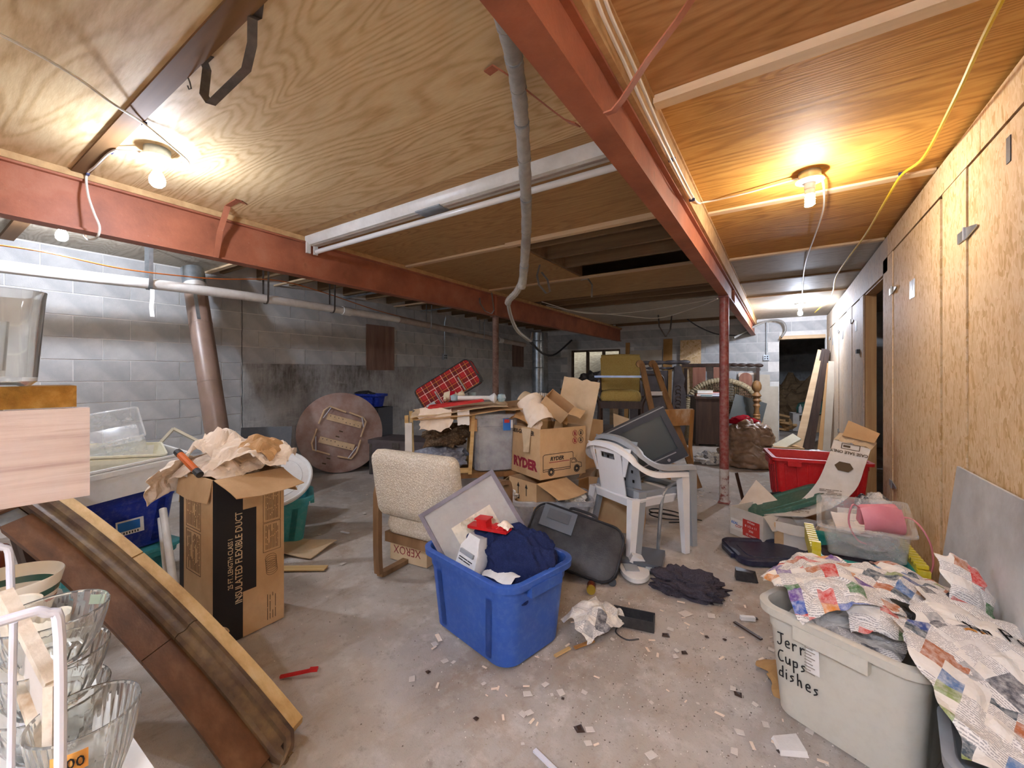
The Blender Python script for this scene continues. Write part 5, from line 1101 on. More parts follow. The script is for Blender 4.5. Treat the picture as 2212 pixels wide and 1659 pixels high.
t = NT('ticking'); tc = t.n('TexCoord'); sp = t.n('SeparateXYZ'); t.l(tc.outputs['Object'], sp.inputs[0]); c = t.mix(t.math('LESS_THAN', t.math('FRACT', t.math('MULTIPLY', sp.outputs[0], 62)), .3), 'd9d4ca', '4b5160'); t.fin(c, .9)
one('ticking_pillow', blob(.13, .09, .11, .25, 71, 4, 5), 'ticking', 'striped ticking pillow on top of the moving carton heap', 'pillow', (-1.80, 3.20, 1.03), 30)
one('pale_stick', MB().bar((0, 0, 0), (.30, .26, -.005), .02, .006), 'pine', 'thin pale wooden stick lying between the toys and the moving carton', 'stick', (-2.08, 3.12, 1.04))


# ================================================================= CENTRE RIGHT: plastic chairs, television
def monobloc(name, label, mat, loc, rz, holes=False, rot=None):
    t = thing(name, label, 'chair', loc, rz, 'stacked plastic garden chairs', rot)
    MB().loft([rr(.44, .43, .06, .375, 6), rr(.47, .45, .07, .43, 6), rr(.45, .43, .06, .442, 6), rr(.40, .38, .06, .43, 6), rr(.42, .41, .06, .39, 6)], False, True).build('seat', mat, t, smooth=40)
    P = smooth_path([(-.285, .2, .60), (-.29, .05, .615), (-.285, -.1, .63), (-.265, -.2, .68), (-.215, -.255, .755), (-.12, -.28, .80), (0, -.285, .812), (.12, -.28, .80), (.215, -.255, .755), (.265, -.2, .68), (.285, -.1, .63), (.29, .05, .615), (.285, .2, .60)], 4)
    n = len(P); vs = []; 
    for i, p in enumerate(P):      # turned-down lip section
        out = Vector((p.x, p.y + .02, 0)).normalized() if p.z < .7 else Vector((p.x * .5, p.y, 0)).normalized()
        vs.append([tuple(p + out * a + Vector((0, 0, b))) for a, b in ((-.03, -.012), (-.03, .004), (0, .01), (.022, .002), (.03, -.03), (.024, -.03), (.016, -.008), (0, -.004))])
    MB().loft(vs).build('arm_rail', mat, t, smooth=50)
    def bp(x, z): return (x, -.215 - .065 * (z - .42) / .38 + .5 * x * x, z)
    def panel(m, x0, x1, z0, z1, k=5):
        m.sheet(k, 4, lambda u, v: bp(x0 + (x1 - x0) * u, z0 + (z1 - z0) * v), .008)
    m = MB(); panel(m, -.135, .135, .41, .69, 8); panel(m, -.135, -.075, .69, .735); panel(m, .075, .135, .69, .735); panel(m, -.15, .15, .735, .80, 8)
    m.sheet(6, 4, lambda u, v: bp((-.135 - .02 * v) - .075 * u * (.2 + .8 * v), .58 + .21 * v), .008); m.sheet(6, 4, lambda u, v: bp((.135 + .02 * v) + .075 * u * (.2 + .8 * v), .58 + .21 * v), .008)
    m.build('backrest', mat, t, smooth=50)
    if holes:
        m = MB()
        for i in range(5):
            for j in range(4): 
                x, z = -.16 + .08 * i, .5 + .07 * j; y = bp(x, z)[1]; MB().bx(x - .008, x + .008, y - .012, y - .008, z - .01, z + .01).build('perforation', 'ink', t)
        for sx in (-1, 1): m_ = MB(); panel(m_, sx * .13 if sx > 0 else -.21, .21 if sx > 0 else -.13, .45, .70); m_.build('side_panel', mat, t, smooth=50)
    for sx in (-1, 1):
        for (a, b, w0, w1) in (((sx * .285, .19, .60), (sx * .27, .235, 0), .075, .045), ((sx * .215, -.205, .44), (sx * .255, -.275, 0), .07, .045)):
            def L_leg(p, w): return [(p[0] - sx * w * .5, p[1] - w * .5, p[2]), (p[0] + sx * w * .25, p[1] - w * .5, p[2]), (p[0] + sx * w * .25, p[1] + w * .5, p[2]), (p[0] - sx * w * .1, p[1] + w * .5, p[2]), (p[0] - sx * w * .1, p[1] - w * .25, p[2]), (p[0] - sx * w * .5, p[1] - w * .25, p[2])]
            MB().loft([L_leg(a, w0), L_leg(tuple((p + q) / 2 for p, q in zip(a, b)), (w0 + w1) / 2), L_leg(b, w1)]).build('leg', mat, t, .002)
    return t
plastic('garden_white', 'e9ebee', .4, 'b9b4a8', .12)
monobloc('plastic_chair', 'white plastic garden chair in front of the television', 'garden_white', (-.985, 3.28, 0), -30)
monobloc('plastic_chair', 'grey perforated plastic chair nested in the white garden chair', 'grey_plastic', (-.945, 3.35, .045), -32, True)
t = thing('steel_leg_frame', 'bent steel tube leg frame standing in the plastic chairs', 'frame', (-.76, 3.20, 0))
for P in ([(-.02, -.03, .02), (0, 0, .4), (.03, .05, .5), (.08, .2, .52)], [(.12, .28, .02), (.12, .27, .4), (.1, .24, .5), (.08, .2, .52)]): MB().tube(smooth_path(P, 4), .014, 8).build('tube', 'steel', t)
for _n in ('plastic_chair', 'plastic_chair.001'): bpy.data.objects[_n].scale = (1.06, 1.06, 1.04)
# television tilted on the chair
xd = Vector((.836, .549, 0)) * math.cos(R(27)) + Vector((0, 0, math.sin(R(27)))); nrm = (Vector((.42, -.88, -.04))).normalized()
yd = nrm.cross(xd).normalized(); xd = yd.cross(nrm)
tv = thing('television', 'old dark grey tube television tilted on the stacked plastic chairs', 'television', (-0.959, 3.462, 0.772)); 
mm = Matrix((xd, yd, nrm)).transposed().to_4x4(); tv.rotation_euler = mm.to_euler()
nm('tv_case', [(.3, '55565b'), (.7, '6a6b70')], 6, 4, .5, dirt=('8a8680', .3, 9)); nm('tv_bezel', '3d4047', 5, 3, .45); nm('tv_screen', '4b5254', 3, 2, .22, spec=.6); nm('tv_silver', '9b9ca0', 5, 3, .35)
W2, H2 = .275, .22
MB().loft([rr(2 * W2, 2 * H2, .012, .0, 4), rr(2 * W2, 2 * H2, .012, -.12, 4), rr(2 * W2 - .05, 2 * H2 - .05, .02, -.16, 4), rr(2 * W2 - .12, 2 * H2 - .1, .03, -.30, 4, 0, -.01), rr(2 * W2 - .2, 2 * H2 - .16, .03, -.40, 4, 0, -.02)]).build('case', 'tv_case', tv, smooth=30)
bz = MB()
for a in ((-W2, W2, H2 - .05, H2), (-W2, W2, -H2, -H2 + .085), (-W2, -W2 + .05, -H2 + .085, H2 - .05), (W2 - .05, W2, -H2 + .085, H2 - .05)): bz.bx(a[0], a[1], a[2], a[3], -.002, .018)
bz.build('bezel', 'tv_bezel', tv, .004)
MB().sheet(10, 8, lambda u, v: ((u - .5) * (2 * W2 - .09), (v - .5) * (2 * H2 - .125) + .018, .004 + .010 * (1 - (2 * u - 1) ** 2) * (1 - (2 * v - 1) ** 2)), .004).build('screen', 'tv_screen', tv, smooth=60)
for y in (H2 - .002, -H2 + .002): MB().bx(-W2 - .003, W2 + .003, y - .008, y + .008, -.004, .012).build('trim_strip', 'tv_silver', tv, .003)
MB().bx(-.2, .2, -H2 + .062, -H2 + .07, .017, .021).build('speaker_bar', 'tv_silver', tv); MB().lathe([(0, .024), (.012, .023), (.013, .016)], 16, Matrix.Translation((.12, -H2 + .03, 0))).build('button', 'tv_silver', tv)
vn = MB()
for k in range(22): vn.bx(-W2 + .08 + k * .018, -W2 + .088 + k * .018, H2 - .055, H2 - .047, -.3, -.18)
vn.build('vent', 'ink', tv)

# plain carton behind the chairs and under the moving carton
cbox('flat_carton', 'plain tan carton standing behind the white garden chair', .46, .40, .46, 'cardboard', (-1.25, 3.66, 0), 12, [('-x', -20, .12)])
cable('cable', 'coiled dark power cord on the floor behind the white chair', [(-.86, 3.9, .02)] + [(-.9 + .16 * math.cos(a), 4.0 + .1 * math.sin(a), .02 + .004 * i) for i, a in enumerate([R(k * 40) for k in range(16)])] + [(-.62, 4.12, .02)], .006, 'cable_black')

# -- wooden school chair
t = thing('school_chair', 'worn wooden chair with a scuffed plank back behind the television', 'chair', (-1.22, 5.42, 0), 52)
nm('scuffed_wood', [(.3, '9a6f42'), (.5, 'b58a58'), (.68, 'd9c9b4')], 6, 6, .6, .1, stretch=(1, 1, .6))
MB().sheet(8, 3, lambda u, v: (.42 * (u - .5), -.2 - .02 * math.cos((u - .5) * 3) - .02 * v, .74 + .2 * v), .018).build('backrest', 'scuffed_wood', t, .003)
MB().bx(-.2, .2, -.19, .2, .42, .45).build('seat', 'orange_oak', t, .006)
for sx in (-1, 1):
    MB().bar((sx * .18, -.27, 0), (sx * .18, -.2, .46), .035, .03).build('leg', 'orange_oak', t, .003); MB().bar((sx * .18, -.2, .44), (sx * .185, -.235, .93), .035, .03).build('back_post', 'orange_oak', t, .003); MB().bar((sx * .17, .19, 0), (sx * .17, .17, .43), .035, .035).build('leg', 'orange_oak', t, .003)
    MB().bar((sx * .175, -.24, .2), (sx * .17, .18, .2), .02, .02).build('stretcher', 'orange_oak', t)

# -- gold upholstered armchair on a dark table
t = thing('dark_table', 'dark wooden table carrying the gold armchair', 'table', (-1.92, 5.72, 0), 20)
MB().bx(-.5, .5, -.4, .4, .56, .60).build('table_top', 'dark_wood', t, .005)
for x in (-.44, .44):
    for y in (-.34, .34): MB().lathe([(.028, 0), (.04, .1), (.025, .25), (.042, .42), (.035, .56)], 12, Matrix.Translation((x, y, 0))).build('leg', 'dark_wood', t)
MB().bx(-.46, .46, -.36, .36, .48, .56).build('apron', 'dark_wood', t, .003)
t = thing('armchair', 'antique armchair with mustard gold upholstery and dark carved arms', 'armchair', (-1.90, 5.66, .602), 199)
b = cushion(.52, .50, .14, .06, 6, .02); b.v = [(x, y, z + .38 + (.03 * (1 - (x / .26) ** 2))) for x, y, z in b.v]; b.build('seat', 'gold_cloth', t, smooth=60)
MB().sheet(10, 10, lambda u, v: ((.50 + .06 * v) * (u - .5), -.24 - .22 * v + .03 * math.sin(PI * u) * 1, .50 + .48 * v), .07).build('backrest', 'gold_cloth', t, smooth=60)
MB().tube([(-.28, -.455, 1.0), (0, -.46, 1.01), (.28, -.455, 1.0)], .058, 14).build('head_roll', 'gold_cloth', t, smooth=60)
MB().bx(-.29, .29, .2, .26, .30, .40).build('front_rail', 'dark_wood', t, .006); m = MB()
for k in range(12): m.lathe([(0, .006), (.007, .003), (.007, 0)], 6, Matrix.Translation((-.25 + k * .0455, .262, .392)) @ Matrix.Rotation(R(-90), 4, 'X'))
m.build('nail_heads', 'ink_brown', t)
for sx in (-1, 1):
    MB().tube(smooth_path([(sx * .3, -.3, .70), (sx * .31, -.05, .68), (sx * .31, .18, .67), (sx * .32, .25, .64), (sx * .31, .24, .58)], 4), .028, 10).build('arm', 'dark_wood', t)
    MB().tube(smooth_path([(sx * .3, .23, .64), (sx * .33, .24, .5), (sx * .28, .24, .36), (sx * .28, .24, .2), (sx * .30, .26, 0)], 4), [.026] * 16 + [.03], 10).build('front_leg', 'dark_wood', t)
    MB().tube(smooth_path([(sx * .26, -.47, .95), (sx * .27, -.25, .45), (sx * .27, -.3, 0)], 4), .024, 8).build('rear_leg', 'dark_wood', t)
one('metal_rail', MB().bx(-.34, .34, -.03, .03, 0, .028), 'label_blue', 'pale blue metal rail lying across the arms of the gold armchair', 'rail', (-1.83, 5.44, 1.318), 19, bevel=.004)
M['rail_blue'] = nm('rail_blue', [(.3, '7f97bd'), (.7, 'a9bbd6')], 5, 3, .35, metal=.4); bpy.data.objects['metal_rail'].data.materials[0] = M['rail_blue']
# cartons and slats around
for (x, y, rz, h, lab) in ((-1.55, 4.75, 25, .9, 'folded carton flap standing left of the television'),): one('carton_flap', MB().hexa([(-.1, 0, 0), (.1, 0, 0), (.1, .008, 0), (-.1, .008, 0)], [(-.12, .04, h), (.06, .04, h - .06), (.06, .048, h - .06), (-.12, .048, h)]), 'cardboard_pale', lab, 'cardboard', (x, y, 0), rz)
one('carton_flap', MB().sheet(4, 8, lambda u, v: (.3 * (u - .5) * (1 - .3 * v), .03 * v, .9 * v), .006), 'cardboard', 'brown cardboard leaning between the moving carton and the gold armchair', 'cardboard', (-1.72, 4.15, 0), rot=(R(-14), R(8), R(40)))
# two scroll-topped chair rails
t = thing('chair_frame', 'pair of scroll-topped reddish wooden rails leaning beside the gold armchair', 'frame', (-1.42, 5.35, 0))
for a, b in (((-1.545, 5.446, 1.5), (-1.361, 5.328, 0.799)), ((-1.434, 5.639, 1.502), (-1.146, 5.469, 0.799))):
    a, b = Vector(a) - Vector(t.location), Vector(b) - Vector(t.location); bt = b + (b - a) * ((b.z) / (a.z - b.z)) * .98
    MB().bar(a, bt, .03, .07, (.84, .55, 0)).build('rail', 'mid_wood', t, .006)
    MB().lathe([(0, -.015), (.05, -.015), (.05, .015), (0, .015)], 16, Matrix.Translation(a + Vector((-.02, -.01, .0))) @ Matrix.Rotation(R(90), 4, 'X') @ Matrix.Rotation(R(33), 4, 'Y')).build('scroll', 'mid_wood', t, .004)
a, b = Vector((-1.437, 5.398, 1.116)) - Vector(t.location), Vector((-1.259, 5.574, 1.114)) - Vector(t.location); MB().bar(a, b, .02, .05).build('rung', 'white_plastic', t, .003)

# ================================================================= BACK: bedsteads, dresser, wicker headboard
def turned(m, a, b, r, beads=6):
    a, b = Vector(a), Vector(b); n = beads * 6; P = [a.lerp(b, i / n) for i in range(n + 1)]
    m.tube(P, [max(.006, r * (.62 + .38 * abs(math.sin(i / n * PI * beads))) * (.5 if i in (0, n) else 1)) for i in range(n + 1)], 10); return m
t = thing('carved_bedstead', 'dark carved wooden headboard standing behind the scroll rails', 'headboard', (-1.95, 8.3, 0), 28)
nm('ebony', [(.3, '332e2f'), (.7, '4d4748')], 6, 5, .5, .1)
MB().bx(-.62, .1, -.02, .02, .35, 1.44).build('panel', 'ebony', t, .004); o = MB().tube([(x * .9 - .26, -.024, z) for x, z, _ in [(p[0], p[1] + 1.15, 0) for p in rr(.62, .42, .12, 0, 6)]], .016, 8, closed=True).build('moulding', 'dark_wood', t)
turned(MB(), (-.7, 0, 1.58), (.52, 0, 1.60), .045, 5).build('top_rail', 'ebony', t); turned(MB(), (-.66, 0, 1.48), (.3, 0, 1.48), .03, 8).build('lower_rail', 'ebony', t)
side = [(-.02, 0), (.2, 0), (.27, .5), (.26, 1.0), (.22, 1.15), (.25, 1.28), (.2, 1.40), (.17, 1.52), (.05, 1.52), (.02, 1.0)]
MB().prism([(x + .15, z) for x, z in side], -.03, .012, Matrix(((1, 0, 0, 0), (0, 0, 1, -.06), (0, 1, 0, 0), (0, 0, 0, 1)))).build('side_board', 'ebony', t, .004)
m = MB()
for k in range(9): m.tube([(.27 + .045 * math.cos(a) * (1 if k % 2 else -1), -.093, .55 + k * .07 + .04 * math.sin(a)) for a in [R(x) for x in range(0, 300, 30)]], .006, 5)
m.build('carving', 'dark_wood', t)
turned(MB(), (.3, -.02, .95), (.6, .05, .95), .02, 8).build('spindle', 'ebony', t)
t = thing('bedstead', 'reddish wooden bedstead with a long turned rail behind the wicker headboard', 'headboard', (-1.05, 9.93, 0), 0)
MB().bx(-.85, .12, -.035, .035, 1.53, 1.60).build('rail', 'dark_wood', t, .01, seg=2); turned(MB(), (.1, 0, 1.565), (.72, 0, 1.545), .042, 4).build('turned_end', 'dark_wood', t); 
for x in (-.5, -.08): MB().bx(x - .13, x + .13, -.012, .012, .55, 1.52).build('slat', 'red_wood', t, .003)
MB().prism([(-.12 + x, z) for x, z in [(.0, .5), (.24, .5)] + [(.12 + .12 * math.cos(R(a)), 1.28 + .12 * math.sin(R(a))) for a in range(0, 181, 20)]], -.012, .012, Matrix(((1, 0, 0, .40), (0, 0, 1, 0), (0, 1, 0, 0), (0, 0, 0, 1)))).build('slat', 'red_wood', t, .003)
for x in (-.78, .62): MB().bx(x - .03, x + .03, -.03, .03, 0, 1.50).build('post', 'dark_wood', t)
for x in (-.9, .62): MB().bx(x - .02, x + .02, -.06, -.02, .6, .66).build('bracket', 'dark_wood', t)
t = thing('bed_post', 'turned wooden bed post with a ball top beside the wicker headboard', 'post', (-.42, 9.25, 0))
MB().lathe([(.04, 0), (.05, .05), (.035, .1), (.06, .3), (.035, .45), (.06, .55), (.04, .7), (.065, .76), (.04, .8), (.07, .86), (.045, .9), (.085, .95), (.04, 1.02), (.08, 1.08), (.085, 1.15), (.06, 1.22), (0, 1.25)], 20).build('shaft', 'mid_wood', t); m = MB()
for k in range(8): m.lathe([(.052, .14 + k * .06), (.066, .16 + k * .06), (.052, .18 + k * .06)], 16)
m.build('rings', 'mid_wood', t)
# wicker arch
nm('wicker', [(.3, '8b7a5c'), (.5, 'ab9b7c'), (.7, 'c9bd9f')], 30, 5, .8, .5, 60, stretch=(1, 1, 3)); nm('wicker_dark', [(.3, '4f4230'), (.7, '75654a')], 30, 5, .85, .5, 60)
t = thing('wicker_headboard', 'arched wicker headboard behind the dark dresser', 'headboard', (-1.05, 9.55, 0), 6)
arch = [(-.68, 0)] + [(.68 * -math.cos(R(a)), .66 + .58 * math.sin(R(a))) for a in range(0, 181, 12)] + [(.68, 0)]
MB().tube([(x, 0, z) for x, z in arch], .055, 10).build('rim', 'wicker', t)
for i in range(44):
    f = i / 43 * (len(arch) - 1.001); k = int(f); a, b = Vector((arch[k][0], 0, arch[k][1])), Vector((arch[k + 1][0], 0, arch[k + 1][1])); p = a.lerp(b, f - k); d = (b - a).normalized() * .011
    MB().tube([p - d, p, p + d], [.056, .066, .056], 10).build('wrap', 'wicker', t)
m = MB(); 
for k in range(40):
    x = -.62 + k * .032; zt = .66 + .55 * math.sqrt(max(0, 1 - (x / .66) ** 2)); m.tube([(x, .015 * (-1) ** k, .05), (x, 0, zt)], .012, 5)
m.build('stakes', 'wicker_dark', t)
for k in range(22):
    z = .1 + k * .052; hw = .62 if z < .66 else .66 * math.sqrt(max(.01, 1 - ((z - .66) / .57) ** 2)); MB().tube([(-hw + 2 * hw * i / 16, .02 * (-1) ** (i + k), z) for i in range(17)], .011, 5).build('weaver', 'wicker_dark', t)
# dresser with books
t = thing('dresser', 'dark wooden dresser with drawers standing before the wicker headboard', 'dresser', (-1.27, 8.85, 0), 19)
MB().bx(-.225, .215, -.31, .31, .04, .90).build('carcase', 'dark_wood', t, .004); MB().bx(-.25, .25, -.34, .34, .90, .935).build('top', 'dark_wood', t, .006)
nm('drawer_grey', [(.3, '5a5350'), (.7, '7b736e')], 6, 5, .5)
for k in range(4):
    d = MB().bx(.216, .232, -.29, .29, .08 + k * .205, .27 + k * .205).build('drawer', 'drawer_grey', t, .003)
    for y in (-.15, .15): MB().bx(.232, .25, y - .04, y + .04, .165 + k * .205, .185 + k * .205).build('handle', 'steel', d, .003)
for x in (-.2, .19):
    for y in (-.27, .27): MB().bx(x - .025, x + .025, y - .025, y + .025, 0, .04).build('foot', 'dark_wood', t)
for (x, y, z, L, w, h, rz, mt, lab) in ((-1.30, 8.86, .938, .3, .22, .05, 20, 'orange_paint', 'orange book lying on the dresser, lowest of its pile'), (-1.30, 8.87, .99, .29, .21, .06, 24, 'cream_plastic', 'cream book on top of the orange book'), (-1.22, 8.66, .938, .2, .14, .025, 10, 'teal_plastic', 'thin teal book at the front of the dresser'), (-1.13, 9.0, .938, .22, .16, .04, 25, 'label_blue', 'blue book at the right of the dresser'), (-1.13, 9.0, .98, .2, .15, .03, 30, 'label_red', 'red book on top of the blue book')):
    t = thing('book', lab, 'book', (x, y, z), rz, 'books on the dresser'); MB().bx(-L / 2, L / 2, -w / 2, w / 2, 0, .004).build('cover', mt, t); MB().bx(-L / 2, L / 2, -w / 2, w / 2, h - .004, h).build('cover', mt, t); MB().bx(-L / 2, -L / 2 + .004, -w / 2, w / 2, 0, h).build('spine', mt, t); MB().bx(-L / 2 + .004, L / 2 - .006, -w / 2 + .005, w / 2 - .005, .004, h - .004).build('pages', 'white_paper', t)
one('glass_sheet', MB().bx(-.3, .3, -.012, .012, 0, .95), 'tv_screen', 'dark glass panel leaning beside the dresser', 'panel', (-.72, 9.2, 0), rot=(R(-14), R(18), R(20)), bevel=.003)
# bags and scraps
t = one('rubbish_bag', clothblob(.38, .34, .40, 81), 'brown_bag', 'big brown rubbish bag slumped behind the red post', 'bag', (-.43, 7.15, 0), smooth=70)
one('rubbish_bag', clothblob(.30, .27, .34, 84), 'brown_bag', 'crinkled brown plastic bag stacked on the big rubbish bag', 'bag', (-.42, 7.22, .32), smooth=70)
one('red_cloth', clothblob(.2, .15, .12, 86, 4), 'red_cloth', 'red cloth on top of the brown bags', 'cloth', (-.50, 7.28, .60), smooth=70)
one('newspaper_ball', blob(.2, .15, .11, .6, 88, 4, 9), 'news_text', 'crumpled newspaper heap beside the dresser foot', 'newspaper', (-.95, 6.95, 0), smooth=0)
one('keyboard', MB().bx(-.22, .22, -.08, .08, 0, .03), 'cream_plastic', 'cream plastic keyboard tipped beside the brown bags', 'keyboard', (.02, 7.45, .3), rot=(R(25), R(-30), R(30)), bevel=.006)
one('storage_box', MB().bx(-.2, .2, -.18, .18, 0, .28), 'cardboard', 'brown carton behind the rubbish bags', 'box', (.02, 7.5, 0), 20, bevel=.004)
# boards leaning on the back wall
nm('pale_board', [(.3, 'b4ab9a'), (.7, 'c9c2b3')], 4, 4, .7); nm('hard_board', [(.3, '9d7440'), (.7, 'b98f55')], 5, 5, .75)
for (x, w, h, mt, off, lab) in ((-.40, .36, 1.36, 'pale_board', .0, 'pale board leaning on the back wall left of the doorway'), (-.24, .34, 1.12, 'pale_board', .05, 'shorter pale board in front of the taller pale board'), (-.62, .34, 1.40, 'kraft', .0, 'cream board leaning behind the turned bed post'), (-1.75, .44, 2.15, 'osb', .02, 'tall strand board panel leaning on the back wall'), (-2.25, .2, 2.2, 'hard_board', .0, 'narrow brown plank against the back wall'), (-2.75, .75, 1.95, 'pale_board', .0, 'large grey board against the back wall beside the brown plank'), (-3.2, .1, 2.15, 'hard_board', .0, 'thin brown stud beside the large grey board')):
    one('leaning_board', MB().bx(-w / 2, w / 2, -.012, .012, 0, h), mt, lab, 'board', (x, YB - .16 - off, 0), rot=(R(-4), 0, 0), bevel=.002)
# things on the window sill ledge
one('old_machine', blob(.3, .16, .26, .7, 91, 3, 6), 'strap_dark', 'dark rusty machinery heap in front of the small window', 'machine', (-4.1, 9.75, 1.02), smooth=0)
one('workbench', MB().bx(-.7, .7, -.25, .25, .95, 1.0).bx(-.68, -.6, -.2, .2, 0, .95).bx(.6, .68, -.2, .2, 0, .95), 'old_joist', 'old plank bench under the small window', 'bench', (-4.08, 9.78, 0))
# planks leaning by the far door
for i, (bx_, by, tx, ty, h, w, mt, lab) in enumerate([(.24, 9.25, .60, 9.42, 1.80, .12, 'batten_pale', 'pale edged plank, leftmost of the boards leaning by the far door'), (.31, 9.27, .645, 9.42, 1.82, .10, 'dark_wood', 'dark plank, second of the leaning boards by the far door'), (.36, 9.22, .66, 9.36, 1.80, .09, 'dark_wood', 'dark plank, third of the leaning boards by the far door'), (.43, 9.2, .675, 9.3, 1.78, .07, 'dark_wood', 'narrow dark plank, fourth of the leaning boards by the far door'), (.55, 8.95, .69, 8.98, 1.55, .09, 'lumber', 'pale plank standing almost upright right of the dark planks'), (.62, 8.8, .70, 8.8, 1.58, .10, 'pale_board', 'grey plank standing almost upright against the dusty door')]):
    one('leaning_plank', MB().bar((0, 0, 0), (tx - bx_, ty - by, h), w, .03, (0, 1, 0)), mt, lab, 'plank', (bx_, by, .005), bevel=.002, group='planks leaning by the far door')
# far room
t = cbox('white_carton', 'white printed carton on the floor of the dark far room', .5, .4, .42, 'cardboard_white', (.42, 12.3, .0), 10); MB().bx(-.12, .12, -.2015, -.2005, .24, .38).build('print', 'ink_brown', t)
cbox('brown_carton', 'brown carton beside the white printed carton in the far room', .4, .35, .4, 'cardboard', (.80, 12.2, 0), 5)
one('duffel_bag', clothblob(.42, .2, .3, 95, 4), 'green_plastic', 'green bag on top of the cartons in the far room', 'bag', (.72, 12.4, .42), smooth=60)
one('firewood_heap', blob(.9, .6, .8, .7, 97, 4, 7), 'old_joist', 'dark heap of timber at the back of the far room', 'timber', (.2, 13.7, 0), smooth=0)
for i in range(9): one('timber_offcut', MB().bar((0, 0, 0), (rnd.uniform(-.5, .1), rnd.uniform(-.3, .3), rnd.uniform(0, .15)), .09, .05), 'lumber', 'rough timber offcut in the pile by the white carton', 'timber', (.12 + rnd.uniform(-.1, .1), 11.9 + rnd.uniform(-.2, .3), .03 + .06 * (i % 6)), group='timber offcuts in the far room')
one('plastic_bottle', MB().lathe([(0, 0), (.04, 0), (.04, .14), (.015, .18), (.015, .21), (0, .21)], 12), 'white_plastic', 'small white bottle on the cartons in the far room', 'bottle', (.36, 12.2, .425))


# ================================================================= RIGHT: cartons, crate, totes, newspapers
# red crate on a low carton
cbox('low_carton', 'low brown carton under the red crate', .62, .46, .235, 'cardboard', (.25, 4.62, 0), 8)
t = thing('red_crate', 'red plastic crate with ribbed sides and a broken corner', 'crate', (.235, 4.60, .237), 10)
q = 5
MB().loft([rr(.60, .42, .03, 0, q), rr(.66, .47, .03, .37, q), rr(.72, .53, .035, .37, q), rr(.72, .53, .035, .395, q), rr(.66, .48, .03, .395, q), rr(.64, .455, .03, .37, q), rr(.58, .40, .03, .01, q)]).build('body', 'red_plastic', t, smooth=30)
for sy in (-1, 1):
    for k in range(7): MB().bar((-.24 + k * .08, sy * .215, .02), (-.26 + k * .087, sy * .236, .34), .012, .012, (0, 1, 0)).build('rib', 'red_plastic', t)
for sx in (-1, 1):
    for k in range(4): MB().bar((sx * .305, -.14 + k * .09, .02), (sx * .33, -.15 + k * .1, .34), .012, .012, (1, 0, 0)).build('rib', 'red_plastic', t)
    MB().bx(sx * .345 - .015, sx * .345 + .015, -.12, .12, .31, .36).build('handle', 'red_plastic', t, .006)
for x in (-.2, .2): MB().bx(x - .05, x + .05, -.275, -.255, .33, .37).build('latch', 'red_plastic', t, .004)
nm('bag_white', [(.3, 'd9dbe0'), (.7, 'eef0f3')], 8, 4, .4); clear('clear_bag', 'e9edf2', .3, .5)
one('plastic_bag', clothblob(.26, .16, .18, 101, 4), 'clear_bag', 'clear plastic bag bulging behind the red crate', 'bag', (.30, 5.25, .40), smooth=60); cbox('tan_carton', 'tan carton behind the red crate', .5, .4, .40, 'cardboard', (.28, 5.3, 0), 5)
newsmat('zigzag', 5, ['2f3440', 'e7e3da', '6b7080', 'efece6', '3c4250', 'e7e3da'])
one('patterned_cloth', clothblob(.15, .18, .32, 103), 'zigzag', 'black and white patterned cloth by the strand board wall', 'cloth', (.57, 3.98, .0), smooth=70)
one('patterned_cloth', clothblob(.13, .16, .22, 104), 'zigzag', 'second patterned cloth piled on the first beside the red crate', 'cloth', (.58, 4.10, .24), smooth=70)
one('plastic_bag', clothblob(.16, .14, .22, 106, 4), 'kraft', 'tan plastic bag below the red crate', 'bag', (.33, 4.02, 0), smooth=60)
# copy-paper carton with lid and frames
t = cbox('copy_carton', 'white copy paper carton with a red and blue label on the floor', .30, .44, .235, 'cardboard_white', (-.13, 4.08, 0), -34, [('+x', -55, .12), ('+y', -20, .14)])
lb = MB().bx(-.14, -.03, -.2213, -.2203, .05, .14).build('label', 'white_paper', t); lr = MB().bx(-.028, .12, -.2213, -.2203, .03, .165).build('label', 'label_red', t)
for k, s_ in enumerate(('White', '8 1/2 x 11', '20#', '10 reams')): text(s_, .026, 'white_paper', lr, (.045, -.2218, .148 - k * .034), (1, 0, 0), (0, 0, 1), ext=.0004)
text('REAL', .032, 'label_blue', lb, (-.105, -.2218, .105), (1, 0, 0), (0, 0, 1), ext=.0004, shear=.2, bold=.0006, sx=.9); text('COPY', .032, 'label_red', lb, (-.06, -.2218, .085), (1, 0, 0), (0, 0, 1), ext=.0004, shear=.2, bold=.0006, sx=.9)
t = cbox('copy_carton', 'second white carton with brown torn corner right of the labelled copy carton', .26, .24, .21, 'cardboard_white', (.10, 3.93, 0), -12, [('-y', -78, .07)])
MB().bx(-.132, -.07, -.1225, -.1205, 0, .2).build('torn_patch', 'cardboard', t)
t = thing('picture_frame', 'black-framed picture standing in the copy carton', 'picture', (-.15, 4.17, .10), 0, None, (R(-38), R(-20), R(-28)))
MB().bx(-.15, .15, -.008, .008, 0, .24).build('backing', 'navy_plastic', t); 
for a in ((-.16, .16, .23, .25), (-.16, .16, -.01, .012), (-.16, -.142, .01, .23), (.142, .16, .01, .23)): MB().bx(a[0], a[1], -.014, .014, a[2], a[3]).build('frame_bar', 'black_plastic', t, .003)
one('cardboard_sheet', MB().hexa([(-.16, 0, 0), (.14, 0, 0), (.14, .006, 0), (-.16, .006, 0)], [(-.10, .03, .34), (.16, .03, .26), (.16, .036, .26), (-.10, .036, .34)]), 'kraft', 'pale cardboard sheet sticking up at the left of the copy carton', 'cardboard', (-.24, 4.17, .08), rot=(R(-12), R(14), R(-34)))
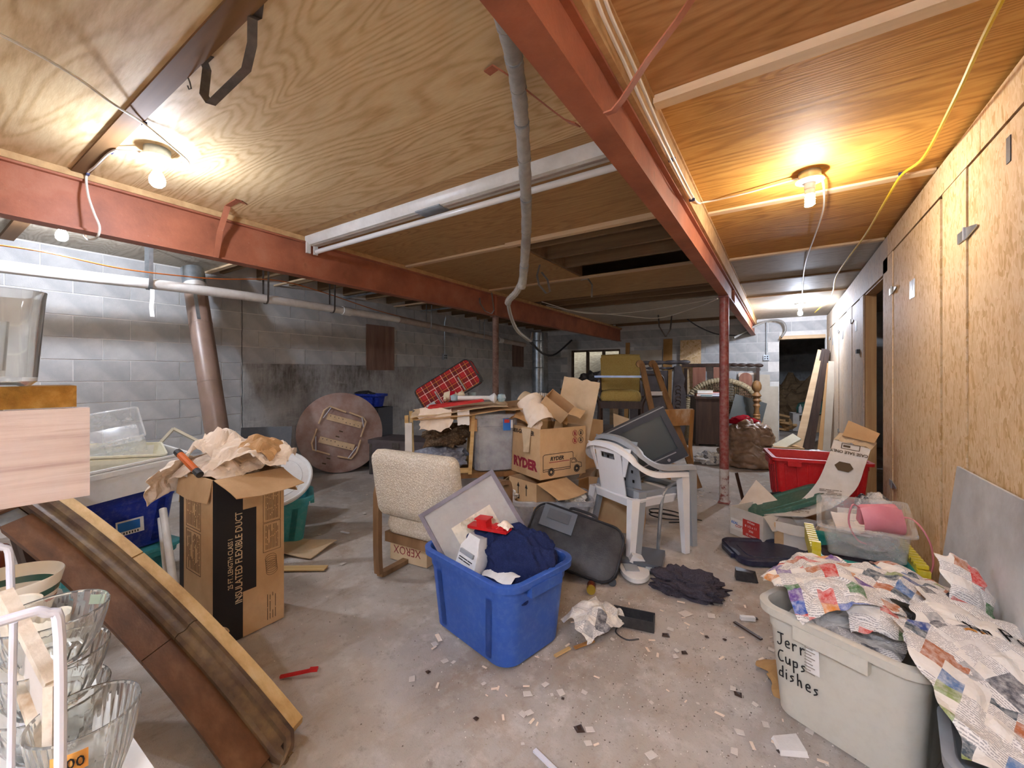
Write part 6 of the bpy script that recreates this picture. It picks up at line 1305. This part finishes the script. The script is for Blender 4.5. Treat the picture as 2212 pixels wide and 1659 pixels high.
one('wood_strip', MB().bar((0, 0, 0), (-.10, .05, .42), .035, .012), 'dark_wood', 'dark wooden strip sticking out behind the copy carton', 'wood', (-.27, 4.42, .0))
lid('green_lid', 'dark green tote lid propped in the copy carton', .54, .34, 'green_plastic', (.02, 4.10, .29), 0, (R(12), R(-28), R(-6)))
# long folded carton strip leaning on the crate
t = thing('carton_strip', 'long white-faced carton strip printed CASE SALE ONLY bent over the red crate', 'cardboard', (0.215, 4.09, 0.374)); o0 = Vector(t.location)
Lf = smooth_path([(-0.128, 3.936, 0.216), (0.076, 3.998, 0.318), (0.219, 4.044, 0.496), (0.296, 4.071, 0.701), (0.338, 4.122, 0.844)], 5); Rt = smooth_path([(0.14, 3.849, 0.277), (0.313, 3.914, 0.36), (0.455, 3.984, 0.498), (0.51, 3.996, 0.676), (0.551, 4.047, 0.803)], 5)
n = len(Lf) - 1
def stp(u, v): 
    f = min(u * n, n - 1e-4); k = int(f); a = Lf[k].lerp(Lf[k + 1], f - k); b = Rt[k].lerp(Rt[k + 1], f - k); return a.lerp(b, v) - o0
MB().sheet(20, 6, stp, -.006).build('panel', 'cardboard_white', t)
c_, xx, yy = stp(.72, .5), stp(.72, .6) - stp(.72, .4), stp(.78, .5) - stp(.66, .5); Fh = frame(c_, xx, yy); nz = Fh.to_3x3() @ Vector((0, 0, 1))
sgn = 1 if nz.dot(-(c_ + o0)) > 0 else -1
def onstrip(u, off=.0075): return stp(u, .5) + nz * sgn * off
MB().prism([(.058, 0), (.032, .034), (-.032, .034), (-.058, 0), (-.032, -.034), (.032, -.034)], -.004, .0006, frame(onstrip(.70, .0072), xx, yy)).build('hand_hole', 'ink_brown', t)
text('CASE SALE ONLY', .03, 'ink_brown', t, onstrip(.86), -xx, -yy, ext=.0005, bold=.0006)
m = MB(); outline(m, frame(onstrip(.94, .0065), xx, yy), -.055, .055, -.02, .02, .005); lines(m, frame(onstrip(.94, .0065), xx, yy), -.045, .045, -.012, .012, 1, .014, 9); m.build('print', 'ink_brown', t); m = MB(); Fq = frame(onstrip(.42, .009), stp(.42, .6) - stp(.42, .4), stp(.48, .5) - stp(.36, .5)); lines(m, Fq, -.06, .08, -.035, .035, 6, .004, 4); m.build('print', 'ink_brown', t); m = MB(); Fq = frame(onstrip(.16, .010), stp(.16, .6) - stp(.16, .4), stp(.22, .5) - stp(.1, .5)); lines(m, Fq, -.06, .06, -.03, .03, 4, .004, 6); m.build('print', 'ink_brown', t)
e0 = Lf[-1] - o0; e1 = Rt[-1] - o0; upv = (Lf[-1] - Lf[-2]).normalized()
MB().sheet(5, 8, lambda u, v: e0.lerp(e1, v) + upv * (.05 * u) + Vector((.03 * u, .05 * u, 0)) + Vector((0, 0, .01 * math.sin(v * 17))), .004).build('corrugated_edge', 'cardboard_pale', t)
MB().sheet(5, 6, lambda u, v: e0.lerp(e1, .15 + .85 * v) + upv * .045 + Vector((.01 + .05 * u, .12 * u, .11 * u - .05 * u * v)), .005).build('flap', 'cardboard', t)
# navy lid on the floor, rubber block, caster
lid('navy_tray_cover', 'dark navy tote lid lying on the floor before the copy carton', .60, .43, 'navy_plastic', (-.07, 3.66, .002), 27, h=.045)
one('rubber_block', MB().hexa([(-.065, -.03, 0), (.065, -.03, 0), (.065, .03, 0), (-.065, .03, 0)], [(-.065, -.03, .065), (.03, -.03, .06), (.06, .03, .05), (-.06, .03, .065)]), 'black_plastic', 'black rubber block on the floor near the navy lid', 'block', (-0.202, 3.137, 0), 15, bevel=.004)
one('caster_wheel', MB().lathe([(0, -.01), (.025, -.01), (.027, 0), (.025, .01), (.008, .01), (.008, .02), (0, .02)], 18), 'grey_plastic', 'small grey wheel beside the navy lid', 'wheel', (.09, 3.30, .028), rot=(R(80), 0, R(20)))
# teal and yellow tote with clear bin and pink purse
t = tote('teal_crate', 'teal tote with yellow ends under the clear bin', .46, .52, .27, 'teal_green', (.395, 3.34, 0), 2, taper=.9, r=.03, handles=False)
for sx in (-1, 1):
    e = MB().bx(sx * .235 - .022, sx * .235 + .022, -.26, .24, .20, .30).build('end_cap', 'yellow_plastic', t, .004)
    for k in range(11): MB().bx(sx * .235 - .026, sx * .235 + .026, -.24 + k * .044, -.215 + k * .044, .30, .318).build('tooth', 'yellow_plastic', e)
MB().bx(-.258, -.214, -.278, -.25, .04, .36).build('corner_post', 'yellow_plastic', t, .004); MB().bx(.205, .26, -.278, -.25, .0, .30).build('corner_post', 'yellow_plastic', t, .004)
for k in range(6): MB().bx(-.19 + k * .066, -.15 + k * .066, -.275, -.262, .215, .262).build('rib_block', 'teal_green', t, .003)
cloth('dark_cloth', 'dark clutter filling the teal tote', .38, .42, 'black_cloth', (.395, 3.36, .20), (0, 0, 0), 111, .02, .03)
b = thing('clear_bin', 'clear plastic fridge bin tilted on the teal tote', 'bin', (.42, 3.32, .312), 0, None, (R(16), R(-3), R(-4)))
MB().loft([rr(.36, .30, .03, 0, 5), rr(.40, .34, .03, .2, 5), rr(.45, .39, .03, .2, 5), rr(.45, .39, .03, .208, 5), rr(.40, .34, .03, .208, 5), rr(.39, .33, .03, .19, 5), rr(.35, .29, .03, .006, 5)]).build('tray', 'clear_bin', b, smooth=30)
one('glass_dish', MB().lathe([(0, 0), (.09, 0), (.14, .03), (.15, .05), (.145, .05), (.09, .01), (0, .01)], 32), 'clear_bin', 'oval glass dish inside the clear bin', 'dish', (.42, 3.26, .345), rot=(R(16), 0, 0))
one('white_folder', MB().bx(-.13, .13, -.09, .09, 0, .012), 'white_paper', 'white folder inside the clear bin under the pink purse', 'folder', (.40, 3.36, .405), rot=(R(20), R(5), R(8)), bevel=.003)
one('white_folder', MB().bx(-.12, .12, -.08, .08, 0, .01), 'white_paper', 'second white folder lying higher in the clear bin', 'folder', (.42, 3.42, .44), rot=(R(24), R(-4), R(-6)), bevel=.003)
nm('pink_leather', [(.3, 'd98592'), (.7, 'e59aa5')], 8, 4, .45, .1, 60)
t = thing('pink_purse', 'pink leather purse with a thin strap lying in the clear bin', 'purse', (.47, 3.29, .46), 0, None, (R(25), R(-6), R(16)))
MB().loft([[(x, yy, z + .07) for x, z, _ in rr(.19 + e, .13 + e, .02, 0, 4)] for yy, e in ((-.022, -.012), (-.016, 0), (.016, 0), (.022, -.012))]).build('body', 'pink_leather', t, smooth=40)
MB().sheet(8, 8, lambda u, v: (-.1 + .2 * u, -.024 - .07 * math.sin(v * 2.6), .14 - .16 * v + .02 * math.sin(u * 4)), .004).build('flap', 'pink_leather', t, smooth=60)
MB().tube(smooth_path([(-.09, 0, .12), (-.14, -.02, .16), (-.16, -.05, .05), (-.12, -.09, -.05), (-.05, -.11, -.06)], 5), .005, 6).build('strap', 'pink_leather', t)
MB().tube(smooth_path([(.09, 0, .05), (.16, -.04, .06), (.2, -.12, -.02), (.2, -.18, -.14), (.17, -.2, -.22)], 5), .005, 6).build('strap', 'pink_leather', t)
# grey panel leaning on the wall
nm('cement_board', [(.3, 'bfc1c1'), (.7, 'cfd1d1')], 4, 6, .85, .1, 60, dirt=('77706a', .35, 5))
P = [(.64, 2.98), (.64, 1.75), (.65, 1.75), (.65, 2.98)]
one('cement_panel', MB().hexa([(x, y, 0) for x, y in P], [(x + .06, y - .15, .915) for x, y in P]), 'cement_board', 'grey cement panel leaning on the strand board wall at the right', 'panel', (0, 0, .005), bevel=.002)
# beige tote with handwriting
t = tote('beige_tote', 'beige tote with handwritten lettering and a paper tag heaped with newspaper', .62, .54, .44, 'beige_plastic', (.27, 2.12, 0), 64.3, taper=.88, r=.07)
def face(x, z): 
    k = .88 + .12 * z / .44; return (-((.62 - .056) * k / 2 + .004), x, z)
def hand(pts, w=.0045):
    m = MB(); 
    for st in pts: m.tube([face(x, z) for x, z in smooth_path2(st)], w, 5)
    return m
def smooth_path2(p): 
    return [(q.x, q.y) for q in smooth_path([(a, b, 0) for a, b in p], 4)]
def glyph(strokes, ox, oz, s): return [[(ox - x * s, oz + z * s) for x, z in st] for st in strokes]
G = {'J': [[(0, 1.3), (.6, 1.35)], [(.35, 1.3), (.35, .3), (.1, 0), (-.05, .2)]], 'e': [[(0, .4), (.4, .5), (.3, .8), (.05, .6), (.1, .1), (.45, .1)]], 'r': [[(0, .8), (.02, 0)], [(.02, .5), (.2, .8), (.4, .75)]], 'C': [[(.5, 1.2), (.15, 1.1), (0, .5), (.2, 0), (.5, .1)]], 'u': [[(0, .7), (.05, .1), (.3, .1), (.4, .7)], [(.4, .7), (.42, 0)]], 'p': [[(0, .7), (.02, -.6)], [(.02, .6), (.35, .7), (.35, .2), (.05, .1)]], 's': [[(.35, .75), (.05, .6), (.3, .3), (0, 0)]], 'd': [[(.4, 1.3), (.4, 0)], [(.4, .6), (.1, .6), (.05, .1), (.4, .1)]], 'i': [[(0, .7), (0, 0)], [(0, 1.0), (.03, 1.05)]], 'h': [[(0, 1.3), (0, 0)], [(0, .5), (.25, .7), (.35, 0)]]}
m = MB()
for word, oz, s in (('Jerr', .29, .036), ('Cups', .225, .036), ('dishes', .16, .036)):
    x = .185
    for ch in word:
        for st in glyph(G[ch], x, oz, s): m.tube([face(a, b) for a, b in smooth_path2(st)], .0024, 5)
        x -= (.5 if ch != 'i' else .12) * s + .009
m.build('handwriting', 'ink', t)['label'] = 'black marker writing reading Jerr Cups dishes'
tg = MB().sheet(4, 6, lambda u, v: (face(.079 - .042 * u, .37 - .12 * v)[0] - .012, .079 - .042 * u, .37 - .12 * v), .0012).build('paper_tag', 'white_paper', t); MB().tube([(-.305, .058, .36), (-.30, .06, .39), (-.28, .062, .44)], .002, 5).build('string', 'cable_white', tg)
m = MB(); lines(m, frame((-.315, .077, .26), (0, -1, 0), (0, 0, 1)), .004, .038, .0, .1, 9, .0025, 12); m.build('tag_print', 'ink_grey', tg)
# newspapers: heap over the beige tote and sheets spread to the right
def news(label, sx, sy, mat, loc, rot, seed, amp=.035, dome=.05, n=34, sc=8): one('newspaper', crumple(sx, sy, amp, seed, n, n, dome, .5, sc, .001), mat, label, 'newspaper', loc, rot=rot, smooth=0, group='newspapers heaped on the beige tote')
news('large advertising page crumpled at the left front of the beige tote', .36, .28, 'news_ad', (.15, 2.07, .485), (.06, -.10, .5), 121, .035, .07)
news('crumpled advertising page at the back left of the heap', .32, .28, 'news_ad', (.12, 2.25, .475), (-.12, -.18, 1.1), 122, .035, .05)
news('crumpled photo page in the middle of the heap', .40, .30, 'news_photo', (.34, 2.24, .485), (.05, .08, .2), 123, .03, .045)
news('page of text and blue pictures at the back right of the heap', .34, .26, 'news_photo', (.48, 2.32, .475), (-.06, .16, -.3), 124, .03, .04)
news('curled page corner standing up by the grey panel', .16, .20, 'news_ad', (.58, 2.27, .55), (.9, .3, .5), 125, .02, .03, 20)
news('low crumpled page filling the beige tote', .50, .36, 'news_text', (.25, 2.13, .36), (0, 0, 1.1), 126, .03, .04)
news('advertising page spilling over the front of the beige tote', .2, .16, 'news_ad', (.29, 1.995, .45), (.25, .1, .2), 127, .03, .04, 26)
news('printed page with large headline draped to the right of the heap', .34, .28, 'news_text', (.56, 2.02, .47), (.15, .30, -.2), 128, .02, .03)
news('broad photo page draped over the grey tote at the right edge', .46, .42, 'news_photo', (.56, 1.78, .40), (.42, .22, .3), 129, .02, .03)
news('text page lying on the broad photo page at the right edge', .30, .26, 'news_text', (.58, 1.86, .45), (.38, .16, .1), 130, .015, .02, 26)
from mathutils.bvhtree import BVHTree
def headline(o, s_, size, x, y, ang, mat='ink'):
    bv = BVHTree.FromPolygons([v.co for v in o.data.vertices], [tuple(p.vertices) for p in o.data.polygons])
    h = text(s_, size, mat, o, (x, y, 0), (math.cos(R(ang)), math.sin(R(ang)), 0), (-math.sin(R(ang)), math.cos(R(ang)), 0), 'headline', .0003)
    for v in h.data.vertices:
        q_ = bv.ray_cast(Vector((v.co.x, v.co.y, 1)), Vector((0, 0, -1)))
        if q_[0]: v.co.z = q_[0].z + .004
for o in [o for o in bpy.data.objects if o.get('label') == 'printed page with large headline draped to the right of the heap']: headline(o, 'he Pe', .075, .02, .0, 30); headline(o, 'GE', .085, -.02, -.075, 30, 'label_orange')
tote('grey_tote', 'grey tote under the spread newspapers at the right edge', .36, .30, .33, 'grey_plastic', (.53, 1.66, 0), 80, taper=.88)
# ================================================================= FLOOR CLUTTER
def flat(o_): return (o_[0], o_[1], .004)
one('black_garment', clothblob(.20, .13, .10, 141, 5, 3.4), 'black_cloth', 'crumpled black garment lying on the floor in front of the white chair', 'cloth', (-.50, 2.80, -.004), 15, smooth=70)
t = thing('white_appliance', 'white plastic appliance base with grey insert on the floor by the black suitcase', 'appliance', (-.86, 2.80, .004), 30)
MB().loft([[(x * s_, y * s_, z) for x, y, _ in [(.115 * math.cos(R(a)) * (1 if abs(a - 180) > 90 else .7), .155 * math.sin(R(a)), 0) for a in range(0, 360, 15)]] for z, s_ in ((0, .95), (.008, 1), (.03, .97), (.036, .85))]).build('shell', 'white_plastic', t); MB().bx(-.05, .04, -.05, .05, .036, .043).build('insert', 'grey_plastic', t, .002); MB().box((.05, .09, .06), (.1, .1, .05), None, Matrix.Rotation(R(25), 3, 'Y')).build('cover', 'white_plastic', t, .01)
t = thing('briefcase', 'flat black briefcase with metal edges on the floor beside the suitcase', 'briefcase', (-.90, 2.98, 0), 8)
MB().bx(-.2, .2, -.14, .14, .004, .035).build('base', 'black_nylon', t, .004); MB().bx(-.2, .2, -.14, .14, .038, .068).build('lid', 'grey_panel', t, .004); MB().bx(-.204, .204, -.144, .144, .033, .040).build('metal_band', 'steel', t)
for x in (-.12, .12): MB().bx(x - .02, x + .02, -.15, -.14, .025, .05).build('lock', 'steel', t, .002)
t = thing('glass_jar', 'small glass jar with a yellow lid lying on the floor', 'jar', (-1.005, 2.437, 0.025), 0, None, (R(90), 0, R(20))); nm('brass', 'c9b24a', 5, 3, .3, metal=.7)
MB().lathe([(0, -.03), (.026, -.03), (.028, -.02), (.028, .02), (.02, .03), (0, .03)], 18).build('body', 'amber_glass', t); MB().lathe([(0, .046), (.026, .046), (.028, .04), (.028, .028), (0, .028)], 18).build('lid', 'brass', t)
one('newspaper', crumple(.33, .20, .035, 151, 28, 20, .07, .6, 9, .001), 'news_text', 'torn newspaper sheet on the floor right of the blue tote', 'newspaper', (-.84, 2.10, .03), rot=(.2, .1, 1.2), smooth=0)
one('kraft_scrap', crumple(.12, .10, .03, 152, 14, 12, .05, .5, 12), 'kraft_dark', 'brown crumpled paper between the blue tote and the newspaper', 'paper', (-.90, 2.15, .02), smooth=0)
t = thing('black_tray', 'broken black plastic tray on the floor beside the torn newspaper', 'tray', (-.68, 2.24, .002), 12)
MB().bx(-.11, .11, -.05, .05, 0, .004).build('base', 'black_plastic', t)
for a in ((-.11, .11, -.05, -.044), (-.11, .11, .044, .05), (-.11, -.104, -.044, .044), (.104, .11, -.044, .03)): MB().bx(a[0], a[1], a[2], a[3], .004, .055).build('side', 'black_plastic', t)
MB().tube(smooth_path([(-.05, -.05, .03), (-.08, -.12, .01), (-.02, -.17, .01), (.04, -.15, .015)], 5), .004, 5).build('loose_strip', 'black_plastic', t)
one('red_stick', MB().bar((0, 0, .006), (.10, .09, .022), .014, .010).box((.105, .095, .024), (.035, .02, .012), None, Matrix.Rotation(R(40), 3, 'Z')), 'red_plastic', 'red plastic handle on the floor by the tipped table', 'handle', (-1.881, 0.972, 0), bevel=.002)
for i, (q_, ln, a, mt, lab) in enumerate((((-0.831, 1.925, 0), .12, 60, 'orange_oak', 'thin wooden strip on the floor under the torn newspaper'), ((-0.897, 1.813, 0), .10, 70, 'pine', 'pale wooden strip on the floor right of the blue tote'), ((-2.81, 1.594, 0), .35, 35, 'pine', 'flat board on the floor behind the duct carton'), ((-3.134, 2.164, 0), .09, 10, 'white_plastic', 'white plastic strip on the floor left of the oatmeal chair'), ((-0.155, 2.503, 0), .16, -35, 'dark_wood', 'dark wood splinter on the floor left of the beige tote'), ((-0.679, 1.266, 0), .14, -15, 'white_wire', 'white plastic rod on the floor at the bottom of the picture'))):
    one('wood_strip', MB().box((0, 0, .006), (ln, .016 if i != 2 else .07, .008)), mt, lab, 'strip', (q_[0], q_[1], .002), a, bevel=.001)
one('concrete_chip', MB().hexa([(-.05, -.035, 0), (.045, -.04, 0), (.05, .04, 0), (-.045, .035, 0)], [(-.045, -.03, .016), (.04, -.035, .02), (.045, .035, .024), (-.04, .03, .016)]), 'white_paper', 'square pale chip on the floor at the foot of the beige tote', 'chip', (0.02, 1.81, 0), 30, bevel=.003)
one('spray_can', MB().box((0, 0, .012), (.075, .022, .02)), 'white_plastic', 'small white plastic stick on the floor left of the beige tote', 'stick', (-0.162, 2.621, 0), 25, bevel=.004)
one('shoe', MB().loft([rr(.20, .075, .035, 0, 5), rr(.21, .08, .036, .02, 5), rr(.19, .07, .033, .04, 5, -.01), rr(.10, .06, .028, .07, 5, -.05)]), 'black_plastic', 'black shoe on the floor behind the duct carton', 'shoe', (-4.808, 2.728, 0), 40, smooth=50)
one('flat_carton', MB().sheet(6, 5, lambda u, v: (.42 * (u - .5), .3 * (v - .5), .012 + .01 * math.sin(u * 5 + v * 3)), .006), 'cardboard_pale', 'flattened cardboard on the floor right of the duct carton', 'cardboard', (-3.146, 1.785, 0), 20)
bpy.data.objects['flat_carton.001'].location.z = .008
one('kraft_sheet', crumple(.26, .22, .03, 161, 20, 18, .05, .4, 6), 'cardboard_inner', 'brown packing paper on the floor left of the beige tote', 'paper', (.06, 2.2, .012), rot=(0, 0, .4), smooth=0)
# scraps that can be told apart, then grit that cannot be counted
q = random.Random(5); scr = [(MB().hexa([(-1, -.7, 0), (1, -.8, 0), (.8, .7, 0), (-.9, .8, 0)], [(-.9, -.6, .12), (.9, -.7, .35), (.7, .6, .2), (-.8, .7, .1)]).mesh('scrap'), 'cardboard_white'), (MB().hexa([(-1, -.3, 0), (1, -.4, 0), (1.1, .3, 0), (-.9, .4, 0)], [(-1, -.25, .2), (1, -.35, .15), (1.1, .25, .2), (-.9, .35, .3)]).mesh('scrap'), 'kraft'), (MB().hexa([(-.8, -.8, 0), (.9, -.6, 0), (.6, .9, 0), (-.7, .6, 0)], [(-.4, -.4, .6), (.5, -.3, .5), (.3, .5, .6), (-.4, .3, .5)]).mesh('scrap'), 'dark_wood')]
zones = [(-1.0, 1.5, .3, .12, 34, 'near the front of the blue tote'), (-.55, 2.2, .3, .2, 36, 'beside the broken black tray'), (-.05, 2.62, .3, .25, 18, 'left of the beige tote'), (-.03, 1.78, .12, .2, 22, 'at the foot of the beige tote'), (-.75, 1.7, .5, .3, 22, 'on the open floor right of the blue tote'), (-3.2, 2.3, .8, .5, 16, 'behind the duct carton'), (-.75, 5.0, .3, .35, 40, 'behind the plastic chairs')]
seen = {}
for (cx, cy, sx, sy, n, where) in zones:
    for i in range(n):
        x, y = q.gauss(cx, sx), q.gauss(cy, sy)
        if y < 1.2 or x > .6: continue
        me, mt = scr[q.choice((0, 0, 1, 1, 2))]; o = link('floor_scrap', me, mt, None); s_ = q.uniform(.006, .02) if q.random() < .94 else q.uniform(.02, .034)
        o.location = (x, y, .002); o.scale = (s_, s_, min(s_ * .8, .008)); o.rotation_euler = (0, 0, q.uniform(0, 6.3))
        tag(o, {'cardboard_white': 'pale paper scrap', 'kraft': 'tan scrap of packing', 'dark_wood': 'dark crumb of debris'}[me.materials[0].name if me.materials else mt] + ' on the floor ' + where, 'scrap', 'scraps on the floor ' + where)
m = MB(); q = random.Random(11)
for i in range(5200):
    if i < 2600: x, y = q.gauss(-.45, .55), q.gauss(2.1, .5)
    else: x, y = q.uniform(-3.6, .6), q.uniform(1.0, 5.5)
    x = min(x, .6)
    s_ = q.uniform(.0012, .0045); z = floor_z(x, y) + .001; a = q.uniform(0, 6.3); c1, s1 = math.cos(a) * s_, math.sin(a) * s_
    m.add([(x + c1, y + s1, z), (x - s1, y + c1, z), (x - c1, y - s1, z), (x + s1 * .7, y - c1 * .7, z), (x, y, z + s_ * .9)], [(0, 1, 4), (1, 2, 4), (2, 3, 4), (3, 0, 4)])
nm('grit_mix', [(.35, '4e463f'), (.5, 'a59a8c'), (.6, 'e6e2da')], 90, 2, .9)
tag(m.build('floor_grit', 'grit_mix', None, smooth=0), 'fine grit and crumbs scattered over the concrete floor', 'grit', None, 'stuff')
